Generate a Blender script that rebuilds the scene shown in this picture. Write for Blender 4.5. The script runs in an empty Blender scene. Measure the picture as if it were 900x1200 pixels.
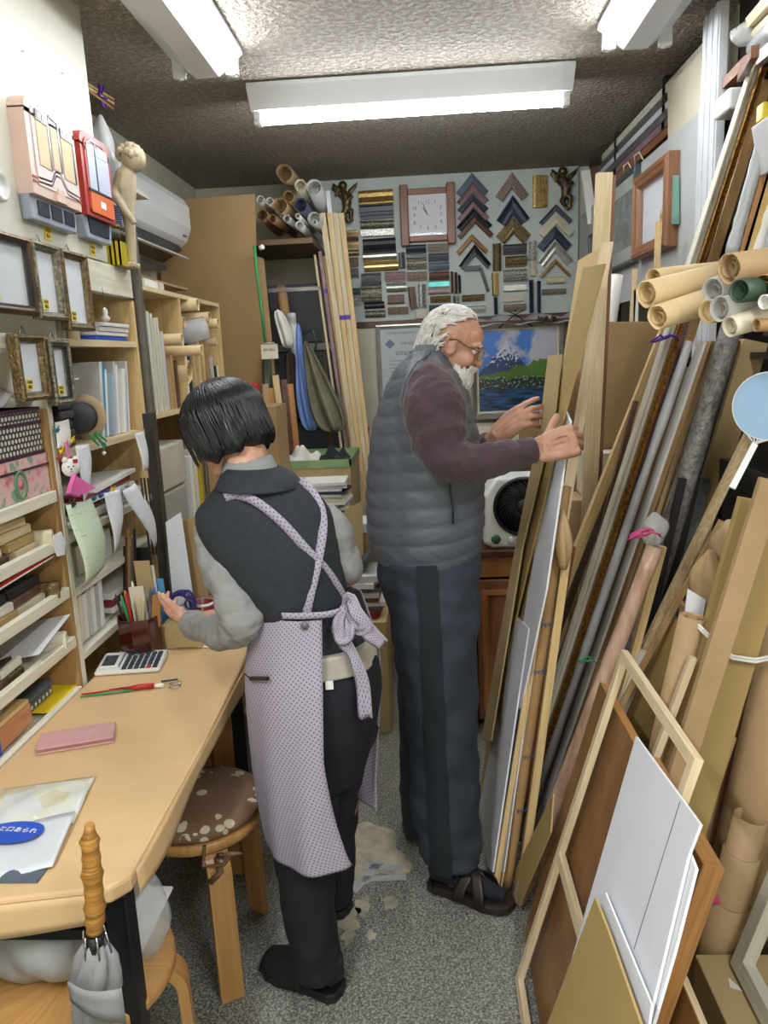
import bpy, math, random
from mathutils import Vector as V, Matrix
random.seed(7)
rnd = random.random
def ru(a, b): return a + (b - a) * random.random()
COL = bpy.context.scene.collection
PI = math.pi
# ---------------------------------------------------------------- camera model (900 x 1200, f = 900 px)
F = 900.; CH = 1.58
_y, _p, _r = math.radians(3.4), math.radians(11.5), math.radians(2.6)
FW = V((-math.sin(_y)*math.cos(_p), math.cos(_y)*math.cos(_p), -math.sin(_p)))
R0 = V((math.cos(_y), math.sin(_y), 0)); U0 = R0.cross(FW)
CR = math.cos(_r)*R0 - math.sin(_r)*U0
CU = math.sin(_r)*R0 + math.cos(_r)*U0
def ray(px, py): return FW + CR*((px-450)/F) + CU*((600-py)/F)
def at(px, py, Y=None, Z=None, X=None):
    d = ray(px, py)
    t = Y/d.y if Y is not None else ((Z-CH)/d.z if Z is not None else X/d.x)
    return V((d.x*t, d.y*t, CH+d.z*t))
def atp(px, py, x0, k):
    d = ray(px, py); t = (x0+k*CH)/(d.x-k*d.z)
    return V((d.x*t, d.y*t, CH+d.z*t))
# ---------------------------------------------------------------- materials
MATS = {}
def newmat(name):
    m = bpy.data.materials.new(name); m.use_nodes = True
    nt = m.node_tree; b = nt.nodes['Principled BSDF']
    return m, nt, b
def nd(nt, t, **k):
    n = nt.nodes.new(t)
    for a, v in k.items():
        if a in n.inputs: n.inputs[a].default_value = v
        else: setattr(n, a, v)
    return n
def c4(c): return (c[0], c[1], c[2], 1)
def s2l(c):
    if isinstance(c, str):
        c = tuple(int(c[i:i+2], 16)/255 for i in (0, 2, 4))
    return tuple((x/12.92 if x <= .04045 else ((x+.055)/1.055)**2.4) for x in c)
def dk(c, f): return tuple(x*f for x in c)
def mat(name, col, rough=.6, metal=0., var=.12, scale=(8, 8, 8), bump=0., bscale=None, coord='Object', col2=None, spec=.5, trans=0., alpha=1., sheen=0., coat=0., detail=4., emit=None, es=0):
    """noise-varied principled; scale stretches the noise"""
    if name in MATS: return MATS[name]
    m, nt, b = newmat(name); L = nt.links
    c = s2l(col); cb = s2l(col2) if col2 else dk(c, 1-var*2)
    tc = nd(nt, 'ShaderNodeTexCoord'); mp = nd(nt, 'ShaderNodeMapping'); mp.inputs['Scale'].default_value = scale
    L.new(tc.outputs[coord], mp.inputs[0])
    n = nd(nt, 'ShaderNodeTexNoise', Scale=1., Detail=detail, Roughness=.6); L.new(mp.outputs[0], n.inputs['Vector'])
    mr = nd(nt, 'ShaderNodeMapRange'); mr.inputs[1].default_value = .35; mr.inputs[2].default_value = .65
    L.new(n.outputs[0], mr.inputs[0])
    mx = nd(nt, 'ShaderNodeMix', data_type='RGBA'); mx.inputs[6].default_value = c4(c); mx.inputs[7].default_value = c4(cb)
    L.new(mr.outputs[0], mx.inputs[0]); L.new(mx.outputs[2], b.inputs['Base Color'])
    b.inputs['Roughness'].default_value = rough; b.inputs['Metallic'].default_value = metal
    b.inputs['Specular IOR Level'].default_value = spec
    if trans: b.inputs['Transmission Weight'].default_value = trans
    if alpha < 1: b.inputs['Alpha'].default_value = alpha
    if sheen: b.inputs['Sheen Weight'].default_value = sheen
    if coat: b.inputs['Coat Weight'].default_value = coat
    if emit: b.inputs['Emission Color'].default_value = c4(s2l(emit)); b.inputs['Emission Strength'].default_value = es
    if bump:
        bn = nd(nt, 'ShaderNodeTexNoise', Detail=3.); bs = bscale or 60.
        if isinstance(bs, tuple):
            mp2 = nd(nt, 'ShaderNodeMapping'); mp2.inputs['Scale'].default_value = bs; L.new(tc.outputs[coord], mp2.inputs[0])
            L.new(mp2.outputs[0], bn.inputs['Vector']); bn.inputs['Scale'].default_value = 1.
        else:
            L.new(tc.outputs[coord], bn.inputs['Vector']); bn.inputs['Scale'].default_value = bs
        bp = nd(nt, 'ShaderNodeBump', Strength=bump, Distance=.004)
        L.new(bn.outputs[0], bp.inputs['Height']); L.new(bp.outputs[0], b.inputs['Normal'])
    MATS[name] = m; return m
def wood(name, c1, c2, rough=.5, sc=(90, 4, 90), bump=.15, coat=0):
    return mat(name, c1, rough, var=0, scale=sc, bump=bump, bscale=(sc[0]*2, sc[1]*2, sc[2]*2), coord='UV', col2=c2, coat=coat)
def patmat(name, fn, rough=.5, metal=0.):
    """fn(nt, uv_socket) -> colour socket"""
    if name in MATS: return MATS[name]
    m, nt, b = newmat(name)
    tc = nd(nt, 'ShaderNodeTexCoord')
    s = fn(nt, tc)
    nt.links.new(s, b.inputs['Base Color']); b.inputs['Roughness'].default_value = rough; b.inputs['Metallic'].default_value = metal
    MATS[name] = m; return m
def mth(nt, op, a, b=None, c=None):
    n = nt.nodes.new('ShaderNodeMath'); n.operation = op
    for i, x in enumerate((a, b, c)):
        if x is None: continue
        if isinstance(x, (int, float)): n.inputs[i].default_value = x
        else: nt.links.new(x, n.inputs[i])
    return n.outputs[0]
def mixc(nt, f, a, b):
    mx = nd(nt, 'ShaderNodeMix', data_type='RGBA')
    for i, x in ((0, f), (6, a), (7, b)):
        if isinstance(x, (tuple, list)): mx.inputs[i].default_value = c4(x)
        elif isinstance(x, (int, float)): mx.inputs[i].default_value = x
        else: nt.links.new(x, mx.inputs[i])
    return mx.outputs[2]
# ---------------------------------------------------------------- mesh builder (world coordinates)
class MB:
    def __init__(s): s.v = []; s.f = []; s.uv = []; s.sm = []; s.mi = 0; s.ms = []
    def face(s, idx, uv=None, sm=False):
        s.f.append(idx); s.uv.append(uv or [(0, 0)]*len(idx)); s.sm.append(sm); s.ms.append(s.mi)
    def poly(s, pts, sm=False):
        """flat n-gon with UV in metres, v along the longest edge"""
        pts = [V(p) for p in pts]; b = len(s.v); s.v += pts
        n = len(pts); e = max(((pts[(i+1) % n]-pts[i]) for i in range(n)), key=lambda a: a.length)
        nr = V((0, 0, 0))
        for i in range(n): nr += (pts[i]-pts[0]).cross(pts[(i+1) % n]-pts[0])
        vv = e.normalized() if e.length > 1e-9 else V((0, 0, 1)); uu = vv.cross(nr.normalized() if nr.length > 1e-12 else V((0, 1, 0)))
        s.face(list(range(b, b+n)), [((p-pts[0]).dot(uu), (p-pts[0]).dot(vv)) for p in pts], sm)
    def hexa(s, p):
        """8 points: bottom ring 0-3 ccw seen from top, top ring 4-7"""
        for q in ((3, 2, 1, 0), (4, 5, 6, 7), (0, 1, 5, 4), (1, 2, 6, 5), (2, 3, 7, 6), (3, 0, 4, 7)):
            b = len(s.v); pts = [V(p[i]) for i in q]; s.v += pts
            e1 = (pts[1]-pts[0]); e2 = (pts[3]-pts[0])
            if e1.length > e2.length: uvs = [(0, 0), (0, e1.length), (e2.length, e1.length), (e2.length, 0)]
            else: uvs = [(0, 0), (e1.length, 0), (e1.length, e2.length), (0, e2.length)]
            o = (pts[0].x*7.3+pts[0].z*3.1, pts[0].y*5.7)
            s.face(list(range(b, b+4)), [(u+o[0], v+o[1]) for u, v in uvs])
    def box(s, x0, x1, y0, y1, z0, z1):
        x0, x1 = min(x0, x1), max(x0, x1); y0, y1 = min(y0, y1), max(y0, y1); z0, z1 = min(z0, z1), max(z0, z1)
        s.hexa([(x0, y0, z0), (x1, y0, z0), (x1, y1, z0), (x0, y1, z0), (x0, y0, z1), (x1, y0, z1), (x1, y1, z1), (x0, y1, z1)])
        return s
    def ob(s, c, a, b, h):
        """oriented box: centre, half vectors a,b,h"""
        c, a, b, h = V(c), V(a), V(b), V(h)
        if a.cross(b).dot(h) < 0: a = -a
        s.hexa([c-a-b-h, c+a-b-h, c+a+b-h, c-a+b-h, c-a-b+h, c+a-b+h, c+a+b+h, c-a+b+h]); return s
    def cor(s, o, a, b, h):
        """oriented box from corner o with full edge vectors"""
        o, a, b, h = V(o), V(a), V(b), V(h); return s.ob(o+(a+b+h)/2, a/2, b/2, h/2)
    def bar(s, p, q, w, t, side=(1, 0, 0)):
        p, q = V(p), V(q); d = (q-p); sd = V(side); sd = (sd-sd.project(d)).normalized(); n = d.normalized().cross(sd)
        return s.ob((p+q)/2, sd*w/2, n*t/2, d/2)
    def prism(s, pts, vec):
        pts = [V(p) for p in pts]; vec = V(vec); n = len(pts)
        nr = V((0, 0, 0))
        for i in range(n): nr += (pts[i]-pts[0]).cross(pts[(i+1) % n]-pts[0])
        if nr.dot(vec) > 0: pts = pts[::-1]
        s.poly(pts); s.poly([p+vec for p in pts[::-1]])
        for i in range(n):
            a, b = pts[i], pts[(i+1) % n]; s.poly([b, a, a+vec, b+vec])
        return s
    def loft(s, rings, closed=True, caps=True, sm=True, uvs=None):
        n = len(rings[0]); b = len(s.v)
        for r in rings: s.v += [V(p) for p in r]
        m = n if closed else n-1
        # uv: metres
        us = [0]
        r0 = rings[len(rings)//2]
        for j in range(m): us.append(us[-1]+(V(r0[(j+1) % n])-V(r0[j])).length)
        vs = [0]
        for i in range(len(rings)-1): vs.append(vs[-1]+(sum((V(p) for p in rings[i+1]), V())/n-sum((V(p) for p in rings[i]), V())/n).length)
        for i in range(len(rings)-1):
            for j in range(m):
                k = (j+1) % n
                s.face([b+i*n+j, b+i*n+k, b+(i+1)*n+k, b+(i+1)*n+j], [(us[j], vs[i]), (us[j+1], vs[i]), (us[j+1], vs[i+1]), (us[j], vs[i+1])], sm)
        if caps and closed:
            s.poly([rings[0][j] for j in range(n)][::-1]); s.poly(list(rings[-1]))
        return s
    def tube(s, pts, r, n=10, caps=True, flat=1., sm=True, up=(0, 0, 1)):
        pts = [V(p) for p in pts]; rs = r if isinstance(r, (list, tuple)) else [r]*len(pts)
        rings = []; prev = None
        for i, p in enumerate(pts):
            d = (pts[min(i+1, len(pts)-1)]-pts[max(i-1, 0)]).normalized()
            if prev is None:
                a = V(up) if abs(d.dot(V(up))) < .95 else V((1, 0, 0))
                u = (a-a.project(d)).normalized()
            else: u = (prev-prev.project(d)).normalized()
            prev = u; w = d.cross(u)
            rings.append([p+(u*math.cos(2*PI*j/n)*flat+w*math.sin(2*PI*j/n))*rs[i] for j in range(n)])
        return s.loft(rings, True, caps, sm)
    def lathe(s, c, prof, n=20, ax=(0, 0, 1), sm=True, caps=True, arc=1.):
        c = V(c); ax = V(ax).normalized(); a = V((1, 0, 0)) if abs(ax.x) < .9 else V((0, 1, 0))
        u = (a-a.project(ax)).normalized(); w = ax.cross(u)
        rings = [[c+ax*h+(u*math.cos(2*PI*j/n*arc)+w*math.sin(2*PI*j/n*arc))*max(r, 1e-4) for j in range(n)] for r, h in prof]
        return s.loft(rings, arc >= 1., caps, sm)
    def pipe(s, p, q, ro, ri, n=16):
        """hollow tube between p and q"""
        p, q = V(p), V(q); d = q-p; l = d.length
        return s.lathe(p, [(ri, 0), (ro, 0), (ro, l), (ri, l), (ri, 0)], n, d, True, False)
    def sph(s, c, r, n=12, m=8, rot=None):
        c = V(c); rr = r if isinstance(r, (tuple, list)) else (r, r, r)
        rings = []
        for i in range(m+1):
            t = PI*i/m; t = min(max(t, .02), PI-.02)
            ring = []
            for j in range(n):
                a = 2*PI*j/n; p = V((rr[0]*math.sin(t)*math.cos(a), rr[1]*math.sin(t)*math.sin(a), -rr[2]*math.cos(t)))
                if rot is not None: p = rot @ p
                ring.append(c+p)
            rings.append(ring)
        return s.loft(rings)
    def sheet(s, fn, nu, nv, th=.001, sm=True):
        """fn(u,v) -> point ; solid sheet of thickness th"""
        P = [[V(fn(i/nu, j/nv)) for j in range(nv+1)] for i in range(nu+1)]
        def N(i, j):
            a = P[min(i+1, nu)][j]-P[max(i-1, 0)][j]; b = P[i][min(j+1, nv)]-P[i][max(j-1, 0)]
            c = a.cross(b); return c.normalized() if c.length > 1e-12 else V((0, 0, 1))
        b0 = len(s.v)
        for i in range(nu+1):
            for j in range(nv+1): s.v.append(P[i][j].copy())
        b1 = len(s.v)
        for i in range(nu+1):
            for j in range(nv+1): s.v.append(P[i][j]-N(i, j)*th)
        ix = lambda b, i, j: b+i*(nv+1)+j
        for i in range(nu):
            for j in range(nv):
                uv = [(i/nu, j/nv), ((i+1)/nu, j/nv), ((i+1)/nu, (j+1)/nv), (i/nu, (j+1)/nv)]
                s.face([ix(b0, i, j), ix(b0, i+1, j), ix(b0, i+1, j+1), ix(b0, i, j+1)], uv, sm)
                s.face([ix(b1, i, j), ix(b1, i, j+1), ix(b1, i+1, j+1), ix(b1, i+1, j)], [uv[0], uv[3], uv[2], uv[1]], sm)
        for i in range(nu):
            s.face([ix(b0, i, 0), ix(b1, i, 0), ix(b1, i+1, 0), ix(b0, i+1, 0)]); s.face([ix(b0, i, nv), ix(b0, i+1, nv), ix(b1, i+1, nv), ix(b1, i, nv)])
        for j in range(nv):
            s.face([ix(b0, 0, j), ix(b0, 0, j+1), ix(b1, 0, j+1), ix(b1, 0, j)]); s.face([ix(b0, nu, j), ix(b1, nu, j), ix(b1, nu, j+1), ix(b0, nu, j+1)])
        return s
    def frame(s, o, ux, uy, n, w, h, prof):
        """mitred frame: o = lower-left corner at the back, prof = [(inset, height)...] closed loop"""
        o, ux, uy, n = V(o), V(ux), V(uy), V(n)
        rings = [[o+ux*a+uy*a+n*z, o+ux*(w-a)+uy*a+n*z, o+ux*(w-a)+uy*(h-a)+n*z, o+ux*a+uy*(h-a)+n*z] for a, z in prof]
        rings.append(rings[0])
        b = len(s.v); m = len(rings)
        for i in range(m-1):
            for j in range(4):
                k = (j+1) % 4
                s.poly([rings[i][j], rings[i][k], rings[i+1][k], rings[i+1][j]])
        return s
    def sweep(s, path, prof, closed=False):
        """prof points = list of functions offset vectors: prof [(a,z)], path = list of (pt, sidevec, normal)"""
        rings = [[V(p)+V(sd)*a+V(n)*z for a, z in prof] for p, sd, n in path]
        m = len(prof)
        for i in range(len(rings)-1):
            for j in range(m):
                k = (j+1) % m
                s.poly([rings[i][j], rings[i][k], rings[i+1][k], rings[i+1][j]])
        s.poly(rings[0][::-1]); s.poly(rings[-1])
        return s
def reg(o, org): o['_o'] = list(org)
def setp(o, label=None, cat=None, group=None, kind=None):
    if label: o['label'] = label
    if cat: o['category'] = cat
    if group: o['group'] = group
    if kind: o['kind'] = kind
    return o
def build(mb, name, m, parent=None, label=None, cat=None, group=None, kind=None, bev=0., sub=0, solid=0, fixn=True):
    vs = mb.v
    if parent is not None: org = V(parent['_o'])
    else:
        lo = [min(p[i] for p in vs) for i in range(3)]; hi = [max(p[i] for p in vs) for i in range(3)]
        org = V(((lo[0]+hi[0])/2, (lo[1]+hi[1])/2, lo[2]))
    me = bpy.data.meshes.new(name); me.from_pydata([p-org for p in vs], [], mb.f)
    ul = me.uv_layers.new(name='UVMap'); k = 0
    flat = [c for f in mb.uv for uv in f for c in uv]
    ul.data.foreach_set('uv', flat)
    me.polygons.foreach_set('use_smooth', mb.sm)
    ml = m if isinstance(m, (list, tuple)) else [m]
    for x in ml: me.materials.append(x)
    me.polygons.foreach_set('material_index', mb.ms)
    me.update()
    if bev or sub or fixn:
        import bmesh
        bm = bmesh.new(); bm.from_mesh(me); bmesh.ops.remove_doubles(bm, verts=bm.verts, dist=1e-5)
        bmesh.ops.recalc_face_normals(bm, faces=bm.faces); bm.to_mesh(me); bm.free()
    o = bpy.data.objects.new(name, me); COL.objects.link(o)
    if parent is not None: o.parent = parent; o.location = (0, 0, 0)
    else: o.location = org
    reg(o, org)
    if bev:
        md = o.modifiers.new('bevel', 'BEVEL'); md.width = bev; md.segments = 2; md.limit_method = 'ANGLE'; md.angle_limit = .7
    if sub:
        md = o.modifiers.new('sub', 'SUBSURF'); md.levels = sub; md.render_levels = sub
    return setp(o, label, cat, group, kind)
def thing(name, loc, label, cat, group=None):
    o = bpy.data.objects.new(name, None); COL.objects.link(o); o.location = loc; o.empty_display_size = .05
    reg(o, loc); return setp(o, label, cat, group)
def struct(mb, name, m, **k): return build(mb, name, m, kind='structure', **k)
def textmb(body, o, ux, uy, size, n=None, ext=.0006, align='CENTER'):
    """text as real thin geometry: baseline origin o"""
    cu = bpy.data.curves.new('t', 'FONT'); cu.body = body; cu.size = size; cu.align_x = align; cu.align_y = 'CENTER'; cu.extrude = ext; cu.resolution_u = 2
    ob = bpy.data.objects.new('t', cu); COL.objects.link(ob)
    dg = bpy.context.evaluated_depsgraph_get(); dg.update(); me = bpy.data.meshes.new_from_object(ob.evaluated_get(dg))
    o, ux, uy = V(o), V(ux).normalized(), V(uy).normalized(); n = ux.cross(uy)
    mb = MB(); mb.v = [o+ux*v.co.x+uy*v.co.y+n*v.co.z for v in me.vertices]
    for p in me.polygons: mb.face(list(p.vertices))
    bpy.data.objects.remove(ob); bpy.data.curves.remove(cu); bpy.data.meshes.remove(me)
    return mb
def merge(a, b):
    k = len(a.v); a.v += b.v; a.f += [[i+k for i in f] for f in b.f]; a.uv += b.uv; a.sm += b.sm; a.ms += [a.mi]*len(b.f); return a
def rotz(a): return Matrix.Rotation(a, 3, 'Z')
def copy_tree(o, delta, parent=None):
    """copy a thing with its parts, moved by delta"""
    c = o.copy(); COL.objects.link(c); c.parent = parent
    if parent is None: c.location = V(o.location)+V(delta); c['_o'] = list(V(o['_o'])+V(delta))
    for ch in [x for x in bpy.data.objects if x.parent is o]: copy_tree(ch, delta, c)
    return c

# ---------------------------------------------------------------- palette
def pal():
    wood('pale_wood', 'd8c6a0', 'c4ae84'); wood('pine', 'dcc08c', 'c9a871'); wood('raw_wood', 'e2cfae', 'd2bb94')
    wood('birch', 'c0935a', 'ae8048', rough=.35); wood('oak_brown', 'a9713c', '8d5a2c'); wood('dark_wood', '5a2f20', '3f1f16', rough=.35)
    wood('white_wood', 'd9d6c6', 'c6c2b0'); wood('shelf_white', 'dedac9', 'd2cdb9'); wood('hardboard', '966b42', '7e5836', rough=.35, sc=(14, 10, 14))
    wood('tan', 'bb9a6e', 'a5835a'); wood('batten', 'b8864f', 'a0703f'); wood('panel_wood', 'b08a58', 'a07c4c', sc=(30, 4, 30))
    wood('frame_walnut', '8c5a3c', '70442c', rough=.4)
    mat('cardboard', 'b7a072', .8, var=.05, scale=(3, 3, 3), bump=.1, bscale=30.)
    mat('cardboard_dark', 'a08258', .8, var=.07, scale=(4, 4, 4), bump=.1, bscale=30.)
    mat('cardboard_olive', 'b0965e', .7, var=.05, scale=(4, 4, 4))
    mat('kraft', 'b4966e', .7, var=.08, scale=(5, 5, 5), bump=.25, bscale=14.)
    mat('kraft_table', 'd3b182', .55, var=.05, scale=(5, 5, 5), bump=.12, bscale=5.)
    mat('kraft_roll', 'dcc192', .65, var=.07, scale=(7, 7, 7), bump=.25, bscale=12.)
    mat('kraft_core', 'a88458', .7, var=.07, scale=(7, 7, 7)); mat('inside_shade', '2a2522', .9)
    mat('paper', 'e6e4de', .7, var=.03); mat('paper_grey', 'c9c8c4', .75, var=.06); mat('paper_cream', 'ddd5bd', .75, var=.05)
    mat('white_board', 'e3e5ec', .6, var=.015); mat('foam_edge', 'cfd2da', .7, var=.03)
    mat('white_paint', 'dedccf', .5, var=.04); mat('white_plastic', 'dcdedb', .3, var=.02)
    mat('grey_board', 'bcc0bf', .5, var=.05, scale=(2, 2, 2)); mat('white_metal', 'd8dbe0', .35, var=.03)
    mat('black_plastic', '1c1c1f', .35); mat('black_metal', '202226', .35, metal=.4); mat('grey_metal', '8a8680', .35, metal=.7, var=.15)
    mat('steel', 'b8b9bc', .25, metal=1., var=.05); mat('brass', 'b08a3c', .35, metal=.9)
    mat('yellow_tag', 'f2d21c', .6, var=.04); mat('gold', 'c2a264', .38, metal=.75, var=.25, scale=(60, 60, 60), bump=.5, bscale=150.)
    mat('gold_smooth', 'cdb078', .32, metal=.8, var=.08); mat('gold_dark', '7d6a44', .42, metal=.7, var=.35, scale=(80, 80, 80), bump=.8, bscale=160.)
    mat('silver', 'c2c1b8', .35, metal=.75, var=.12, scale=(40, 40, 40)); mat('silver_orn', 'b3ac98', .4, metal=.7, var=.45, scale=(110, 110, 110), bump=.9, bscale=170.)
    mat('bronze', '7a6a4c', .4, metal=.75, var=.3, scale=(60, 60, 60), bump=.5, bscale=90.)
    mat('mold_black', '26262a', .35, var=.2); mat('mold_navy', '2b3348', .4, var=.2, scale=(40, 40, 40)); mat('mold_grey', '6b6d70', .4, var=.25, scale=(50, 50, 50))
    mat('mold_mauve', '8d6f72', .4, var=.15); mat('mold_brown', '6a4634', .4, var=.25, scale=(40, 40, 40)); mat('mold_cream', 'cfc6aa', .45, var=.12)
    mat('mold_bluegrey', '5e6a78', .4, var=.15); mat('mold_teal', '3f5a60', .4, var=.25, scale=(50, 50, 50)); mat('mold_ochre', '9c7440', .45, var=.2)
    mat('mold_brownorn', '5c4a40', .45, metal=.3, col2='a08f80', scale=(150, 150, 150), bump=.9, bscale=180.)
    mat('mold_holo', '52b8c8', .2, metal=.6, col2='7fd8c0', scale=(60, 60, 60)); mat('mold_pink', 'b9a09a', .4, var=.15, scale=(90, 90, 90))
    mat('mold_check', '28292e', .35, metal=.5, col2='d8d6cc', scale=(130, 6, 130))
    mat('red', 'b3261e', .4); mat('blue', '2a55c4', .45); mat('green', '2f9a5a', .5); mat('pink', 'ec6fb4', .6); mat('purple', '5b2fa8', .5)
    mat('blue_tape', '1f4fae', .4); mat('pink_tape', 'd84a88', .4); mat('green_tape', '3fae78', .35, alpha=.9)
    mat('plastic_clear', 'dfe2e4', .18, var=.05, alpha=.38, bump=.8, bscale=18.); mat('glass', 'e8f0f0', .03, alpha=.12, var=0)
    mat('bubble', '8e8b86', .3, col2='5c5956', scale=(50, 50, 50), bump=1., bscale=120.)
    mat('book_mix', 'c8c2b4', .7, var=.2)
pal()
G = MATS
# ================================================================ ROOM
def fl(nt, tc):
    L = nt.links
    n1 = nd(nt, 'ShaderNodeTexVoronoi', Scale=260.); L.new(tc.outputs['Object'], n1.inputs['Vector'])
    n2 = nd(nt, 'ShaderNodeTexNoise', Scale=170., Detail=3.); L.new(tc.outputs['Object'], n2.inputs['Vector'])
    n3 = nd(nt, 'ShaderNodeTexNoise', Scale=2.5, Detail=3.); L.new(tc.outputs['Object'], n3.inputs['Vector'])
    r = nd(nt, 'ShaderNodeValToRGB'); L.new(mth(nt, 'MULTIPLY_ADD', n2.outputs[0], .75, mth(nt, 'MULTIPLY', n1.outputs['Color'], .28)), r.inputs[0])
    e = r.color_ramp.elements; e[0].position = .38; e[0].color = c4(s2l('3c4140')); e[1].position = .66; e[1].color = c4(s2l('b0aea2'))
    m = e = r.color_ramp.elements.new(.52); m.color = c4(s2l('74766f'))
    return mixc(nt, mth(nt, 'MULTIPLY', n3.outputs[0], .25), r.outputs[0], s2l('77746a'))
floor_m = patmat('floor_vinyl', fl, .45)
def ceilmat():
    m, nt, b = newmat('ceiling_texture'); L = nt.links
    tc = nd(nt, 'ShaderNodeTexCoord')
    n = nd(nt, 'ShaderNodeTexNoise', Scale=48., Detail=3., Roughness=.55); L.new(tc.outputs['Object'], n.inputs['Vector'])
    r = nd(nt, 'ShaderNodeValToRGB'); L.new(n.outputs[0], r.inputs[0])
    r.color_ramp.elements[0].position = .42; r.color_ramp.elements[1].position = .6
    b.inputs['Base Color'].default_value = c4(s2l('a79d90'))
    L.new(mixc(nt, r.outputs[0], s2l('978c7e'), s2l('b3a99c')), b.inputs['Base Color'])
    bp = nd(nt, 'ShaderNodeBump', Strength=1., Distance=.012); L.new(r.outputs[0], bp.inputs['Height']); L.new(bp.outputs[0], b.inputs['Normal'])
    b.inputs['Roughness'].default_value = .75
    return m
CZ = 2.63; XL = -1.36; XR = 1.42; YB = 4.95; YF = -2.6
mat('wall_cream', 'cfcab6', .7, var=.04, scale=(2, 2, 2)); mat('pegboard', 'bcc6c0', .6, var=.04, scale=(3, 3, 3))
struct(MB().box(XL-.1, XR+.1, YF-.1, YB+.1, -.1, 0), 'floor', floor_m)
struct(MB().box(XL-.1, XR+.1, YF-.1, YB+.1, CZ, CZ+.1), 'ceiling', ceilmat())
struct(MB().box(XL-.1, XL, YF, YB, 0, CZ), 'wall_left', G['wall_cream'])
struct(MB().box(XR, XR+.1, YF, YB, 0, CZ), 'wall_right', G['wall_cream'])
struct(MB().box(XL-.1, XR+.1, YB, YB+.1, 0, CZ), 'wall_back', G['wall_cream'])
struct(MB().box(XL-.1, XR+.1, YF-.1, YF, 0, CZ), 'wall_front', G['wall_cream'])
# worn floor patch + tape
def blob(c, rx, ry, z, th, seed, n=40):
    random.seed(seed); ph = [ru(0, 6.28) for _ in range(5)]
    pts = []
    for i in range(n):
        a = 2*PI*i/n; r = 1+sum(.09*math.sin((k+2)*a+ph[k]) for k in range(5))
        pts.append(V((c[0]+rx*r*math.cos(a), c[1]+ry*r*math.sin(a), z)))
    return MB().prism(pts, (0, 0, th))
mat('worn_patch', 'c0b79e', .6, col2='8b8676', scale=(14, 14, 14), detail=5)
mat('clear_tape', 'cdd2d4', .2, alpha=.7, var=.1, scale=(30, 30, 30), bump=.5, bscale=60.)
wp = blob(at(428, 1000, Z=0), .12, .16, .0004, .0012, 3)
for c, rx, ry, sd in (((405, 1075), .045, .05, 5), ((425, 1062), .025, .035, 6), ((458, 1058), .02, .03, 7), ((408, 1098), .016, .03, 8), ((435, 1096), .014, .018, 9), ((392, 1118), .015, .03, 10)):
    merge(wp, blob(at(c[0], c[1], Z=0), rx, ry, .0004, .0012, sd))
build(wp, 'floor_repair_patch', G['worn_patch'], label='pale worn filler patches on the grey speckled floor between the two people', cat='floor patch')
for a, b, w, lab in (((413, 1045), (445, 1010), .03, 'diagonal'), ((424, 1014), (472, 1018), .028, 'level'), ((425, 1030), (476, 1028), .026, 'lower')):
    p, q = at(*a, Z=.002), at(*b, Z=.002)
    build(MB().bar(p, q, w, .0012, side=(1, -.6, 0)), 'tape_strip', G['clear_tape'], label={'diagonal': 'shiny clear tape strip running diagonally over the pale floor patch', 'level': 'upper of the two level clear tape strips on the floor patch', 'lower': 'lower of the two level clear tape strips on the floor patch'}[lab], cat='tape')
# ---------------------------------------------------------------- fluorescent fixtures
def tubemat(es):
    m, nt, b = newmat('lamp_tube'); b.inputs['Emission Color'].default_value = (.93, .97, 1, 1); b.inputs['Emission Strength'].default_value = es
    b.inputs['Base Color'].default_value = (.9, .9, .9, 1); return m
TUBE = 30.
tm = tubemat(TUBE); tm2 = tubemat(58.); mat('enamel', 'e6e8ea', .3, var=.01)
def fixture(c, ax, L, label, twin=False, lit=1):
    """c centre on the ceiling, ax direction along the tube"""
    ax = V(ax); sd = V((0, 0, 1)).cross(ax); up = V((0, 0, 1)); c = V(c)
    t = thing('ceiling_lamp', c, label, 'ceiling light')
    w, h = (.125, .085) if twin else (.10, .085)
    sec = [(-w, -.004), (w, -.004), (w, -.018), (.04, -h), (-.04, -h), (-w, -.018)]
    rings = [[c+ax*s+sd*a+up*z for a, z in sec] for s in (-L/2, L/2)]
    build(MB().loft(rings, sm=False), 'lamp_housing', G['enamel'], t)
    xs = (-.092, .092) if twin else (0,)
    for x in xs:
        zc = -h-.03 if not twin else -.072
        on = (not twin) or (x*lit > 0)
        for s in (-1, 1):
            e = c+ax*s*(L/2-.02)+sd*x+up*zc
            sk = build(MB().ob(e+up*.018, ax*.013, sd*.02, up*.035).lathe(e-ax*.012, [(.001, 0), (.021, 0), (.021, .024), (.001, .024)], 14, ax), 'lamp_socket', G['white_plastic'], t)
        if on:
            e = c+sd*x+up*zc
            build(MB().lathe(e-ax*(L/2-.035), [(.001, 0), (.016, 0), (.016, L-.07), (.001, L-.07)], 8, ax), 'lamp_tube', tm if twin else tm2, t)
    return t
fixture((-.71, 2.24, CZ), (0, 1, 0), 1.25, 'long fluorescent ceiling lamp on the left, next to the white wall', twin=True, lit=-1)
fixture((.74, 2.24, CZ), (0, 1, 0), 1.25, 'long fluorescent ceiling lamp on the right, above the leaning mouldings', twin=True)
fixture((-.02, 3.28, CZ), (1, 0, 0), 1.25, 'fluorescent ceiling lamp hung crosswise in the middle, before the sample wall')
def light(name, loc, size, size_y, power, rot=(0, 0, 0), col=(1, .97, .94)):
    l = bpy.data.lights.new(name, 'AREA'); l.shape = 'RECTANGLE'; l.size = size; l.size_y = size_y; l.energy = power; l.color = col
    o = bpy.data.objects.new(name, l); COL.objects.link(o); o.location = loc; o.rotation_euler = rot; return o
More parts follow.
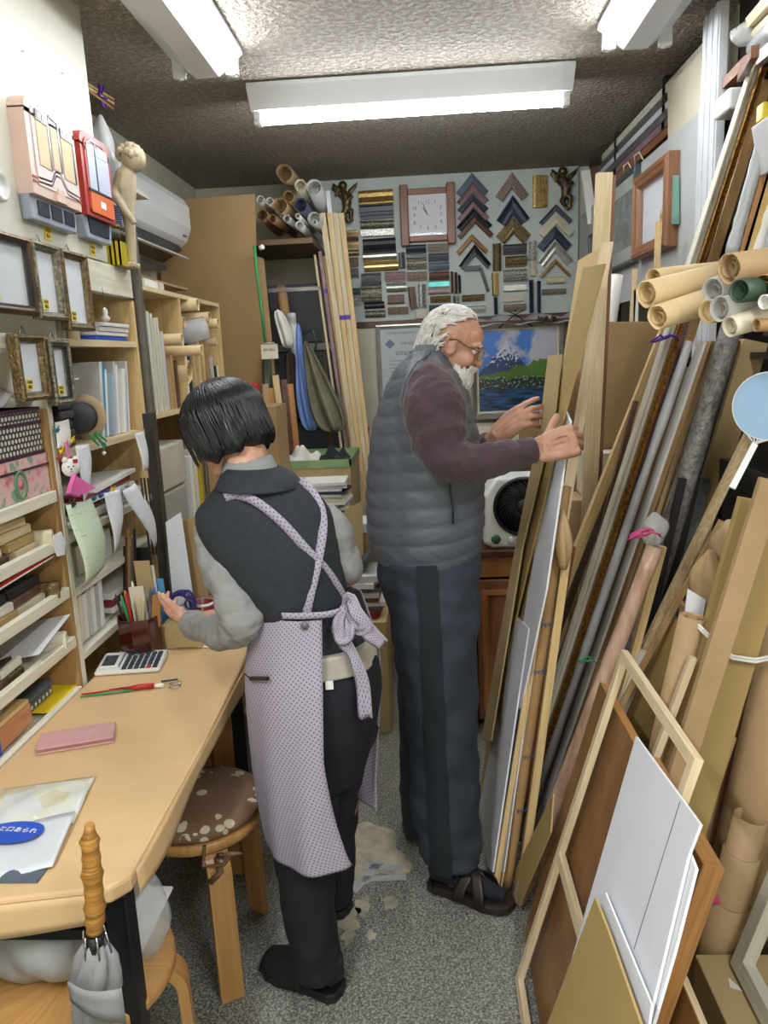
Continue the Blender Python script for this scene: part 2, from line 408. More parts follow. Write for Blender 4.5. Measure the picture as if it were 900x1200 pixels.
# added fill lights behind the camera, for assumed ceiling tubes and a shop front
for x in (-.7, .7):
    light('rear_fill_lamp', (x, -.2, CZ-.09), .05, 1.2, 34, col=(.95, .98, 1))
light('shop_front_fill', (0, YF+.1, 1.5), 2.2, 1.8, 34, rot=(-PI/2, 0, 0), col=(.9, .95, 1))
# ---------------------------------------------------------------- camera
cam = bpy.data.cameras.new('camera'); co = bpy.data.objects.new('camera', cam); COL.objects.link(co)
cam.sensor_fit = 'HORIZONTAL'; cam.sensor_width = 36.; cam.lens = 36.*F/900.; cam.clip_start = .02
Mx = Matrix((CR, CU, -FW)).transposed().to_4x4(); Mx.translation = V((0, 0, CH)); co.matrix_world = Mx
sc = bpy.context.scene; sc.camera = co
w = bpy.data.worlds.new('world'); sc.world = w; w.use_nodes = True; w.node_tree.nodes['Background'].inputs[0].default_value = (.6, .7, .8, 1); w.node_tree.nodes['Background'].inputs[1].default_value = .3
sc.view_settings.view_transform = 'Standard'; sc.view_settings.look = 'None'; sc.view_settings.gamma = 1; sc.view_settings.use_curve_mapping = False
sc.view_settings.exposure = .32
# ================================================================ LEFT SIDE
XF = -.98
def LX(px, py, dx=0.): return at(px, py, X=XF+dx)
def pfx(pts, x, th=.002):      # prism from pixels on the plane X = x, thickness to -X
    return MB().prism([at(a, b, X=x) for a, b in pts], (-th, 0, 0))
def pfy(pts, y, th=.002):
    return MB().prism([at(a, b, Y=y) for a, b in pts], (0, th, 0))
YU = 1.965
# near unit
t = thing('open_shelf_unit', (-1.16, 1.4, 0), 'brown plywood shelf unit with cream slanted lips, full of moulding offcuts, at the left edge', 'shelf unit')
build(MB().box(-1.34, XF-.002, YU-.02, YU, 0, 1.485), 'side_panel', G['panel_wood'], t)
build(MB().box(-1.355, -1.34, .55, YU, 0, 1.64), 'back_panel', G['panel_wood'], t)
build(MB().box(-1.34, XF-.002, .55, .57, 0, 1.485), 'side_panel', G['panel_wood'], t)
for zt, in ((1.272,), (1.145,), (1.008,), (.868,), (.722,)):
    sh = build(MB().box(-1.338, XF-.012, .572, YU-.022, zt-.022, zt-.012), 'shelf', G['shelf_white'], t)
    build(MB().box(XF-.012, XF+.006, .572, YU-.022, zt-.03, zt), 'shelf_lip', G['shelf_white'], sh, bev=.002)
build(MB().box(-1.34, XF-.002, .572, YU-.022, .30, .315), 'shelf', G['shelf_white'], t)
# upper cupboard with the train frames
struct(MB().box(XL, XF, YF, 2.475, 1.905, CZ), 'trim_1', mat('panel_white', 'd8d5c6', .45, var=.03, scale=(3, 3, 3)))
t = thing('wall_rail', (-1.0, 1.6, 1.81), 'cream painted timber beam running along under the white cupboard wall', 'beam')
build(MB().box(XF-.03, XF+.002, .5, 2.66, 1.808, 1.9), 'beam', wood('cream_wood', 'd9d5c2', 'c2bda8', sc=(60, 6, 60)), t, bev=.002)
build(MB().box(-1.35, XF-.031, 1.985, 2.66, 1.87, 1.9), 'ledge', G['white_wood'], t)
t = thing('wall_rail', (-1.0, 1.4, 1.64), 'lower cream rail from which the two small lower frames hang', 'beam')
build(MB().box(XF-.025, XF, .55, 2.0, 1.635, 1.672), 'beam', G['cream_wood'], t, bev=.002)
# middle unit
t = thing('open_shelf_unit', (-1.16, 2.32, 0), 'pale wooden shelf unit in the middle of the left wall, hung with receipts and clips', 'shelf unit')
build(MB().box(-1.34, XF, YU+.003, YU+.022, 0, 1.66), 'side_panel', G['shelf_white'], t)
build(MB().box(-1.34, XF, 2.648, 2.665, .0, 1.80), 'side_panel', G['pine'], t)
build(MB().box(-1.355, -1.34, YU+.003, 2.665, 0, 1.80), 'back_panel', G['panel_wood'], t)
for zt in (1.665, 1.365, 1.135, .985, .80):
    sh = build(MB().box(-1.338, XF-.001, YU+.024, 2.647, zt-.02, zt), 'shelf', G['pale_wood'] if zt > 1.3 else G['shelf_white'], t)
build(MB().box(-1.338, XF-.02, YU+.024, 2.647, .3, .32), 'shelf', G['pale_wood'], t)
# metal pole
t = thing('metal_pole', (XF+.01, 2.70, .72), 'grey metal upright pole beside the shelves, holding the row of white mouldings', 'pole')
build(MB().box(XF-.01, XF+.018, 2.685, 2.715, 0.0, 2.1), 'upright', G['grey_metal'], t)
build(MB().box(XF-.004, XF+.03, 2.640, 2.684, .70, 1.42), 'slotted_angle', mat('dark_steel', '55524d', .4, metal=.5, var=.2), t)
# far unit
t = thing('open_shelf_unit', (-1.16, 3.27, 0), 'pale plywood pigeonhole unit with paper rolls, beside the big cardboard sheet', 'shelf unit')
build(MB().box(-1.34, XF, 2.725, 3.80, 1.845, 1.862), 'top_board', G['pale_wood'], t)
build(MB().box(-1.34, XF, 2.725, 3.80, 1.39, 1.408), 'shelf', G['pale_wood'], t)
for y in (2.725, 3.17, 3.785): build(MB().box(-1.34, XF, y, y+.014, 1.408, 1.845), 'divider', G['pine'], t)
build(MB().box(-1.355, -1.34, 2.725, 3.80, 0, 1.862), 'back_panel', G['pine'], t)
for y in (2.725, 3.785): build(MB().box(-1.34, XF, y, y+.014, 0, 1.39), 'side_panel', G['pine'], t)
build(MB().box(-1.34, XF-.02, 2.74, 3.785, .78, .8), 'shelf', G['pale_wood'], t)
build(MB().box(-1.2, -1.19, 3.35, 3.37, 1.408, 1.70), 'divider', G['pine'], t)
# ---- picture frames on the left
def pframe(c0, ux, uy, n, w, h, rail, dep, fm, label, tag=None, pic=None, inner=None, cat='picture frame', glass=True, name='picture_frame', group=None, matw=0, matm=None):
    """c0 = lower-left back corner"""
    c0, ux, uy, n = V(c0), V(ux).normalized(), V(uy).normalized(), V(n).normalized()
    t = thing(name, c0+ux*w/2, label, cat, group)
    prof = [(0, 0), (0, dep*.75), (rail*.12, dep*.95), (rail*.4, dep), (rail*.55, dep*.86), (rail*.8, dep*.78), (rail, dep*.5), (rail, 0)]
    build(MB().frame(c0, ux, uy, n, w, h, prof), 'moulding', fm, t)
    if inner: build(MB().frame(c0+ux*rail*.8+uy*rail*.8+n*dep*.3, ux, uy, n, w-1.6*rail, h-1.6*rail, [(0, 0), (0, dep*.55), (rail*.22, dep*.52), (rail*.25, dep*.3)]), 'inner_slip', inner, t)
    build(MB().cor(c0+ux*rail*.7+uy*rail*.7+n*dep*.2, ux*(w-1.4*rail), uy*(h-1.4*rail), n*.003), 'picture', pic or G['white_board'], t)
    if matw: build(MB().frame(c0+ux*rail*.9+uy*rail*.9+n*(dep*.2+.004), ux, uy, n, w-1.8*rail, h-1.8*rail, [(0, 0), (0, .003), (matw, .003), (matw, 0)]), 'mat_board', matm or G['paper_cream'], t)
    if tag:
        tg = build(MB().cor(c0+ux*tag[0]+uy*tag[1]+n*(dep*.2+.006), ux*tag[2], uy*tag[3], n*.001), 'price_tag', G['yellow_tag'], t)
        build(tagmarks(c0+ux*(tag[0]+tag[2]/2)+uy*(tag[1]+tag[3]/2)+n*(dep*.2+.0075), ux, uy, tag[2]), 'price_text', G['black_plastic'], tg)
    if glass: build(MB().cor(c0+ux*rail*.85+uy*rail*.85+n*dep*.42, ux*(w-1.7*rail), uy*(h-1.7*rail), n*.0015), 'glass', G['glass'], t)
    return t
def tagmarks(c, ux, uy, w):
    uy = V(uy); ux = V(ux); m = textmb('\u00a5350', c+uy*w*.18, ux, uy, w*.36, ext=.0003); merge(m, textmb('\u7a0e\u8fbc', c-uy*w*.2, ux, uy, w*.32, ext=.0003)); return m
mat('frame_gold_orn', '7f6a46', .4, metal=.6, var=.3, scale=(90, 90, 90), bump=.8, bscale=140.)
mat('frame_silver_orn', '938c76', .4, metal=.6, var=.35, scale=(90, 90, 90), bump=.8, bscale=140.)
mat('frame_bronze', '5c4326', .4, metal=.5, var=.2)
LF = [  # y0,y1,z0,z1, material, label, inner
 (1.70, 1.925, 1.715, 1.898, 'frame_bronze', 'dark bronze picture frame hanging at the left edge of the upper row', 'black_plastic'),
 (1.932, 2.078, 1.708, 1.899, 'frame_silver_orn', 'silvery ornate picture frame between two gold ones in the upper row', None),
 (2.086, 2.25, 1.686, 1.898, 'frame_gold_orn', 'gold ornate picture frame at the right end of the upper row', None),
 (1.795, 1.935, 1.51, 1.669, 'frame_gold_orn', 'small gold ornate picture frame hanging above the patterned box', None),
 (1.955, 2.07, 1.49, 1.66, 'frame_silver_orn', 'narrow picture frame with wide black inner band, beside the spool', 'mold_black')]
for y0, y1, z0, z1, fm, lab, inn in LF:
    d = .026
    x = XF+.008
    fr = pframe((x, y0, z0), (0, 1, 0), (0, 0, 1), (1, 0, 0), y1-y0, z1-z0, .021, d, G[fm], lab, tag=(.042, .026, .03, .026), inner=G[inn] if inn else None)
    build(MB().tube([(x+.003, (y0+y1)/2-.02, z1-.005), (x+.003, (y0+y1)/2, z1+.02), (x+.003, (y0+y1)/2+.02, z1-.005)], .0012, 6), 'hanger', G['steel'], fr)
# ---- train shaped frames
def train(y0, y1, z0, z1, body, low, label, face):
    """extruded layers on the white wall; u along +Y, v up"""
    W, H = y1-y0, z1-z0
    P = lambda u, v, d: V((XF+d, y0+u*W, z0+v*H))
    t = thing('train_photo_frame', P(.5, 0, .01), label, 'photo frame')
    def lay(pts, d0, d1, name, m, par=None, bev=0.):
        return build(MB().prism([P(u, v, d0) for u, v in pts], (d1-d0, 0, 0)), name, m, par or t, bev=bev)
    def arch(u0, u1, v0, v1, r, n=8):
        pts = [(u0, v0), (u1, v0), (u1, v1-r*.9)]
        for i in range(n+1):
            a = PI/2*i/n; pts.append((u1-.16*(1-math.cos(a)), v1-r+r*math.sin(a)*.9))
        for i in range(n+1):
            a = PI/2*(1-i/n); pts.append((u0+.16*(1-math.cos(a)), v1-r+r*math.sin(a)*.9))
        pts.append((u0, v1-r*.9)); return pts
    def strip(pts, w, d, m, name, par):
        mb = MB()
        for a, b in zip(pts[:-1], pts[1:]):
            pa, pb = P(a[0], a[1], d), P(b[0], b[1], d); mb.bar(pa, pb, w, .002, side=(0, (pb-pa).normalized().z, -(pb-pa).normalized().y))
        return build(mb, name, m, par)
    # under-skirt
    sk = lay([(.08, .02), (.92, .02), (1.0, .2), (1., .3), (0, .3), (0, .2)] if face == 'red' else [(.02, 0), (.95, 0), (.97, .22), (0, .22)], .0, .028, 'skirt', G['train_grey'], bev=.004)
    if face == 'red': lay([(.18, .07), (.82, .07), (.88, .26), (.12, .26)], .028, .031, 'skirt_window', G['train_dark'], sk)
    else:
        for k in range(3): lay([(.14+.27*k, .05), (.35+.27*k, .05), (.35+.27*k, .17), (.14+.27*k, .17)], .028, .031, 'skirt_window', G['train_dark'], sk)
    bd = lay(arch(0, 1, .2 if face != 'red' else .22, 1, .14), 0, .042, 'body', body, bev=.006)
    lay(arch(.1, .94, .28, .955, .12), .042, .045, 'face_panel', low, bev=.001)
    if face == 'red':
        lay([(.13, .26), (.9, .26), (.9, .45), (.13, .45)], .045, .048, 'front_band', G['train_orange'])
        lay([(.43, .32), (.6, .32), (.6, .385), (.43, .385)], .048, .05, 'number_plate', G['white_board'])
        lay([(.1, .45), (.93, .45), (.93, .47), (.1, .47)], .045, .05, 'window_sill', G['train_dark'])
        lay([(.16, .47), (.4, .47), (.4, .89), (.16, .87)], .045, .047, 'window_picture', G['train_sky'])
        lay([(.45, .47), (.88, .47), (.88, .80), (.45, .88)], .045, .047, 'window_picture', G['train_sky'])
        strip([(.42, .46), (.42, .92)], .007, .047, G['train_dark'], 'window_bar', t)
        lay([(.5, .80), (.84, .80), (.82, .885), (.5, .895)], .047, .049, 'headlamp_box', G['white_board'])
        strip([(.15, .87), (.3, .925), (.7, .925), (.88, .85)], .006, .046, G['train_dark'], 'window_edge', t)
    else:
        for i, (u0, u1, v0, v1) in enumerate(((.16, .39, .45, .83), (.44, .6, .47, .80), (.65, .90, .43, .80))):
            wn = lay([(u0, v0), (u1, v0-.005), (u1, v1), (u0, v1+.01)], .045, .047, 'window_picture', G['train_cream'])
            strip([(u1, v0-.005), (u1, v1)], .008, .047, G['train_dark'], 'window_bar', wn)
            if i != 1:
                hb = lay([(u0, v1-.02), (u1, v1-.03), (u1, v1+.05), (u0, v1+.06)], .047, .049, 'headlamp_box', G['train_dark'], wn)
                lay([(u0+.03, v1-.005), (u0+.09, v1-.008), (u0+.09, v1+.035), (u0+.03, v1+.04)], .049, .05, 'headlamp', G['white_board']); lay([(u0+.12, v1-.01), (u0+.18, v1-.012), (u0+.18, v1+.03), (u0+.12, v1+.033)], .049, .05, 'headlamp', G['white_board'])
        strip([(.42, .84), (.44, .90), (.6, .885), (.61, .8)], .006, .046, G['train_dark'], 'window_edge', t)
        for k in (0, .035):
            strip([(.0, .30+k), (.36, .315+k), (.47, .42+k), (.56, .42+k), (.70, .30+k), (1, .285+k)], .0045, .044, G['red'], 'red_stripe', t)
        lay([(.4, .2), (.62, .2), (.62, .26), (.57, .26), (.57, .31), (.45, .31), (.45, .26), (.4, .26)], .042, .05, 'coupler', G['train_pink'])
    # price tag below
    tg = build(MB().cor(P(.42, -.11, .001), (0, .036, 0), (0, 0, .034), (.0012, 0, 0)), 'price_tag', G['yellow_tag'], t)
    build(tagmarks(P(.42, -.11, .0025)+V((0, .018, .017)), (0, 1, 0), (0, 0, 1), .034), 'price_text', G['black_plastic'], tg)
mat('train_pink', 'dcbfb0', .4, var=.03); mat('train_pinkface', 'e2d0cc', .4, var=.03); mat('train_dark', '23283a', .3); mat('train_cream', 'cdb78a', .5, var=.03); mat('train_grey', '9aa2b0', .35, var=.04)
mat('train_red', 'a8332a', .4, var=.05); mat('train_orange', 'd9692c', .4, var=.03); mat('train_sky', 'c3cbe0', .3, var=.03)
train(1.955, 2.225, 1.95, 2.245, G['train_pink'], G['train_pinkface'], 'pink train-front photo frame with red stripes on the white wall', 'pink')
train(2.262, 2.468, 1.945, 2.245, G['train_red'], G['train_red'], 'red train-front photo frame with an orange band on the white wall', 'red')
# nails on the wall
for i, (a, b, lab) in enumerate(((118, 30, 'topmost'), (88, 86, 'lowest'), (30, 60, 'middle'))):
    p = LX(a*.8, b); build(MB().lathe(p-V((.002, 0, 0)), [(.001, 0), (.0015, .001), (.0015, .008), (.003, .009), (.001, .0105)], 8, (1, 0, 0)), 'wall_nail', G['steel'], label='%s of three small nails in the white wall above the train frames' % lab, cat='nail')
# left-edge partial round thing (white rim)
c = LX(-6, 218); build(MB().lathe(c+V((.004, 0, 0)), [(.0, 0), (.034, 0), (.036, .01), (.03, .016), (.024, .01), (.001, .008)], 24, (1, 0, 0)), 'round_frame', G['white_plastic'], label='white round frame on the wall cut by the left picture edge', cat='photo frame')
# ---- boxes in the near unit
def trib(nt, tc):
    mp = nd(nt, 'ShaderNodeMapping'); mp.inputs['Rotation'].default_value = (0, 0, 0); nt.links.new(tc.outputs['Object'], mp.inputs[0])
    sx = nd(nt, 'ShaderNodeSeparateXYZ'); nt.links.new(mp.outputs[0], sx.inputs[0])
    k = 72.
    def bandd(ang):
        a = math.radians(ang)
        s = mth(nt, 'ADD', mth(nt, 'MULTIPLY', sx.outputs[1], k*math.cos(a)), mth(nt, 'MULTIPLY', sx.outputs[2], k*math.sin(a)))
        return mth(nt, 'ABSOLUTE', mth(nt, 'SUBTRACT', mth(nt, 'FRACT', s), .5))
    m = mth(nt, 'MINIMUM', mth(nt, 'MINIMUM', bandd(90), bandd(30)), bandd(150))
    return mixc(nt, mth(nt, 'GREATER_THAN', m, .13), s2l('1a171a'), s2l('cfcac0'))
patmat('triangle_pattern', trib, .4)
mat('box_trim', '45283c', .4)
z0 = 1.375
b1 = build(MB().box(-1.32, XF-.008, 1.5, 1.93, 1.375, 1.492), 'patterned_box', G['triangle_pattern'], label='box with black and white triangle pattern and dark purple trim on the pink box', cat='box', bev=.002)
for z in (1.379, 1.455, 1.488): build(MB().box(-1.322, XF-.005, 1.498, 1.932, z-.005, z+.004), 'trim_band', G['box_trim'], b1, label='dark purple edge band')
def flor(nt, tc):
    n = nd(nt, 'ShaderNodeTexNoise', Scale=28., Detail=4.); nt.links.new(tc.outputs['Object'], n.inputs['Vector'])
    r = nd(nt, 'ShaderNodeValToRGB'); nt.links.new(n.outputs[0], r.inputs[0]); e = r.color_ramp.elements
    e[0].position = .36; e[0].color = c4(s2l('7f9a86')); e[1].position = .72; e[1].color = c4(s2l('b4564a'))
    for p, c in ((.44, 'd3b3ab'), (.55, 'd8b0ae'), (.63, 'cf8f8c')): x = e.new(p); x.color = c4(s2l(c))
    return r.outputs[0]
patmat('floral_pink', flor, .3)
b2 = build(MB().box(-1.32, XF-.006, 1.5, 1.938, 1.273, 1.374), 'patterned_box', G['floral_pink'], label='pink flowered box with a green oval wreath, on the top slanted shelf', cat='box', bev=.002)
build(MB().box(-1.322, XF-.003, 1.498, 1.94, 1.342, 1.348), 'trim_band', G['box_trim'], b2, label='dark purple edge band')
c = V((XF-.004, 1.79, 1.312)); oval = []
build(MB().loft([[c+V((dx, r*.8*math.cos(a*PI/12), r*math.sin(a*PI/12))) for a in range(24)] for dx, r in ((0, .036), (.002, .036), (.002, .027), (0, .027))], caps=False), 'wreath', mat('wreath_green', '5f9a66', .5, var=.2, scale=(90, 90, 90)), b2, label='green oval wreath')
build(MB().lathe(c, [(.001, 0), (.012, .001), (.001, .0025)], 12, (1, 0, 0)), 'wreath_flower', mat('flower_mauve', '8070a8', .5, var=.3, scale=(120, 120, 120), col2='c4684c'), b2)
# things over the boxes (silvery bag)
build(MB().sheet(lambda u, v: V((-1.2+.21*v, 1.62+.3*u, 1.5+.028*math.sin(u*7+v*3)**2+.02*math.sin(v*PI))), 16, 10, .002), 'plastic_bag', G['plastic_clear'], label='crumpled clear bag lying on the black and white patterned box', cat='bag')
# ---- offcuts on the slanted shelves : corner samples (L pieces)
def offcut(c, ang, ln, w, h, m, label, group=None, pitch=0.):
    """a short moulding length with a stepped profile, lying on a shelf"""
    c = V(c); d = V((math.cos(ang), math.sin(ang), pitch)).normalized(); s = V((-math.sin(ang), math.cos(ang), 0)); n = d.cross(s)*-1 if d.cross(s).z < 0 else d.cross(s)
    prof = [(0, 0), (w, 0), (w, h*.45), (w*.86, h*.5), (w*.7, h*.8), (w*.45, h*.7), (w*.3, h), (w*.08, h*.95), (0, h*.8)]
    return build(MB().sweep([(c-d*ln/2-s*w/2, s, n), (c+d*ln/2-s*w/2, s, n)], prof), 'moulding_offcut', m, label=label, cat='moulding offcut', group=group)
SH = [1.145, 1.008, .868]
ml = [G['mold_black'], G['pale_wood'], G['mold_cream'], G['mold_brown'], G['gold_dark'], G['cardboard_olive'], G['white_wood']]
nm = ['black', 'pale wooden', 'cream', 'brown', 'dark gold', 'olive', 'white']
def stack(z, ys, gname, wherelab, cols, seed):
    random.seed(seed)
    for i, (y, dz, k) in enumerate(ys):
        ln = ru(.20, .3)
        offcut((-1.13+ru(-.02, .02), y, z+dz), ru(1.35, 1.75), ln, ru(.045, .06), .022, ml[k], wherelab, gname)
GR = 'moulding offcuts heaped on the slanted shelves'
def heap(zs, items, tiers, lab, seed, y0=1.42, y1=1.92, dt=.024):
    random.seed(seed); k = 0
    for tr in range(tiers):
        for j in range(items*2):
            y = y0+(y1-y0)*(j//2+.5)/items
            kk = random.choice((0, 1, 2, 3, 4, 5, 6, 0, 2))
            offcut((-1.035-.085*(j % 2)-.004*tr, y+ru(-.03, .01)-.02*tr, zs+.001+tr*dt), PI/2+ru(-.05, .05), (y1-y0)/items*.92, .066, .022, ml[kk], '%s moulding offcut, %s layer, %s row, %s, %s' % (nm[kk], ('bottom', 'second', 'third', 'top')[tr], ('front', 'back')[j % 2], ('nearest', 'middle', 'farthest')[j//2], lab), 'offcuts '+lab)
            k += 1
heap(SH[0]-.012, 3, 4, 'under the pink flowered box', 11)
heap(SH[1]-.012, 3, 3, 'under the red folder', 12)
heap(SH[2]-.012, 3, 2, 'above the grey-blue tin', 13, y1=1.75)
# corner notched ends near the right of each heap
for z, k in ((SH[0], 2), (SH[1], 4), (SH[2], 6)):
    offcut((-1.02, 1.885, z-.011), .35, .09, .05, .045, ml[k], '%s short upright moulding end at the right of the %s slanted shelf' % (nm[k], {SH[0]: 'second', SH[1]: 'third', SH[2]: 'fourth'}[z]))
# red folder
def slabx(name, c, hw, m, label, cat, **k):
    return build(MB().ob(c, *hw), name, m, label=label, cat=cat, **k)
o = build(MB().ob((-1.075, 1.70, 1.092), (.09, 0, .012), (0, .21, .006), (-.0006, 0, .004)), 'folder', G['red'], label='red folder lying on the offcuts of the third slanted shelf', cat='folder', bev=.001)
build(MB().ob((-1.073, 1.70, 1.086), (.088, 0, .012), (0, .208, .006), (-.0003, 0, .002)), 'paper_block', G['paper'], o)
# magazine clipping
def printm(name, bg, ink, sx=40, sy=90, dens=.5, rough=.6):
    def f(nt, tc):
        mp = nd(nt, 'ShaderNodeMapping'); mp.inputs['Scale'].default_value = (sx, sy, sy); nt.links.new(tc.outputs['UV'], mp.inputs[0])
        br = nd(nt, 'ShaderNodeTexBrick'); nt.links.new(mp.outputs[0], br.inputs['Vector'])
        br.inputs['Color1'].default_value = (0, 0, 0, 1); br.inputs['Color2'].default_value = (1, 1, 1, 1); br.inputs['Mortar'].default_value = (1, 1, 1, 1)
        br.inputs['Scale'].default_value = 1.; br.inputs['Mortar Size'].default_value = .12; br.inputs['Bias'].default_value = -.2+dens*.6
        n = nd(nt, 'ShaderNodeTexNoise', Scale=3.); nt.links.new(mp.outputs[0], n.inputs['Vector'])
        s = mth(nt, 'MULTIPLY', mth(nt, 'SUBTRACT', 1., br.outputs[0]), mth(nt, 'GREATER_THAN', n.outputs[0], .47))
        return mixc(nt, mth(nt, 'MULTIPLY', s, 1.), s2l(bg), s2l(ink))
    return patmat(name, f, rough)
printm('magazine_print', 'd8d8dc', '585868', 33, 50); printm('receipt_print', 'dfe0e4', '55586a', 20, 28, .6); printm('green_print', 'cfe0c4', '5f7a64', 14, 12, .6); printm('news_print', 'd5d8dd', '50505c', 30, 30, .7)
build(MB().ob((-1.04, 1.83, .905), (.07, 0, .012), (0, .09, .02), (-.0001, 0, .0012)), 'magazine_page', G['magazine_print'], label='printed magazine page leaning on the offcuts of the fourth slanted shelf', cat='magazine')
build(MB().ob((-1.05, 1.55, .90), (.05, 0, .018), (0, .12, .0), (-.001, 0, .004)), 'frame_piece', G['mold_black'], label='black frame piece lying tilted on the fourth slanted shelf', cat='moulding offcut')
# bottom shelf: tin, yellow paper, wooden box with blue tape
t = thing('tin_box', (-1.09, 1.83, .724), 'grey-blue tin with a rounded lid and row of white flowers on the bottom shelf', 'tin')
build(MB().box(-1.15, -1.03, 1.76, 1.89, .724, .752), 'tin_body', mat('tin_blue', '5d6878', .35, metal=.3, var=.1), t, bev=.006)
build(MB().box(-1.153, -1.027, 1.757, 1.893, .753, .768), 'lid', G['tin_blue'], t, bev=.006)
mb = MB()
for k in range(6): mb.lathe(V((-1.0298, 1.775+.02*k, .738)), [(.0005, 0), (.006, .001), (.0005, .002)], 8, (1, 0, 0))
build(mb, 'flower_row', G['paper'], t, label='row of white printed flowers')
build(MB().ob((-1.06, 1.86, .7232), (.07, 0, 0), (0, .085, 0), (0, 0, .0008)), 'yellow_sheet', G['yellow_tag'], label='yellow sheet under the grey-blue tin', cat='paper')
t = thing('wooden_box', (-1.1, 1.5, .724), 'long unfinished wooden box tied with blue tape on the bottom shelf', 'box')
build(MB().box(-1.17, -1.0, 1.2, 1.72, .724, .778), 'box_body', wood('salmon_wood', 'c98f63', 'b67c50', sc=(60, 8, 60)), t, bev=.002)
build(MB().box(-1.168, -1.002, 1.202, 1.718, .778, .79), 'lid', G['pine'], t, bev=.002)
build(MB().box(-1.173, -.996, 1.545, 1.57, .7215, .793), 'blue_tape', G['blue_tape'], t)
build(MB().sheet(lambda u, v: V((-1.16+.15*v, 1.28+.36*u, .797+.018*math.sin(u*9+v*5)**2)), 14, 8, .0015), 'plastic_bag', G['plastic_clear'], label='crumpled clear plastic wrap on the long wooden box', cat='bag')
# yellowed label on shelf lip
build(pfx([(63, 628), (72, 623), (77, 635), (76, 650), (68, 652), (63, 640)], XF+.011, .003), 'price_label', printm('label_print', 'dfe3e8', '50566a', 22, 30, .7), label='white printed label stuck on the lip of the second slanted shelf', cat='label')
# ================= middle unit contents
def bk(y0, y1, x0, x1, z0, z1, m, name, label, cat, grp=None, lean=0., bev=.001):
    """upright slab; lean shifts the top along +Y"""
    p = [(x0, y0, z0), (x1, y0, z0), (x1, y1, z0), (x0, y1, z0), (x0, y0+lean, z1), (x1, y0+lean, z1), (x1, y1+lean, z1), (x0, y1+lean, z1)]
    mb = MB(); mb.hexa(p); return build(mb, name, m, label=label, cat=cat, group=grp, bev=bev)
# top bay
z = 1.667
bk(2.20, 2.28, -1.2, -1.01, z, z+.115, G['cardboard'], 'small_box', 'small plain cardboard box in the top bay of the middle unit', 'box')
for i in range(3): bk(2.13+.022*i, 2.145+.022*i, -1.2, -1.01, z, z+.09-.008*i, G['paper'], 'booklet', ('nearest', 'middle', 'farthest')[i]+' white booklet standing left of the small cardboard box', 'booklet', 'booklets beside the small box')
for i, (m, h) in enumerate(((G['blue'], .014), (G['paper'], .012), (G['paper_grey'], .016), (G['white_plastic'], .012))):
    zz = z+sum((.014, .012, .016, .012)[:i])
    build(MB().box(-1.16, -1.0+.004*i, 2.36+.01*i, 2.62, zz+.0005, zz+h-.0005), 'flat_book', m, label=('blue book at the bottom', 'white book second from the bottom', 'grey book third', 'white box on top')[i]+' of the pile below the ghost doll', cat='book', bev=.001)
p = at(123, 365, X=XF+.01)
o = build(MB().lathe(p-V((0, 0, .032)), [(.001, 0), (.009, .002), (.014, .012), (.006, .022), (.008, .03), (.007, .038), (.001, .044)], 14), 'teru_doll', G['paper'], label='tiny white cloth ghost doll hanging from the beam', cat='ornament')
build(MB().tube([p+V((0, 0, .011)), p+V((0, 0, .07))], .0008, 5), 'thread', G['mold_brown'], o)
# spool shelf
z = 1.366
t = thing('fabric_rolls', (-1.08, 2.1, z), 'stack of folded charcoal cloth on the spool shelf, with a grey card on top', 'cloth')
for k in range(7): build(MB().box(-1.2, -1.0+.004*(k % 2), 2.06, 2.15-.004*(k % 3), z+.001+.026*k, z+.026*k+.024), 'fold', mat('charcoal_cloth', '3a383c', .9, var=.1, scale=(30, 30, 30), bump=.4, bscale=80.), t, bev=.006)
build(MB().ob((-1.09, 2.115, z+.188), (.1, 0, 0), (0, .075, 0), (0, 0, .0015)), 'card', G['paper_grey'], t)
t = thing('ribbon_spool', (-1.05, 2.24, z), 'black tape spool with beige cardboard discs lying on its side', 'spool')
c = V((-1.055, 2.20, z+.072))
for y in (2.30,): build(MB().lathe((-1.04, y, z+.071), [(.018, 0), (.07, 0), (.07, .004), (.018, .004), (.018, 0)], 28, (0, 1, 0), caps=False), 'cardboard_disc', G['paper_cream'] if 0 else mat('disc_card', 'c3a988', .8, var=.04), t)
build(MB().lathe((-1.04, 2.19, z+.071), [(.018, 0), (.046, .0), (.047, .055), (.046, .109), (.018, .109)], 24, (0, 1, 0), caps=False), 'black_tape', G['charcoal_cloth'], t)
mat('folder_lightblue', 'a8bccb', .5); mat('folder_teal', '2f8fb4', .5)
cols = ['paper_grey', 'folder_teal', 'paper', 'folder_lightblue', 'paper_grey', 'paper', 'paper', 'folder_lightblue', 'paper']
for i, cn in enumerate(cols):
    y = 2.33+.03*i
    bk(y, y+.02, -1.25, -1.0-.006*(i % 3), z+.001, z+.235-.012*(i % 4), G[cn], 'folder', ('first', 'second', 'third', 'fourth', 'fifth', 'sixth', 'seventh', 'eighth', 'last')[i]+' in the row, '+{'folder_teal': 'teal blue folder leaning beside the spool', 'paper': 'white folder standing in the row beside the spool', 'folder_lightblue': 'pale blue folder standing in the row beside the spool', 'paper_grey': 'grey folder standing in the row beside the spool'}[cn], 'folder', 'folders on the spool shelf, '+cn.replace('_', ' '), lean=.04)
build(MB().ob((-1.23, 2.2, z+.12), (.004, 0, 0), (0, .13, .0), (-.02, 0, .1)), 'grey_backing_sheet', G['paper_grey'], label='grey cardboard panel leaning behind the spool', cat='panel')
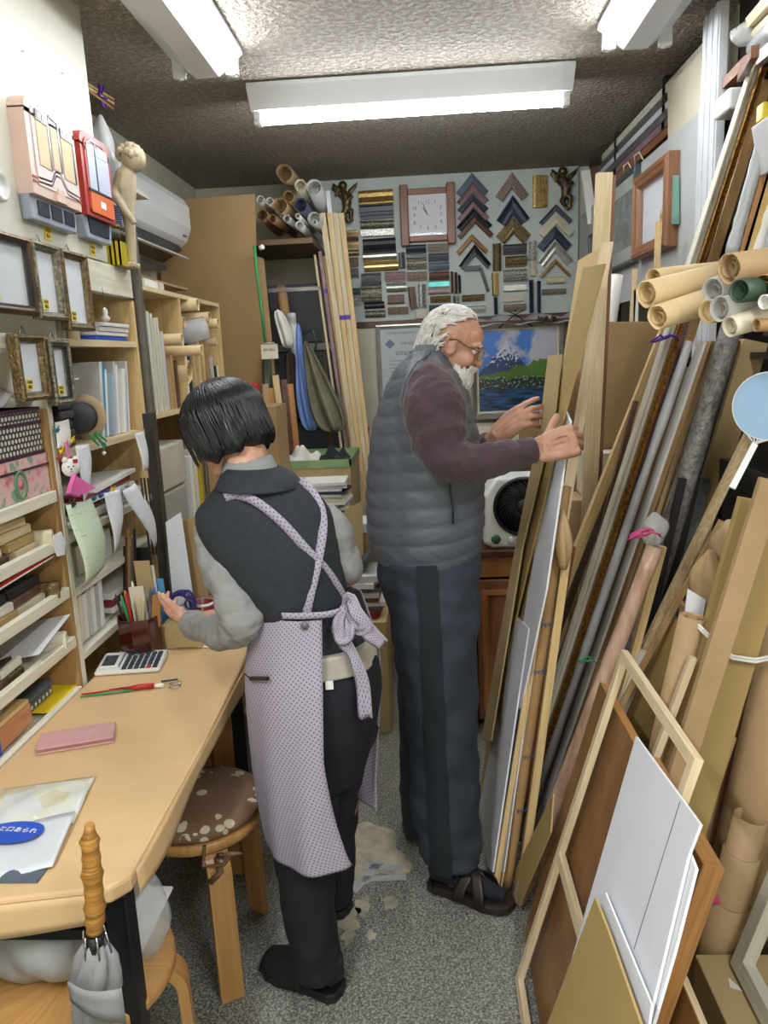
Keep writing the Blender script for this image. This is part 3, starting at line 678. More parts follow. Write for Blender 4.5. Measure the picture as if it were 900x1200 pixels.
# green clip ribbon
t = thing('binder_clip_cluster', LX(116, 520, .01), 'tangle of green and teal clips on the spool shelf edge with a small white bell', 'clips')
mb = MB()
for a, b in (((106, 512), (116, 522)), ((110, 507), (122, 524)), ((112, 506), (125, 517)), ((104, 508), (112, 518))): mb.bar(LX(*a, .01+rnd()*.01), LX(*b, .012+rnd()*.01), .006, .003, side=(0, 0, 1))
build(mb, 'green_clip', G['green'], t, label='bright green clips')
build(MB().tube([LX(118, 518, .012), LX(122, 528, .012)], .0008, 5).sph(LX(122, 531, .012), .006, 10, 6), 'bell', G['white_plastic'], t, label='white bell')
build(MB().bar(LX(116, 516, .016), LX(124, 522, .016), .008, .004, side=(0, 0, 1)), 'teal_clip', mat('teal', '1f7f8c', .4), t, label='teal clip')
# shelf 3 papers (z 1.135)
z = 1.136
for i in range(6):
    build(MB().ob((-1.12+.01*(i % 2), 2.3+.03*(i % 3), z+.008+.016*i), (.12, .02*(i % 2), .006), (0, .26-.02*i, .004*(i % 3)), (0, 0, .006)), 'paper_pile', [G['paper'], G['paper_grey'], G['mold_brown'], G['paper'], G['red'] if 0 else mat('dull_red', '8e2f33', .6), G['paper']][i], label='%s folded sheets %s the pile under the spool shelf' % (('white', 'grey', 'brown', 'cream white', 'dull red', 'top white')[i], ('at the bottom of', 'second in', 'third in', 'fourth in', 'fifth in', 'crowning')[i]), cat='papers')
# shelf 4 (z .985): grey papers;
for i in range(4): bk(2.03+.09*i, 2.1+.09*i, -1.25, -1.03, .986, 1.09-.015*(i % 2), [G['paper_grey'], G['paper_cream'], G['paper_grey'], G['paper']][i], 'card_box', 'upright stationery box %s behind the hanging receipts' % ('nearest', 'second', 'third', 'farthest')[i], 'box')
for i in range(4): build(MB().box(-1.2, -1.02+.006*(i % 2), 2.05+.02*i, 2.3, .802+.0+.0, .812) if i == 0 else MB().ob((-1.1, 2.42, .81+.022*i), (.1, 0, 0), (0, .16, 0), (0, 0, .009)), 'flat_box', [G['paper_grey'], G['paper'], G['dull_red'], G['paper']][i], label=('grey pad', 'lower white box', 'dull red box', 'upper white box')[i]+' lying on the lowest visible shelf of the middle unit', cat='box', bev=.001)
# low shelf: books upright
random.seed(5)
for i in range(7):
    y = 2.0+.028*i; cn = ['pine', 'paper_cream', 'paper', 'paper_grey', 'paper', 'plastic_clear', 'paper'][i]
    bk(y, y+.022, -1.22, -1.0, .8135 if 0 else .813, .965-.01*(i % 3), G[cn], 'catalogue', 'upright catalogue %d places from the brown shelf side on the low shelf' % (i+1) if 0 else ['wooden-backed', 'cream', 'first white', 'grey', 'second white', 'clear-covered', 'third white'][i]+' catalogue standing at the left of the low shelf', 'catalogue', lean=.012)
# papers hanging
def hang(pts, x, m, label, curl=.02, cat='receipt', name='receipt', nu=6, nv=14):
    a, b, c, d = [at(p[0], p[1], X=x) for p in pts]   # TL TR BR BL
    def f(u, v):
        p = (a*(1-u)+b*u)*(1-v)+(d*(1-u)+c*u)*v
        return p+V((curl*math.sin(v*2.6+u*1.2)*v+.006*math.sin(u*PI), 0, 0))
    mb = MB().sheet(f, nu, nv, .0006)
    W = (b-a).length; H = (d-a).length
    mb.uv = [[(u*W, v*H) for u, v in q] for q in mb.uv]
    return build(mb, name, m, label=label, cat=cat)
def clip(p, m, label, s=.011, ax=None, cat='clip', group=None):
    """small binder clip: wedge body with two wire loops"""
    p = V(p); t = thing('binder_clip', p, label, cat, group)
    build(MB().prism([p+V((-.006, -s, 0)), p+V((.007, -s, 0)), p+V((.0015, -s, -s*1.1)), p+V((-.0005, -s, -s*1.1))], (0, 2*s, 0)), 'clip_body', m, t)
    for d in (-1, 1): build(MB().tube([p+V((.002*d, -s*.5, -.002)), p+V((.006*d+.002, -s*.45, s*1.1)), p+V((.006*d+.002, s*.45, s*1.1)), p+V((.002*d, s*.5, -.002))], .0009, 6), 'wire_loop', G['steel'] if m is G['black_plastic'] else m, t)
    return t
hang([(77, 592), (107, 585), (129, 664), (94, 684)], XF+.02, G['green_print'], 'pale green calendar sheet clipped to the shelf unit', .03)
hang([(122, 578), (142, 572), (143, 632), (130, 648)], XF+.014, G['receipt_print'], 'narrow curled white receipt hanging between the green sheet and the longer receipt', .02)
hang([(143, 575), (158, 566), (190, 632), (174, 643)], XF+.03, G['receipt_print'], 'long white receipt with printed lines hanging from a steel clip', .035)
hang([(88, 523), (104, 520), (108, 560), (96, 590)], XF+.008, G['receipt_print'], 'white receipt hanging behind the paper bear', .01)
hang([(64, 495), (80, 491), (84, 522), (66, 526)], XF+.008, G['paper'], 'small blank white card clipped above the paper bear', .004, cat='card', name='card')
clip(LX(85, 590, .022), G['black_plastic'], 'black clip holding the pale green sheet')
clip(LX(148, 570, .03), G['steel'], 'steel clip holding the long white receipt')
for i, (a, b, m, lb) in enumerate(((118, 580, 'blue', 'first'), (126, 576, 'blue', 'second'), (132, 573, 'yellow_tag', 'third'), (110, 583, 'teal', 'nearest'))):
    clip(LX(a, b, .012), G[m], '%s %s clip of the coloured row under the paper bear' % (lb, {'blue': 'blue', 'yellow_tag': 'yellow', 'teal': 'teal'}[m]), .008)
for i, (a, b, m, lb) in enumerate(((66, 503, 'teal', 'teal clip on the left of the blank card'), (84, 515, 'yellow_tag', 'yellow clip right above the paper bear'), (72, 527, 'yellow_tag', 'yellow clip left of the paper bear'), (70, 536, 'red', 'red clip left of the paper bear'))):
    clip(LX(a, b, .012), G[m], lb, .008)
# bear with pink paper
t = thing('paper_bear', LX(88, 575, .03), 'white paper bear face with a pink folded paper body, clipped to the shelf edge', 'paper ornament')
c = at(83, 548, X=XF+.03)
BX, BS = V((.72, -.69, 0)), V((.69, .72, 0))
mb = MB().lathe(c, [(.001, -.002), (.024, -.002), (.024, .001), (.001, .001)], 24, BX)
for d in (-1, 1): mb.lathe(c+BS*.014*d+V((0, 0, .022)), [(.001, -.0015), (.008, -.0015), (.008, .0012), (.001, .0012)], 12, BX)
build(mb, 'bear_head', G['paper'], t)
mb = MB()
for y, z_ in ((-.007, .003), (.007, .003), (0, -.004)): mb.lathe(c+BX*.0012+BS*y+V((0, 0, z_)), [(.0001, 0), (.0022, 0), (.0022, .0012), (.0001, .0012)], 8, BX)
mb.bar(c+BX*.002-BS*.004-V((0, 0, .011)), c+BX*.002+BS*.004-V((0, 0, .011)), .0012, .001, side=(0, 0, 1)); build(mb, 'bear_face', G['black_plastic'], t)
build(MB().ob(c+BX*.002+BS*.013+V((0, 0, .016)), BX*.001, BS*.006, (0, 0, .005)), 'bow', G['red'], t)
P4 = [at(a, b, X=XF+.03) for a, b in ((84, 556), (110, 572), (88, 582), (77, 578))]
build(MB().prism([P4[0], P4[3], P4[2]], (.012, 0, 0)).prism([P4[0], P4[2], P4[1]], (.006, 0, 0)), 'folded_body', G['pink'], t, label='pink folded paper')
build(MB().ob(at(79, 526, X=XF+.025), (.003, 0, 0), (0, .007, .004), (0, -.004, .022)), 'peg', mat('pink_peg', 'd98aa8', .4), t)
# ================= far unit contents
z = 1.409
random.seed(8)
for i in range(9):
    y = 2.745+.021*i
    bk(y, y+.016, -1.3, -1.0+.004*(i % 3), z, z+.385-.018*(i//3)-.006*(i % 2), G['white_wood'] if i % 3 else G['paper'], 'white_moulding', ('first', 'second', 'third', 'fourth', 'fifth', 'sixth', 'seventh', 'eighth', 'last')[i]+' white board from the metal pole, upright in the first pigeonhole', 'moulding', 'white boards in the first pigeonhole', lean=0)
for i, (m, h, lb) in enumerate(((G['paper_grey'], .30, 'grey'), (G['tan'], .2, 'light brown'), (G['tan'], .21, 'amber'), (G['mold_brown'], .19, 'dark brown notched'))):
    bk(2.96+.045*i, 2.995+.045*i, -1.28, -1.0, z, z+h, m if i else m, 'wood_block', '%s wooden block standing in the first pigeonhole' % lb, 'wood block')
def roll(p, q, r, m, label, wall=.0015, name='paper_roll', cat='paper roll', group=None, cone=1., core=True, wob=.0, turns=1):
    """rolled paper: hollow tube with an inner spiral end and a crooked outline"""
    p, q = V(p), V(q); d = (q-p); L_ = d.length; ax = d.normalized(); a = V((0, 0, 1)) if abs(ax.z) < .9 else V((1, 0, 0)); u = (a-a.project(ax)).normalized(); w_ = ax.cross(u)
    t = MB(); n = 22; prf = []
    def ring(rr, s, k): return [p+ax*s+(u*math.cos(2*PI*j/n)*(1+wob*math.sin(j*.7+k))+w_*math.sin(2*PI*j/n)*(1-wob*.6*math.cos(j*.5+k)))*rr for j in range(n)]
    rings = [ring(r-wall, .45*L_, 0), ring((r-wall)*1., .0, 0), ring(r, 0, 0), ring(r*(1+(cone-1)*.5), L_*.5, 1), ring(r*cone, L_, 2), ring(r*cone-wall, L_, 2), ring(r*cone-wall, L_*.6, 2)]
    t.loft(rings, caps=True)
    o = build(t, name, m, label=label, cat=cat, group=group)
    if core:   # loose inner turn visible at both ends
        for s0, s1 in ((0.002, .1*L_), (L_-.002, L_*.9)):
            sp = []
            rr = (r if s0 < .01 else r*cone)
            for s in (s0, s1): sp.append([p+ax*s+(u*math.cos(a_)+w_*math.sin(a_))*(rr*(.45+.38*a_/(2*PI*1.3))) for a_ in [2*PI*1.3*j/26 for j in range(27)]])
            mb = MB(); mb.loft(sp, closed=False, caps=False); build(mb, 'inner_turn', m, o, fixn=False)
    return o
KR = G['kraft_roll']
def rollpx(a, b, ya, yb, r, m, label, **k): return roll(at(a[0], a[1], Y=ya), at(b[0], b[1], Y=yb), r, m, label, **k)
# rolls lie in depth direction out of the pigeonhole, ends poke out over X
for i, (px, py, X0, Y0, r, lb) in enumerate(((196, 440, -.97, 3.02, .022, 'upper kraft roll on the wooden blocks in the first pigeonhole'), (214, 468-12, -.92, 3.10, .021, 'lower kraft roll on the wooden blocks in the first pigeonhole'))):
    e = V((X0, Y0, z+.27-.045*i)); roll(e+V((-.3, -.0, 0)), e+V((.03, .02, 0)), r, KR, lb)
RR = [((232, 357), .026, 3.32, 'topmost kraft roll sticking out of the second pigeonhole'), ((246, 372), .025, 3.52, 'kraft roll right of the topmost one in the second pigeonhole'), ((256, 379), .022, 3.62, 'farthest kraft roll of the second pigeonhole'),
      ((216, 378), .022, 3.25, 'nearest kraft roll beside the divider of the second pigeonhole'), ((254, 400), .018, 3.66, 'small kraft roll low at the far end of the second pigeonhole')]
for (a, b), r, yy, lb in RR:
    e = at(a, b, Y=yy); roll(V((-1.28, yy, e.z)), e, r, KR, lb)
o = rollpx((210, 392), (242, 384), 3.3, 3.35, .045, G['plastic_clear'], 'clear plastic wrapped roll poking out under the topmost kraft roll', wob=.15)
e = at(222, 438, Y=3.2); roll(e+V((-.2, 0, .02)), e, .045, KR, 'wide crumpled kraft roll hanging out low by the divider', wob=.25)
for i, (m, y, h, lb) in enumerate(((G['paper'], 3.24, .22, 'white'), (G['mold_navy'], 3.29, .28, 'navy'), (G['pine'], 3.36, .24, 'pale wooden'), (G['kraft_roll'], 3.44, .30, 'kraft paper'), (G['pine'], 3.51, .26, 'pine'), (G['tan'], 3.58, .3, 'brown paper'), (G['paper_grey'], 3.65, .2, 'grey'), (G['mold_black'], 3.70, .16, 'black'), (G['paper'], 3.74, .16, 'second white'))):
    bk(y, y+.03, -1.28, -1.0, z, z+h, m, 'upright_board', '%s board standing in the second pigeonhole under the rolls' % lb, 'board')
# on top of the far unit
zt = 1.863
build(MB().cor((-1.33, 2.8, zt), (.012, 0, 0), (0, 1.12, 0), (0, 0, .09)).cor((-1.32, 2.8, zt+.078), (.16, 0, .0), (0, 1.12, 0), (0, 0, .01)), 'long_board', G['cardboard'], label='long cardboard strip lying along the top of the pigeonhole unit', cat='board')
build(MB().box(-1.08, -1.0, 2.85, 2.99, zt, zt+.03), 'small_block', G['paper'], label='first white block on top of the pigeonhole unit', cat='block')
build(MB().box(-1.07, -1.0, 3.01, 3.06, zt, zt+.03), 'small_block', G['white_wood'], label='second white block on top of the pigeonhole unit', cat='block')
build(MB().box(-1.1, -1.0, 3.2, 3.4, zt, zt+.008), 'black_book', G['black_plastic'], label='thin black notebook at the far end of the pigeonhole unit top', cat='book')
bk(2.74, 2.82, -1.2, -1.02, zt, zt+.07, G['cardboard'], 'small_box', 'small brown box on the pigeonhole unit beside the pole', 'box')
bk(2.72, 3.05, -1.16, -.98, zt+.075, zt+.095, G['black_plastic'], 'black_tray', 'flat black tray under the air conditioner', 'tray')
bk(2.84, 3.0, -1.3, -1.1, zt, zt+.075, G['paper_cream'], 'small_box', 'cream box under the black tray beneath the air conditioner', 'box')
# AC
t = thing('air_conditioner', (-1.25, 3.55, 2.12), 'white wall air conditioner above the pigeonhole unit with its flap open', 'air conditioner')
sec = [(0, .0), (.06, -.02), (.12, -.0), (.20, .06), (.225, .12), (.225, .22), (.20, .262), (.15, .275), (0, .275)]
build(MB().loft([[V((XL+.005+a*(1 if 0 < k < 3 else .985), y, 2.115+b)) for a, b in sec] for k, y in enumerate((3.1, 3.108, 3.96, 3.968))], sm=False), 'housing', mat('ac_white', 'e8eaec', .35, var=.01), t, bev=.008)
build(MB().ob((XL+.13, 3.53, 2.125), (.05, 0, .028), (0, .38, 0), (-.012, 0, .02)), 'outlet_slot', G['black_plastic'], t)
build(MB().ob((XL+.175, 3.5, 2.105), (.055, 0, -.018), (0, .39, 0), (.001, 0, .003)), 'flap', G['ac_white'], t, bev=.001)
mb = MB()
for k in range(5): mb.ob((XL+.13+.0*k, 3.2+.16*k, 2.13), (.03, 0, .012), (0, .003, 0), (-.008, 0, .02))
build(mb, 'louvre', G['mold_grey'], t)
build(MB().box(XL+.215, XL+.2265, 3.86, 3.9, 2.19, 2.196), 'indicator', G['mold_grey'], t)
# cardboard sheet
t = build(MB().prism([at(182, 237, Y=4.04), at(299, 227, Y=4.0), at(300, 300, Y=4.0), at(309, 303, Y=4.0), at(325, 468, Y=4.0), at(200, 476, Y=4.04)], (0, .012, 0)), 'cardboard_sheet', G['cardboard_dark'], label='huge upright cardboard sheet closing off the back left corner', cat='cardboard sheet')
build(MB().box(XL+.01, -.79, 4.02, 4.045, 0, 1.22), 'cardboard_sheet', G['cardboard_dark'], label='lower cardboard sheet behind the woman', cat='cardboard sheet')
# cherub statue and clutter on the ledge z=1.9
def cherub_statue():
    b = at(150, 312, Y=2.60); s = 1.
    t = thing('cherub_statue', b, 'cream plaster child statue looking down, beside the air conditioner', 'statue')
    h = at(155, 186, Y=2.60)
    mb = MB()
    def L_(a, y=2.6): return at(a[0], a[1], Y=y)
    mb.tube([L_((155, 310)), L_((153, 275)), L_((150, 248)), L_((146, 222)), L_((148, 205)), L_((150, 196))], [.016, .017, .022, .038, .034, .018], 12)
    mb.sph(h+V((.004, 0, 0)), (.040, .038, .042), 14, 10)
    mb.tube([L_((141, 212)), L_((134, 228), 2.57), L_((146, 246), 2.56), L_((158, 262), 2.56)], [.017, .015, .013, .009], 8)
    mb.tube([L_((152, 210)), L_((156, 232), 2.63), L_((152, 250), 2.6)], [.011, .009, .006], 8)
    mb.tube([h+V((.028, -.002, -.004)), h+V((.036, -.004, -.012)), h+V((.028, -.002, -.018))], [.004, .004, .004], 6)
    o = build(mb, 'body', mat('plaster', 'b8a98c', .6, var=.1, scale=(12, 12, 12)), t)
    md = o.modifiers.new('r', 'REMESH'); md.mode = 'VOXEL'; md.voxel_size = .003; md.use_smooth_shade = True
    sm = o.modifiers.new('s', 'SMOOTH'); sm.iterations = 3
    hb = MB(); random.seed(4)
    for k in range(26):
        a, e = ru(0, 6.28), ru(-.1, 1.5); d = V((math.cos(a)*math.cos(e)-.15, math.sin(a)*math.cos(e), math.sin(e)*.95))
        hb.sph(h+d*.038+V((.0, 0, .004)), .011, 8, 6)
    build(hb, 'curls', G['plaster'], t)
    build(MB().box(b.x-.035, b.x+.03, 2.57, 2.635, 1.9, b.z+.01), 'plinth', G['plaster'], t, bev=.004)
cherub_statue()
def bagshape(c, rx, ry, h, m, label, cat='bag', seed=1, name='plastic_bag', nu=22, nv=10, fold=.18):
    random.seed(seed); ph = [ru(0, 6.28) for _ in range(6)]; c = V(c); rings = []
    for i in range(nv+1):
        v = i/nv; r = math.sin(PI*min(max(v*.86+.1, 0), 1))**.6*(1 if v < .75 else 1-(v-.75)*1.8)
        rings.append([c+V((rx*r*math.cos(a)*(1+fold*math.sin(3*a+ph[0]+v*4)+fold*.6*math.sin(5*a+ph[1]-v*6)), ry*r*math.sin(a)*(1+fold*math.sin(4*a+ph[2]+v*5)), h*v)) for a in [2*PI*j/nu for j in range(nu)]])
    return build(MB().loft(rings), name, m, label=label, cat=cat)
mat('cloudy_plastic', 'c4c6c8', .3, var=.08, alpha=.75, bump=.6, bscale=20.)
bagshape(at(128, 232, Y=2.62), .036, .04, .25, G['cloudy_plastic'], 'pale crumpled plastic bag hanging beside the plaster child statue', seed=3)
t = thing('ribbon_tin', at(131, 278, Y=2.55), 'small round green tin with a brass rim beside the white cupboard edge', 'tin')
build(MB().lathe(at(131, 279, Y=2.55), [(.001, 0), (.028, 0), (.028, .028), (.001, .028)], 22), 'tin_body', mat('tin_green', '46503f', .4), t)
build(MB().lathe(at(131, 279, Y=2.55)+V((0, 0, .028)), [(.001, 0), (.0295, 0), (.0295, .012), (.001, .012)], 22), 'lid', G['brass'], t)
def stripes(nt, tc):
    sx = nd(nt, 'ShaderNodeSeparateXYZ'); nt.links.new(tc.outputs['Object'], sx.inputs[0])
    s = mth(nt, 'FRACT', mth(nt, 'MULTIPLY', mth(nt, 'ADD', sx.outputs[1], mth(nt, 'MULTIPLY', sx.outputs[2], 1.3)), 110.))
    return mixc(nt, mth(nt, 'GREATER_THAN', s, .4), s2l('e0e4ea'), s2l('2c62c0'))
patmat('blue_stripes', stripes, .5)
build(pfx([(119, 228), (141, 244), (121, 258)], -.985, .03), 'striped_package', G['blue_stripes'], label='blue and white striped wedge package by the statue', cat='package', bev=.003).location.y += .16
bp = at(137, 296, Y=2.56)
mat('yellow_plastic', 'd9bf2a', .4)
t = thing('yellow_basket', (bp.x, 2.56, 1.901), 'yellow lattice basket on the ledge under the statue', 'basket')
mb = MB()
for k in range(7): mb.box(-1.03, -.955, 2.52, 2.6, 1.902+.011*k, 1.906+.011*k)
build(mb, 'lattice', G['yellow_plastic'], t)
mb = MB()
for k in range(6): mb.box(-1.03+.015*k-.003, -1.03+.015*k+.003, 2.517, 2.603, 1.901, 1.975)
for k in range(5): mb.box(-1.033, -.952, 2.52+.019*k-.003, 2.52+.019*k+.003, 1.901, 1.975)
build(mb, 'ribs', G['yellow_plastic'], t)
t = thing('stick_bundle', at(118, 112, X=-1.1), 'bundle of thin sticks tied with purple ribbon near the ceiling at the cupboard edge', 'stick bundle')
for i in range(5):
    build(MB().bar(at(95, 92+2*i, X=-1.12+.01*i), at(133, 118+2.5*i-(i % 2)*4, X=-1.12+.01*i), .006, .006), 'stick', G['pine'] if i % 2 else G['batten'], t)
mb = MB(); c = at(117, 113, X=-1.09)
for k in range(6): a = k*1.05; mb.tube([c, c+V((.01, .03*math.cos(a), .03*math.sin(a))), c+V((.015, .045*math.cos(a+.3), .04*math.sin(a+.3)))], [.003, .008, .003], 6, flat=.4)
build(mb, 'ribbon', G['purple'], t, label='purple ribbon')
build(MB().box(XL+.01, -1.02, 2.5, 3.05, 2.20, 2.215).box(XL+.01, -1.3, 2.5, 2.52, 1.9, 2.2), 'high_shelf', G['cream_wood'], label='small high wall shelf behind the cupboard wall, under the stick bundle', cat='shelf').hide_render = False
# ================= table
TZ = .72
t = thing('work_table', (-.78, 1.65, 0), 'work table covered with smooth kraft paper, black metal legs', 'table')
top = [V((-1.0+.012, 1.115, TZ)), V((-.535, 1.125, TZ)), V((-.53, 1.45, TZ)), V((-.545, 1.85, TZ)), V((-.562, 2.19, TZ)), V((-.97, 2.235, TZ)), V((-.97, 1.99, TZ))]
top = [V((-.972, 1.05, TZ)), V((-.56, 1.118, TZ)), V((-.535, 1.15, TZ)), V((-.536, 1.6, TZ)), V((-.552, 2.0, TZ)), V((-.566, 2.22, TZ)), V((-.9, 2.5, TZ)), V((-.972, 2.5, TZ))]
build(MB().prism([p-V((0, 0, .032)) for p in top], (0, 0, .032)), 'table_top', G['kraft_table'], t, bev=.007)
# folded paper overhang at the front edge and side
build(MB().sheet(lambda u, v: V((-.97+.40*u, 1.047+.067*u-.002-.003*v+.0, TZ-.006-.05*v-.012*math.sin(u*3)*v)), 10, 4, .0008), 'paper_fold', G['kraft_table'], t)
build(MB().sheet(lambda u, v: V((-.534-.016*u**2+.003*v+.004*math.sin(u*14)*v, 1.17+.95*u, TZ-.006-(.045+.012*math.sin(u*9))*v)), 24, 4, .0008), 'paper_fold', G['kraft_table'], t)
for x, y in ((-.565, 1.16), (-.60, 2.15), (-.93, 1.12), (-.93, 2.3)): build(MB().box(x-.02, x+.02, y-.02, y+.02, 0, TZ-.033), 'leg', G['black_metal'], t, bev=.003)
build(MB().box(-.93, -.585, 1.14, 1.165, TZ-.12, TZ-.1), 'cross_bar', G['black_metal'], t)
build(MB().box(-.61, -.59, 1.18, 2.13, TZ-.06, TZ-.035), 'cross_bar', G['black_metal'], t)
# calculator
def placed(name, c, ang, tilt=0.): return None
def localm(c, ang): 
    r = rotz(ang); c = V(c); return lambda x, y, z: c+r @ V((x, y, z))
T = localm((-.885, 2.075, TZ+.001), .12)
t = thing('calculator', T(0, 0, 0), 'white desktop calculator with dark keys lying on the kraft table', 'calculator')
def tb(T, x0, x1, y0, y1, z0, z1, dz=0.):
    mb = MB(); mb.hexa([T(x0, y0, z0), T(x1, y0, z0), T(x1, y1, z0), T(x0, y1, z0), T(x0, y0, z1), T(x1, y0, z1), T(x1, y1, z1+dz), T(x0, y1, z1+dz)]); return mb
# body wedge : keypad to +x, display to -x ; tilt so the back (+y) is higher
build(tb(T, -.09, .095, -.062, .062, 0, .012, .012), 'calculator_body', mat('calc_white', 'dcdad2', .4, var=.02), t, bev=.006)
def tz(y): return .0125+.012*(y+.062)/.124
def key(x, y, w, h, m, nm_='key'):
    mb = MB(); mb.hexa([T(x-w, y-h, tz(y-h)), T(x+w, y-h, tz(y-h)), T(x+w, y+h, tz(y+h)), T(x-w, y+h, tz(y+h)), T(x-w*.85, y-h*.85, tz(y-h)+.004), T(x+w*.85, y-h*.85, tz(y-h)+.004), T(x+w*.85, y+h*.85, tz(y+h)+.004), T(x-w*.85, y+h*.85, tz(y+h)+.004)]); return build(mb, nm_, m, t)
key(-.052, .008, .033, .046, G['calc_white'], 'display_hood'); key(-.058, .0, .022, .036, mat('lcd', '3d4446', .15), 'display')
bl = key(-.025, .008, .003, .046, mat('calc_blue', '243a7c', .4), 'trim_stripe')
for r in range(5):
    for c_ in range(6):
        m = G['mold_black'] if 0 else mat('key_dark', '33404a', .4)
        if (r, c_) == (4, 1): m = mat('key_teal', '2f9c94', .4)
        if (r, c_) == (0, 4): m = mat('key_red', 'b8323a', .4)
        key(-.008+.0175*c_, -.047+.0205*r, .0068, .0072, m)
# red scissors / pen bundle
T = localm((-.82, 1.905, TZ+.001), .22)
t = thing('tweezer_set', T(0, 0, 0), 'red and green handled craft tools with wire rings lying by the calculator', 'tools')
for i, (x0, x1, y0, y1, r, m) in enumerate(((-.13, .02, .004, .003, .0035, 'red'), (-.13, .0, -.012, -.006, .0035, 'green'), (-.02, .06, -.003, .0, .008, 'red'), (.055, .085, .0, -.002, .006, 'paper'), (-.06, .03, .012, .008, .004, 'black_plastic'), (-.07, .02, -.012, -.004, .0025, 'steel'))):
    build(MB().tube([T(x0, y0, r), T((x0+x1)/2, (y0+y1)/2, r*1.2), T(x1, y1, r)], [r*.5, r, r], 8), 'handle', G[m], t, label={'red': 'red handle', 'green': 'green handle'}.get(m))
for dx, dy in ((.115, .012), (.115, -.012)):
    build(MB().tube([T(dx+.016*math.cos(a*.524), dy+.012*math.sin(a*.524), .004) for a in range(13)], .0017, 6), 'wire_ring', G['steel'], t)
build(MB().bar(T(.075, .03, .005), T(.12, .034, .005), .005, .003), 'blade', G['mold_black'], t)
# pink phone case
T = localm((-.845, 1.63, TZ+.001), .33)
t = thing('phone_case', T(0, 0, 0), 'pink leather phone wallet lying on the kraft table', 'phone case')
lp = mat('pink_leather', 'c99a98', .5, var=.06, scale=(20, 20, 20), bump=.25, bscale=120.)
build(tb(T, -.085, .083, -.042, .042, 0, .0045), 'cover', lp, t, bev=.0018); build(tb(T, -.085, .083, -.042, .042, .0115, .016), 'cover', lp, t, bev=.0018)
build(tb(T, -.083, .081, -.039, .039, .0046, .0114), 'phone', mat('pink_dark', 'a87d7c', .5), t, bev=.002); build(tb(T, -.086, .084, .040, .0445, .001, .015), 'spine', lp, t, bev=.002)
# bag of sweets bottom left
T = localm((-.83, 1.27, TZ+.001), .1)
def bagm(nt, tc):
    n = nd(nt, 'ShaderNodeTexVoronoi', Scale=22.); nt.links.new(tc.outputs['Object'], n.inputs['Vector'])
    r = nd(nt, 'ShaderNodeValToRGB'); nt.links.new(n.outputs['Color'], r.inputs[0]); e = r.color_ramp.elements
    e[0].position = .1; e[0].color = c4(s2l('b9a878')); e[1].position = .9; e[1].color = c4(s2l('e0e0d8'))
    for p, c in ((.3, 'cfd0b8'), (.5, 'b8c0d0'), (.7, 'd6cfa4')): x = e.new(p); x.color = c4(s2l(c))
    n2 = nd(nt, 'ShaderNodeTexNoise', Scale=40.); nt.links.new(tc.outputs['Object'], n2.inputs['Vector'])
    return mixc(nt, mth(nt, 'MULTIPLY', n2.outputs[0], .7), r.outputs[0], s2l('dcdcd2'))
patmat('sweet_bag', bagm, .25)
t = thing('sweets_bag', T(0, 0, 0), 'pale patterned gift bag with a blue oval label at the near end of the table', 'bag')
Q = [at(a, b, Z=TZ+.004) for a, b in ((-60, 935), (112, 910), (62, 1018), (-60, 1040))]
def qf(u, v, z): p = (Q[0]*(1-u)+Q[1]*u)*(1-v)+(Q[3]*(1-u)+Q[2]*u)*v; return V((p.x, p.y, TZ+.003+z))
build(MB().sheet(lambda u, v: qf(u, v*.55, .012*math.sin(PI*min(u*1.0, 1))*math.sin(PI*v*.9)**.7+.006*math.sin(9*u+5*v)**2*(1-abs(2*v-1))), 24, 12, .003), 'bag_film', G['sweet_bag'], t)
build(MB().sheet(lambda u, v: qf(u*1.0, .5+v*.5, .011-.009*v+.003*math.sin(8*u)), 20, 8, .002), 'lower_panel', mat('bag_white', 'd2d6da', .3, var=.05), t)
c = (qf(.52, .62, .014)); rx, ry = .062, .034
build(MB().prism([c+V((rx*math.cos(a*PI/10)*(1 if abs(math.cos(a*PI/10)) < .9 else .96), ry*math.sin(a*PI/10), .001*math.cos(a*PI/10))) for a in range(20)], (0, 0, .0012)), 'blue_label', G['blue'], t, label='blue oval label with white writing')
build(textmb('\u3072\u3068\u53e3\u3042\u3089\u308c', c+V((.0, .006, .0022)), (1, -.12, 0), (.12, 1, 0), .016, ext=.0003), 'label_text', G['paper'], t)
build(MB().ob(qf(.3, .93, -.001), (.11, 0, 0), (0, .02, 0), (0, 0, .003)), 'blue_booklet', G['mold_bluegrey'], label='grey-blue booklet peeking out under the patterned gift bag', cat='booklet')
# pen pot
c = at(166, 764, Z=TZ+.001); c = V((-.885, 2.17, TZ+.001))
t = thing('pen_pot', c, 'glossy dark red-brown octagonal pen pot on the table', 'pen pot')
build(MB().lathe(c, [(.001, 0), (.064, 0), (.064, .004), (.067, .12), (.067, .125), (.062, .125), (.06, .01), (.001, .01)], 8, sm=False), 'pot', mat('lacquer', '45180f', .15, var=.1, coat=.6), t, bev=.002)
random.seed(31)
def pen(p, q, r, m, label, name='pen'):
    return build(MB().tube([p, (V(p)+V(q))/2, q, V(q)+(V(q)-V(p)).normalized()*.012], [r, r, r, r*.25], 8), name, m, label=label, cat='pen')
pl = [('mold_navy', 'dark navy'), ('blue', 'bright blue'), ('steel', 'steel'), ('white_plastic', 'white'), ('batten', 'wooden'), ('black_plastic', 'black'), ('green', 'green'), ('red', 'red'), ('pine', 'pale wooden'), ('mold_grey', 'grey')]
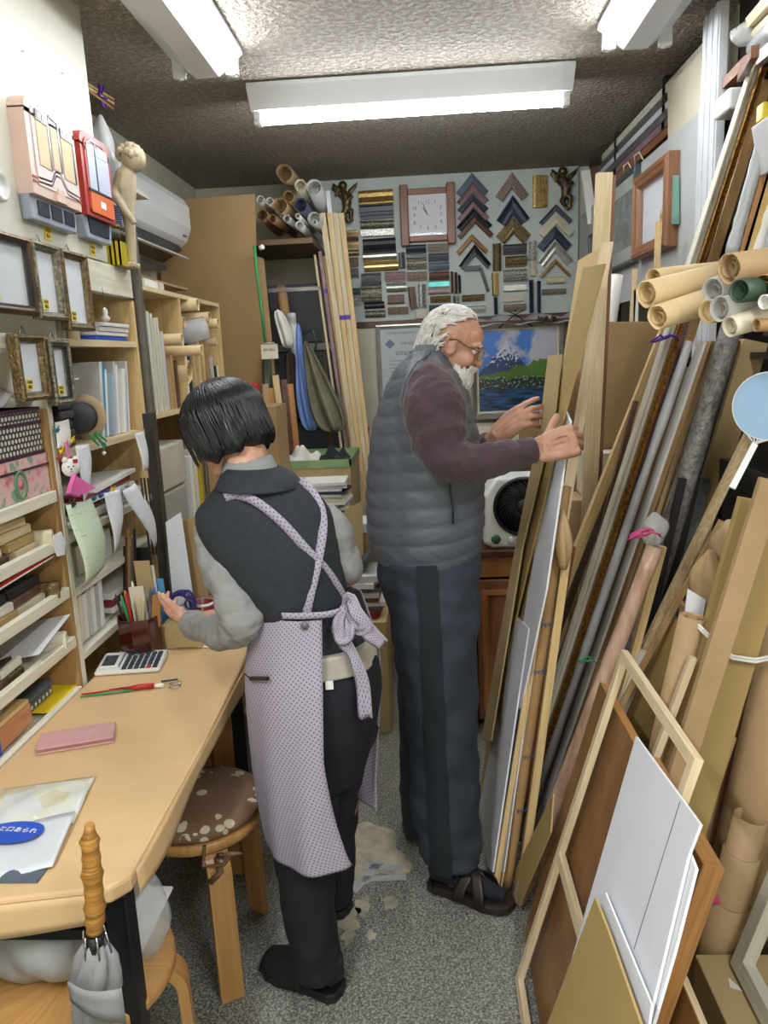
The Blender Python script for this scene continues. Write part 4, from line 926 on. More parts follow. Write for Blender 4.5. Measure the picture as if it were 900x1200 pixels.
for i, (mn, lb) in enumerate(pl):
    a = i*.63+.2; r = .035 if i % 2 else .02; b = c+V((r*math.cos(a)*.8, r*math.sin(a)*.8, .0115)); e = b+V((math.cos(a)*.03, math.sin(a)*.03, .17+.035*rnd()))
    pen(b, e, .0042, G[mn], lb+' pen standing in the dark red-brown pot')
o = build(MB().ob(c+V((.0, .012, .15)), (.022, 0, .002), (0, .003, .0), (-.004, 0, .06)), 'name_card', G['paper_cream'], label='cream folded card stuck in the pen pot', cat='card')
o = build(MB().ob(c+V((.05, .02, .17)), (.018, .002, .004), (0, .002, .0), (-.004, 0, .018)), 'name_card', mat('card_blue', '5aa8dc', .5), label='light blue card sticking up from the pen pot', cat='card')
o = build(MB().ob(c+V((.055, -.01, .14)), (.016, .004, .0), (0, .004, .0), (.006, 0, .05)), 'wooden_ruler', G['batten'], label='brown wooden ruler leaning in the pen pot', cat='ruler')
# tall thin sticks behind the pot
for i in range(6):
    p = at(146+3.2*i, 745, Y=2.33); q = at(146+2.3*i, 640-10*(i % 3), Y=2.35)
    build(MB().bar((p.x, 2.33, TZ+.001), q, .007, .006), 'thin_rod', [G['black_metal'], G['mold_brown'], G['batten'], G['grey_metal'], G['mold_brown'], G['black_metal']][i], label='%s thin rod standing behind the pen pot' % ('leftmost black', 'second, dark brown', 'third, tan', 'fourth, grey', 'fifth, dark brown', 'rightmost black')[i], cat='rod')
build(MB().frame(at(155, 700, Y=2.4), (1, 0, 0), (0, 0, 1), (0, -1, 0), .08, .17, [(0, 0), (0, .008), (.008, .008), (.008, 0)]).cor(at(155, 700, Y=2.4), (.08, 0, 0), (0, 0, .17), (0, .002, 0)), 'small_black_frame', G['mold_black'], label='small black picture frame standing behind the pen pot', cat='picture frame')
for i, (a, b, w, h, m, lb) in enumerate(((163, 690, .05, .09, 'cardboard', 'brown envelope'), (170, 695, .045, .09, 'paper_cream', 'pink-cream envelope'), (178, 700, .05, .06, 'card_blue', 'blue leaflet'))):
    p = at(a, b, Y=2.28+.015*i); h += p.z-TZ-.001; p.z = TZ+.001; build(MB().cor(p, (w, 0, 0), (0, .004, 0), (-.008, 0, h)), 'leaflet', G[m], label=lb+' standing in the clutter right of the pen pot', cat='leaflet')
# newspaper sheets, cardboard, cup, tissue box
p = at(192, 705, Y=2.45)
def lean(pts, y0, y1, m, name, label, cat, th=.004, uvs=1.):
    q = [at(a, b, Y=y) for (a, b), y in zip(pts, (y1, y1, y0, y0))]
    mb = MB().prism(q, (0, th, 0)); return build(mb, name, m, label=label, cat=cat)
printm('flyer_print', 'd2d5dc', '5c4f62', 18, 22, .6)
lean([(194, 612), (212, 600), (229, 718), (205, 728)], 2.36, 2.42, G['flyer_print'], 'flyer', 'printed advertising flyer leaning upright left of the brown cardboard', 'flyer', .002)
lean([(206, 612), (238, 604), (246, 722), (228, 724)], 2.43, 2.48, G['cardboard_dark'], 'cardboard_piece', 'brown cardboard piece standing upright behind the cup', 'cardboard')
c = at(235, 714, Z=TZ+.03); c = V((-.735, 2.33, TZ+.03)); 
build(MB().box(-.80, -.62, 2.25, 2.42, TZ+.001, TZ+.028), 'small_tray', G['paper'], label='low white box under the red cup at the far end of the table', cat='box', bev=.002)
t = thing('paper_cup', c, 'dark red cup with a white rim and white logo behind the white box', 'cup')
build(MB().lathe(c, [(.001, 0), (.027, 0), (.036, .08), (.0345, .08), (.026, .004), (.001, .004)], 26), 'cup_wall', mat('cup_red', '7d1a26', .35), t)
build(MB().lathe(c+V((0, 0, .073)), [(.0352, 0), (.0362, .001), (.037, .009), (.0345, .009)], 26, caps=False), 'rim', G['paper'], t)
build(MB().lathe(c+V((.0, -.0315, .04)), [(.001, -.001), (.011, .0), (.001, .002)], 12, (0, -1, .1)), 'logo', G['paper'], t)
o = build(MB().ob((-.665, 2.30, TZ+.05), (.045, -.02, 0), (.012, .05, 0), (0, 0, .02)), 'tissue_box', G['paper'], label='white and purple small carton in front of the red cup', cat='carton', bev=.002)
build(MB().ob((-.665, 2.30, TZ+.04), (.0455, -.02, 0), (.012, .0505, 0), (0, 0, .006)), 'purple_band', mat('purple_dull', '4a4278', .5), o)
build(MB().sheet(lambda u, v: V((-.86+.30*u, 2.20+.22*v+.01*u, TZ+.003+.004*math.sin(u*5)**2+.004*v)), 8, 6, .0015), 'paper_sheet', G['paper'], label='large white sheet lying at the far end of the table under her arm', cat='paper')
# tape roll on the table
c = at(213, 708, Y=2.27)
t = thing('tape_roll', c, 'purple tape roll standing behind her hand', 'tape')
build(MB().lathe(c+V((0, -.012, 0)), [(.03, 0), (.046, 0), (.046, .022), (.03, .022), (.03, 0)], 28, (.2, 1, 0), caps=False), 'tape', mat('tape_purple', '3a2f7a', .25), t)
build(MB().lathe(c+V((0, -.012, 0)), [(.026, .001), (.03, 0.0), (.03, .022), (.026, .021), (.026, .001)], 28, (.2, 1, 0), caps=False), 'core', G['paper_cream'], t)
build(MB().box(c.x-.05, c.x+.075, 2.20, 2.33, TZ+.006, c.z-.047), 'desk_box', G['cardboard'], label='small cardboard box under the purple tape roll and scissors', cat='box', bev=.002)
c = at(221, 703, Y=2.22)
t = thing('scissors', c, 'scissors with dark blue ring handles right of the purple tape', 'scissors')
for dz in (-.014, .016): build(MB().tube([c+V((.012*math.cos(a*.524), 0, dz+.014*math.sin(a*.524))) for a in range(13)], .0035, 8), 'ring_handle', mat('navy_plastic', '262a72', .3), t)
build(MB().bar(c+V((-.01, 0, -.01)), c+V((-.05, .01, -.05)), .008, .002), 'blade', G['steel'], t)
# boxes under the far unit/behind woman: clear plastic drawers + bag
build(MB().box(-1.3, -1.0, 2.76, 3.1, .802, 1.10), 'storage_box', mat('cloudy_box', 'b4b2a6', .4, alpha=.85, var=.1), label='cloudy plastic storage box under the pigeonholes', cat='storage box', bev=.01)
build(MB().box(-1.3, -1.0, 2.77, 3.12, 1.105, 1.28), 'storage_box', mat('cloudy_box2', 'c6c2b2', .4, var=.1), label='cream plastic storage box stacked right under the pigeonholes', cat='storage box', bev=.01)
for i, (m, lb) in enumerate((('paper', 'first white'), ('paper_cream', 'cream'), ('yellow_plastic', 'yellow-edged'), ('cardboard', 'brown'), ('paper', 'second white'))):
    bk(3.17+.06*i, 3.21+.06*i, -1.25, -1.0, .802, 1.2+.02*(i % 2), G[m], 'binder', lb+' binder standing behind the woman under the pigeonholes', 'binder')
build(MB().box(-1.0+.005, -.93, 2.78, 2.86, .722, .9), 'grey_box', G['mold_grey'], label='grey box standing at the far end of the table', cat='box').location.z -= 0
bagshape((-.86, 2.78, TZ), .09, .08, .17, G['plastic_clear'], 'clear crumpled bag behind the brown cardboard on the table', seed=9)
build(MB().box(-1.0+.006, -.7, 2.6, 3.1, 0, TZ), 'low_cabinet', G['panel_wood'], label='low wooden cabinet beyond the table', cat='cabinet', bev=.004)
# strip of black/white papers on the pole
hang([(158, 508), (168, 505), (176, 548), (166, 552)], XF+.035, printm('stripe_print', 'e0e0e0', '202024', 60, 1, .8), 'folded black and white strip of paper hanging on the pole', .01, name='paper_strip', cat='paper')
for i in range(3): build(MB().bar(at(165+4*i, 560, X=XF+.04), at(176+4*i, 650, X=XF+.04), .005, .004), 'dark_cable', G['mold_black'], label='%s dark rod hanging along the pole' % ('left', 'middle', 'right')[i], cat='rod')
# ================= stools
def stool(c, ang, r, h, label, cushion=None, legs=(0, 1, 2), m=None):
    t = thing('bentwood_stool', (c[0], c[1], 0), label, 'stool')
    m = m or G['birch']
    build(MB().lathe((c[0], c[1], h-.028), [(.001, 0), (r-.004, 0), (r, .004), (r, .022), (r-.006, .028), (.001, .028)], 40), 'seat', m, t)
    for k in legs:
        a = ang+k*2*PI/3 if len(legs) == 3 else ang+k*PI/2
        d = V((math.cos(a), math.sin(a), 0)); s = V((-math.sin(a), math.cos(a), 0)); cc = V((c[0], c[1], 0))
        pts = [(r*.45, h-.034)]+[(r-.06+.055*math.sin(b)+.012, h-.034-.055+.055*math.cos(b)) for b in [PI/2*j/8 for j in range(9)]]+[(r+.018, 0.0)]
        path = [cc+d*x+V((0, 0, z_)) for x, z_ in pts]
        tmb = MB(); rings = []
        for i, p in enumerate(path):
            dd = (path[min(i+1, len(path)-1)]-path[max(i-1, 0)]).normalized(); nn = s.cross(dd)
            rings.append([p+s*.03+nn*.011, p-s*.03+nn*.011, p-s*.03-nn*.011, p+s*.03-nn*.011])
        rings[-1] = [V((q.x, q.y, 0)) for q in rings[-1]]
        build(tmb.loft(rings, sm=False), 'leg', m, t, bev=.002)
    return t
def tapes(nt, tc):
    v = nd(nt, 'ShaderNodeTexVoronoi', Scale=26.); nt.links.new(tc.outputs['Object'], v.inputs['Vector'])
    n = nd(nt, 'ShaderNodeTexNoise', Scale=9., Detail=3); nt.links.new(tc.outputs['Object'], n.inputs['Vector'])
    f = mth(nt, 'MULTIPLY', mth(nt, 'LESS_THAN', v.outputs['Distance'], .36), mth(nt, 'GREATER_THAN', n.outputs[0], .5))
    return mixc(nt, f, mixc(nt, n.outputs[0], s2l('5a4030'), s2l('8a6a4c')), s2l('c9bfa4'))
patmat('tapestry', tapes, .7)
S1 = (-.63, 1.80)
t = stool(S1, -1.05, .165, .43, 'birch stool with a flowered tapestry cushion tied on, under the table')
build(MB().lathe((S1[0], S1[1], .4305), [(.001, 0), (.15, 0), (.168, .012), (.165, .03), (.12, .043), (.001, .046)], 36), 'cushion', G['tapestry'], t)
for k in (0, 1):
    a = -1.05+k*2*PI/3; p = V((S1[0]+.175*math.cos(a), S1[1]+.175*math.sin(a), .40))
    build(MB().tube([p+V((-.03, 0, .03)), p+V((-.035, -.012, -.02)), p+V((.02, -.02, -.01)), p+V((.035, 0, .005))], .009, 8, flat=.5).tube([p, p+V((.01, -.02, -.03)), p+V((-.02, -.02, -.06))], .008, 8, flat=.4).tube([p, p+V((.03, -.01, .012)), p+V((.06, .0, .006))], [.007, .006, .003], 8), 'cushion_tie', G['tapestry'], t)
stool((-.70, 1.25), .3, .175, .45, 'bare birch stool at the bottom left under a plastic sack', legs=(0, 1, 2, 3))
# third stool (behind table leg, back-left leg visible) + chair legs behind woman
stool((-.62, 2.3), .35, .16, .55, 'tall birch stool behind the table end, beside the apron')
# sack of plastic on the stool, below table
bagshape((-.76, 1.25, .451), .12, .10, .19, G['cloudy_plastic'], 'big crumpled translucent sack lying on the bare stool', seed=12)
bagshape((-.585, 1.28, .452), .05, .055, .21, G['plastic_clear'], 'clear crumpled plastic bag at the right rim of the bare stool', seed=14)
build(MB().prism([at(203, 1040, Y=1.36), at(158, 1135, Y=1.24), at(150, 1095, Y=1.24), at(165, 1040, Y=1.36)], (-.004, .004, 0)), 'white_card', G['white_board'], label='white card standing on the bare stool behind the table leg', cat='card')
# umbrella
def umbrella():
    y = 1.09; T0 = at(104, 972, Y=y-.03); 
    t = thing('umbrella', at(103, 1200, Y=y-.03), 'furled grey folding umbrella with bamboo handle hooked at the table edge', 'umbrella')
    pts = [at(a, b, Y=y-.045) for a, b in ((105, 966), (105, 985), (107, 1005), (108, 1024), (110, 1045), (111, 1062), (111, 1080), (111, 1092))]
    rs = [.006, .0145, .0135, .0165, .014, .0165, .0145, .013]
    # bamboo nodes
    pp, rr = [], []
    for i in range(len(pts)-1):
        for k in range(3): pp.append(pts[i].lerp(pts[i+1], k/3)); rr.append(rs[i]*(1-k/3)+rs[i+1]*k/3+(.0015 if k == 0 else -.0006))
    pp.append(pts[-1]); rr.append(rs[-1])
    build(MB().tube(pp, rr, 14), 'handle', mat('bamboo', 'b9873f', .35, var=.2, scale=(12, 12, 160), col2='8a5c24', bump=.3, bscale=(20, 20, 300)), t)
    hub = at(111, 1094, Y=y-.045)
    build(MB().tube([hub, at(112, 1118, Y=y-.045)], .014, 12), 'collar', G['black_plastic'], t)
    for k in range(6):
        a = k*PI/3; o = V((math.cos(a)*.018, math.sin(a)*.016, 0)); build(MB().tube([hub+o+V((0, 0, .004)), hub+o*1.3-V((0, 0, .035))], .0018, 6), 'rib_tip', G['steel'], t)
    rings = []; b = at(113, 1108, Y=y-.045); e = at(110, 1225, Y=y-.045)
    for i in range(9):
        v = i/8; p = b.lerp(e, v); r = [.017, .03, .036, .038, .036, .034, .03, .026, .016][i]
        rings.append([p+V((math.cos(a)*r*(1+.22*math.sin(6*a+v*5)), math.sin(a)*r*.8*(1+.22*math.cos(6*a+v*5)), .008*math.sin(6*a)*(1-v))) for a in [2*PI*j/36 for j in range(36)]])
    build(MB().loft(rings), 'canopy', mat('umbrella_cloth', '8a8a8c', .6, var=.08, scale=(20, 20, 20), bump=.1, bscale=100.), t)
    q = at(118, 1150, Y=y-.07)
    build(MB().sheet(lambda u, v: V((b.x-.035+.085*u, y-.08-.012*math.sin(u*PI), b.z-.035-.012*u-(.035+.03*u)*v)), 10, 3, .0015), 'closing_strap', G['umbrella_cloth'], t)
umbrella()
# ================================================================ BACK WALL
YP = 4.925
pg = struct(MB().box(-.62, .955, YP, YB-.001, 1.792, CZ-.001), 'trim_2', G['pegboard'])
struct(MB().box(-.50, .955, 4.90, YB-.001, 1.755, 1.790), 'trim_3', G['dark_wood'])
struct(MB().box(-.50, -.475, 4.90, YB-.001, 0, 1.755), 'trim_4', G['dark_wood'])
struct(MB().box(-.47, .12, 4.915, YB-.001, 0, 1.754), 'door_1', mat('door_cream', 'c9c4ac', .5, var=.03, scale=(3, 3, 3)))
def Z7(x, y): return (380+x/3., 180+y/3.)
def PW(x, y, d=0.): return at(*Z7(x, y), Y=YP-d)
US = {}
PROFS = {'flat': [(0, 0), (0, .016), (.1, .02), (.9, .02), (1, .016), (1, 0)],
         'scoop': [(0, 0), (0, .03), (.12, .032), (.25, .02), (.55, .012), (.8, .014), (.9, .02), (1, .018), (1, 0)],
         'round': [(0, 0), (0, .01), (.15, .022), (.4, .03), (.6, .03), (.85, .022), (1, .01), (1, 0)],
         'step': [(0, 0), (0, .012), (.25, .014), (.27, .024), (.5, .026), (.52, .034), (.85, .036), (1, .03), (1, 0)]}
# (x0,y0,x1,y1, material, profile, label)
BAR = [
 (120, 130, 244, 180, 'gold', 'scoop', 'wide gold carved sample at the top of the column beside the cherub'),
 (125, 184, 245, 232, 'mold_navy', 'step', 'navy sample right under the wide gold carved one'),
 (126, 236, 246, 262, 'silver_orn', 'round', 'thin silver beaded sample under the navy one'),
 (127, 264, 247, 292, 'mold_check', 'flat', 'black and silver chequered sample left of the clock'),
 (135, 299, 253, 347, 'mold_black', 'scoop', 'wide black sample under the chequered one'),
 (136, 343, 256, 380, 'silver', 'round', 'plain silver sample between a black and a gold one'),
 (140, 379, 262, 414, 'gold_smooth', 'round', 'plain gold sample below the plain silver one'),
 (64, 271, 122, 290, 'gold_smooth', 'step', 'gold and dark striped sample, topmost by the pale sticks'),
 (66, 293, 122, 310, 'mold_brown', 'step', 'thin brown sample second in the column by the pale sticks'),
 (68, 312, 122, 334, 'gold_smooth', 'step', 'shiny gold sample third in the column by the pale sticks'),
 (70, 337, 124, 362, 'gold', 'round', 'gold leaf patterned sample fourth in the column by the pale sticks'),
 (74, 364, 122, 400, 'mold_brownorn', 'scoop', 'brown ornate sample fifth in the column by the pale sticks'),
 (78, 403, 122, 440, 'mold_grey', 'step', 'dark grey sample sixth in the column by the pale sticks'),
 (84, 472, 128, 498, 'mold_teal', 'scoop', 'dark teal sample seventh in the column by the pale sticks'),
 (84, 502, 130, 540, 'mold_check', 'step', 'black and silver sample second from the bottom by the pale sticks'),
 (88, 546, 110, 584, 'mold_grey', 'flat', 'small grey sample at the bottom left corner of the sample board'),
 (130, 419, 202, 464, 'mold_grey', 'scoop', 'dark grey textured sample under the plain gold one'),
 (130, 466, 204, 520, 'silver_orn', 'scoop', 'tall silver-brown floral sample above the beaded black one'),
 (140, 520, 213, 547, 'mold_black', 'round', 'black beaded sample above the lowest silver rope'),
 (143, 550, 216, 578, 'silver_orn', 'round', 'silver rope sample at the bottom left of the board'),
 (212, 415, 286, 452, 'mold_mauve', 'step', 'brown-mauve sample right of the dark grey textured one'),
 (218, 453, 290, 488, 'silver', 'round', 'pale silver rope sample under the brown-mauve one'),
 (222, 495, 283, 530, 'mold_brown', 'flat', 'red-brown sample above the beaded brown one'),
 (224, 539, 297, 566, 'mold_brownorn', 'step', 'beaded brown sample at the bottom beside the silver rope'),
 (286, 320, 359, 350, 'mold_navy', 'scoop', 'navy sample directly under the clock'),
 (289, 352, 360, 371, 'mold_black', 'flat', 'thin black sample under the navy one below the clock'),
 (290, 372, 362, 407, 'silver_orn', 'scoop', 'marbled silver sample below the clock'),
 (290, 416, 362, 449, 'mold_brownorn', 'step', 'brown and silver sample under the marbled silver one'),
 (363, 318, 438, 349, 'mold_brownorn', 'step', 'brown and silver sample at the top right below the clock'),
 (365, 351, 438, 381, 'mold_navy', 'step', 'navy sample second below the right clock corner'),
 (366, 382, 440, 412, 'mold_bluegrey', 'scoop', 'blue-grey sample third below the right clock corner'),
 (368, 415, 440, 446, 'mold_brown', 'scoop', 'dark brown sample just above the shiny turquoise one'),
 (365, 448, 440, 471, 'mold_holo', 'flat', 'shiny turquoise sample above the old man'),
 (365, 473, 440, 496, 'mold_pink', 'round', 'pinkish rope sample under the turquoise one'),
 (372, 500, 445, 525, 'gold_dark', 'step', 'dark gold sample under the pinkish rope'),
 (368, 531, 442, 555, 'mold_teal', 'step', 'dark teal sample just over the old man, upper one'),
 (375, 558, 430, 574, 'mold_teal', 'flat', 'dark teal sample just over the old man, lower one'),
 (483, 496, 563, 520, 'gold_dark', 'step', 'dark gold sample above the lowest silver bar in the middle'),
 (487, 536, 568, 560, 'silver', 'step', 'silver bar sample at the bottom middle of the board'),
 (627, 319, 710, 357, 'mold_black', 'step', 'black sample under the widest brown and gold corner'),
 (635, 361, 710, 400, 'gold_dark', 'step', 'gold and brown sample under the black one on the right'),
 (628, 406, 712, 448, 'mold_check', 'scoop', 'black and silver rope sample in the right column'),
 (630, 458, 712, 485, 'silver', 'flat', 'plain grey silver sample in the right column'),
 (627, 499, 700, 522, 'mold_cream', 'flat', 'cream sample in the right column of bars'),
 (630, 529, 708, 556, 'mold_brownorn', 'step', 'brown silver sample lowest in the right column of bars'),
 (780, 431, 845, 457, 'mold_cream', 'scoop', 'small cream offcut under the thin gold-brown corner'),
 (765, 476, 848, 497, 'mold_brownorn', 'step', 'grey-brown long sample under the small cream offcut'),
]
VER = [
 (262, 349, 285, 404, 'mold_grey', 'narrow upright grey sample right of the plain gold one'),
 (297, 470, 325, 545, 'mold_brown', 'upright red-brown sample slightly tilted below the clock'),
 (330, 460, 359, 540, 'mold_check', 'upright dark striped sample below the clock'),
 (444, 416, 455, 490, 'mold_brown', 'thin upright brown sample, left of three near the turquoise bar'),
 (457, 418, 468, 492, 'gold_dark', 'thin upright gold sample, middle of three near the turquoise bar'),
 (471, 429, 481, 490, 'mold_black', 'thin upright black sample, right of three near the turquoise bar'),
 (453, 501, 462, 555, 'mold_grey', 'thin upright grey sample over his head, left one'),
 (467, 501, 476, 556, 'silver', 'thin upright silver sample over his head, right one'),
 (591, 318, 621, 412, 'gold_dark', 'upright brown and gold sample left of the black bars'),
 (588, 422, 614, 497, 'gold_smooth', 'upright shiny gold sample left of the rope sample'),
 (596, 506, 608, 565, 'mold_navy', 'thin upright navy sample under the shiny gold upright'),
 (732, 80, 785, 190, 'gold', 'wide upright gold ridged sample beside the right cherub'),
 (714, 310, 742, 372, 'mold_check', 'upright black silver sample beside the silver corner'),
 (722, 378, 746, 430, 'mold_cream', 'upright cream sample beside the thin gold-brown corner'),
 (720, 446, 733, 560, 'mold_navy', 'left of two long upright navy strips on the right'),
 (747, 449, 760, 560, 'mold_navy', 'right of two long upright navy strips on the right'),
]
SG = 'frame moulding samples on the back wall board'
random.seed(2)
for i, (x0, y0, x1, y1, m, pf, lb) in enumerate(BAR):
    a, b = PW(x0, y0+2), PW(x1, y1-2); c = (a+b)/2; w = (b.x-a.x)/2*.99; h = (a.z-b.z)/2*.93-.0
    h = max(h, .012); tl = ru(-.012, .012)
    ux = V((1, 0, tl)).normalized(); uz = V((-tl, 0, 1)).normalized(); n = V((0, -1, 0))
    prof = [(p[0]*2*h, p[1]*(1.3 if h > .03 else .8)) for p in PROFS[pf]]
    build(MB().sweep([(c-ux*w-uz*h, uz, n), (c+ux*w-uz*h, uz, n)], prof), 'moulding_sample', G[m], label=lb, cat='moulding sample', group=SG)
for i, (x0, y0, x1, y1, m, lb) in enumerate(VER):
    a, b = PW(x0, y0), PW(x1, y1); c = (a+b)/2; w = (b.x-a.x)/2; h = (a.z-b.z)/2; tl = .09 if i == 1 else ru(-.02, .02)
    ux = V((1, 0, tl)).normalized(); uz = V((-tl, 0, 1)).normalized(); n = V((0, -1, 0))
    prof = [(p[0]*2*w, p[1]) for p in PROFS['step' if i % 2 else 'scoop']]
    build(MB().sweep([(c-uz*h+ux*w, -ux, n), (c+uz*h+ux*w, -ux, n)], prof), 'moulding_sample', G[m], label=lb, cat='moulding sample', group=SG)
# chevrons (corner samples) : apex x,y ; half span ; drop ; rail width
CHV = [
 (520, 68, 57, 68, 24, 'mold_bluegrey', 'topmost blue-grey corner sample right of the clock'),
 (521, 103, 56, 66, 24, 'mold_mauve', 'mauve corner sample second from the top right of the clock'),
 (522, 133, 55, 64, 22, 'mold_navy', 'navy corner sample third from the top right of the clock'),
 (524, 162, 56, 64, 20, 'mold_mauve', 'mauve corner sample fourth from the top right of the clock'),
 (527, 190, 62, 66, 22, 'mold_black', 'black corner sample fifth from the top right of the clock'),
 (531, 220, 64, 66, 18, 'mold_brown', 'brown corner sample sixth from the top right of the clock'),
 (520, 282, 57, 62, 16, 'mold_ochre', 'golden brown corner sample alone under the stack of six'),
 (529, 320, 56, 72, 16, 'mold_black', 'outer black corner sample above the thin black half frame'),
 (530, 345, 50, 56, 9, 'mold_bluegrey', 'thin inner grey corner sample nested under the black one'),
 (660, 66, 59, 82, 32, 'mold_brownorn', 'ornate brown corner sample at the top of the middle column'),
 (662, 148, 58, 84, 40, 'mold_navy', 'big navy corner sample under the ornate brown one'),
 (664, 222, 62, 66, 40, 'gold_dark', 'widest dark corner sample with gold, middle column'),
 (663, 250, 38, 48, 12, 'gold_smooth', 'bright gold corner sample nested in the widest dark one'),
 (812, 180, 58, 60, 14, 'mold_grey', 'thin grey corner sample, topmost below the right cherub'),
 (814, 210, 64, 66, 28, 'mold_cream', 'cream corner sample below the thin grey one'),
 (808, 252, 61, 72, 28, 'mold_navy', 'navy corner sample between cream and silver ones'),
 (810, 306, 60, 72, 26, 'silver', 'silver corner sample below the navy one on the right'),
 (811, 370, 56, 58, 11, 'mold_ochre', 'thin gold-brown corner sample, lowest on the right'),
]
for i, (ax_, ay, hs, dr, rw, m, lb) in enumerate(CHV):
    A = PW(ax_, ay); Lp = PW(ax_-hs, ay+dr); Rp = PW(ax_+hs, ay+dr)
    dz = (Lp.z+Rp.z)/2; Lp = V((Lp.x, YP, dz)); Rp = V((Rp.x, YP, dz)); A = V(((Lp.x+Rp.x)/2, YP, A.z))
    dl = (Lp-A).normalized(); W = rw/3*YP/900*.95; n = V((0, -1, 0))
    inl = V((-dl.z, 0, dl.x)); inl = inl if inl.z < 0 else -inl; inl = V((abs(inl.x), 0, inl.z)); inr = V((-inl.x, 0, inl.z)); mid = V((0, 0, -1/abs(inl.z)))
    zo = .002*(i % 3)
    prof = [(p[0]*W, p[1]*.85) for p in PROFS[('step', 'scoop', 'step')[i % 3]]]
    sg = MB().sweep([(Lp, inl, n), (A, mid, n), (Rp, inr, n)], prof)
    build(sg, 'corner_sample', G[m], label=lb, cat='corner sample', group='corner samples on the back wall board')
mb = MB(); a, b, c = PW(492, 405), PW(550, 403), PW(576, 486)
mb.bar(a-V((0, .008, 0)), b-V((0, .008, 0)), .03, .014, side=(0, 0, 1)); mb.bar(b-V((0, .008, 0)), c-V((0, .008, 0)), .02, .014, side=(1, 0, 0))
build(mb, 'corner_sample', G['mold_black'], label='thin black half frame sample, open at the left', cat='corner sample', group='corner samples on the back wall board')
build(MB().box(PW(322, 555).x, PW(358, 555).x, YP-.03, YP, PW(340, 580).z, PW(340, 552).z).tube([PW(250, 588), PW(300, 582), PW(325, 572)], .004, 6), 'junction_box', G['paper_cream'], label='small cream electric box with cable at the board bottom', cat='electric box', bev=.002)
# clock
a, b = at(468, 221, Y=YP), at(534, 284, Y=YP); W, H = b.x-a.x, a.z-b.z
t = thing('wall_clock', (a.x+W/2, YP, b.z), 'square brown wooden wall clock with a white face on the sample board', 'clock')
n = V((0, -1, 0)); o = V((a.x, YP, b.z)); wn = G['frame_walnut']
for x in (0, W-.05): build(MB().box(o.x+x, o.x+x+.05, YP-.05, YP, o.z-.012, o.z+H+.012), 'side_post', wn, t, bev=.006)
for z_ in (.012, H-.045): build(MB().box(o.x+.05, o.x+W-.05, YP-.035, YP, o.z+z_, o.z+z_+.034), 'cross_rail', wn, t, bev=.004)
fc = V((o.x+W/2, YP-.021, o.z+H/2)); build(MB().box(o.x+.05, o.x+W-.05, YP-.02, YP-.002, o.z+.045, o.z+H-.045), 'clock_face', G['white_board'], t)
for k in range(1, 13):
    A = k*PI/6; m_ = max(abs(math.sin(A)), abs(math.cos(A))); rx, rz = .078/m_, .078/m_
    build(textmb(str(k), fc+V((math.sin(A)*min(rx, .092)*1.02, -.0008, math.cos(A)*min(rz, .088)*.95)), (1, 0, 0), (0, 0, 1), .03, ext=.0004), 'numeral', G['mold_black'], t)
for A, l, w_ in ((math.radians(-22), .075, .004), (math.radians(-32), .052, .006), (math.radians(118), .03, .002)):
    build(MB().bar(fc+V((0, -.004, 0)), fc+V((math.sin(A)*l, -.004, math.cos(A)*l)), w_, .0015), 'hand', G['black_plastic'] if A < 1 else G['gold_smooth'], t)
build(MB().box(o.x+.05, o.x+W-.05, YP-.033, YP-.031, o.z+.045, o.z+H-.045), 'glass', mat('clock_glass', 'f0f0f0', .02, alpha=.1, var=0), t)
# cherubs
def cherub(c, flip, label):
    c = V(c); t = thing('cherub_ornament', c, label, 'ornament'); f = flip
    P = lambda x, y, z: c+V((x*f, -y, z))
    mb = MB(); mb.sph(P(.0, .03, .10), .028, 12, 8); mb.tube([P(0, .03, .078), P(.01, .03, .045), P(.02, .03, .0), P(.015, .03, -.03)], [.014, .026, .03, .024], 10)
    mb.tube([P(.01, .03, -.025), P(.045, .04, -.05), P(.04, .035, -.09), P(.05, .04, -.105)], [.021, .018, .012, .008], 8)
    mb.tube([P(.015, .03, -.03), P(-.005, .04, -.065), P(.02, .03, -.10), P(.03, .04, -.12)], [.021, .018, .012, .008], 8)
    mb.tube([P(-.01, .03, .06), P(-.045, .045, .045), P(-.03, .05, .085)], [.012, .010, .007], 8); mb.tube([P(.03, .03, .055), P(.055, .045, .03), P(.03, .055, .012)], [.012, .01, .007], 8)
    o = build(mb, 'body', G['bronze'], t); md = o.modifiers.new('r', 'REMESH'); md.mode = 'VOXEL'; md.voxel_size = .005; md.use_smooth_shade = True
    for s in (-1, 1): build(MB().loft([[P(.01+s*(.015+.02*k)+.006*math.cos(a), .012+.006*math.sin(a), .05+.018*k+(.03-.004*k)*math.cos(a)) for a in [2*PI*j/10 for j in range(10)]] for k in range(4)]), 'wing', G['bronze'], t)
    return t
cherub(PW(70, 178), 1, 'bronze cherub ornament at the top left of the sample board'); cherub(PW(835, 130), 1, 'bronze cherub ornament at the top right of the sample board')
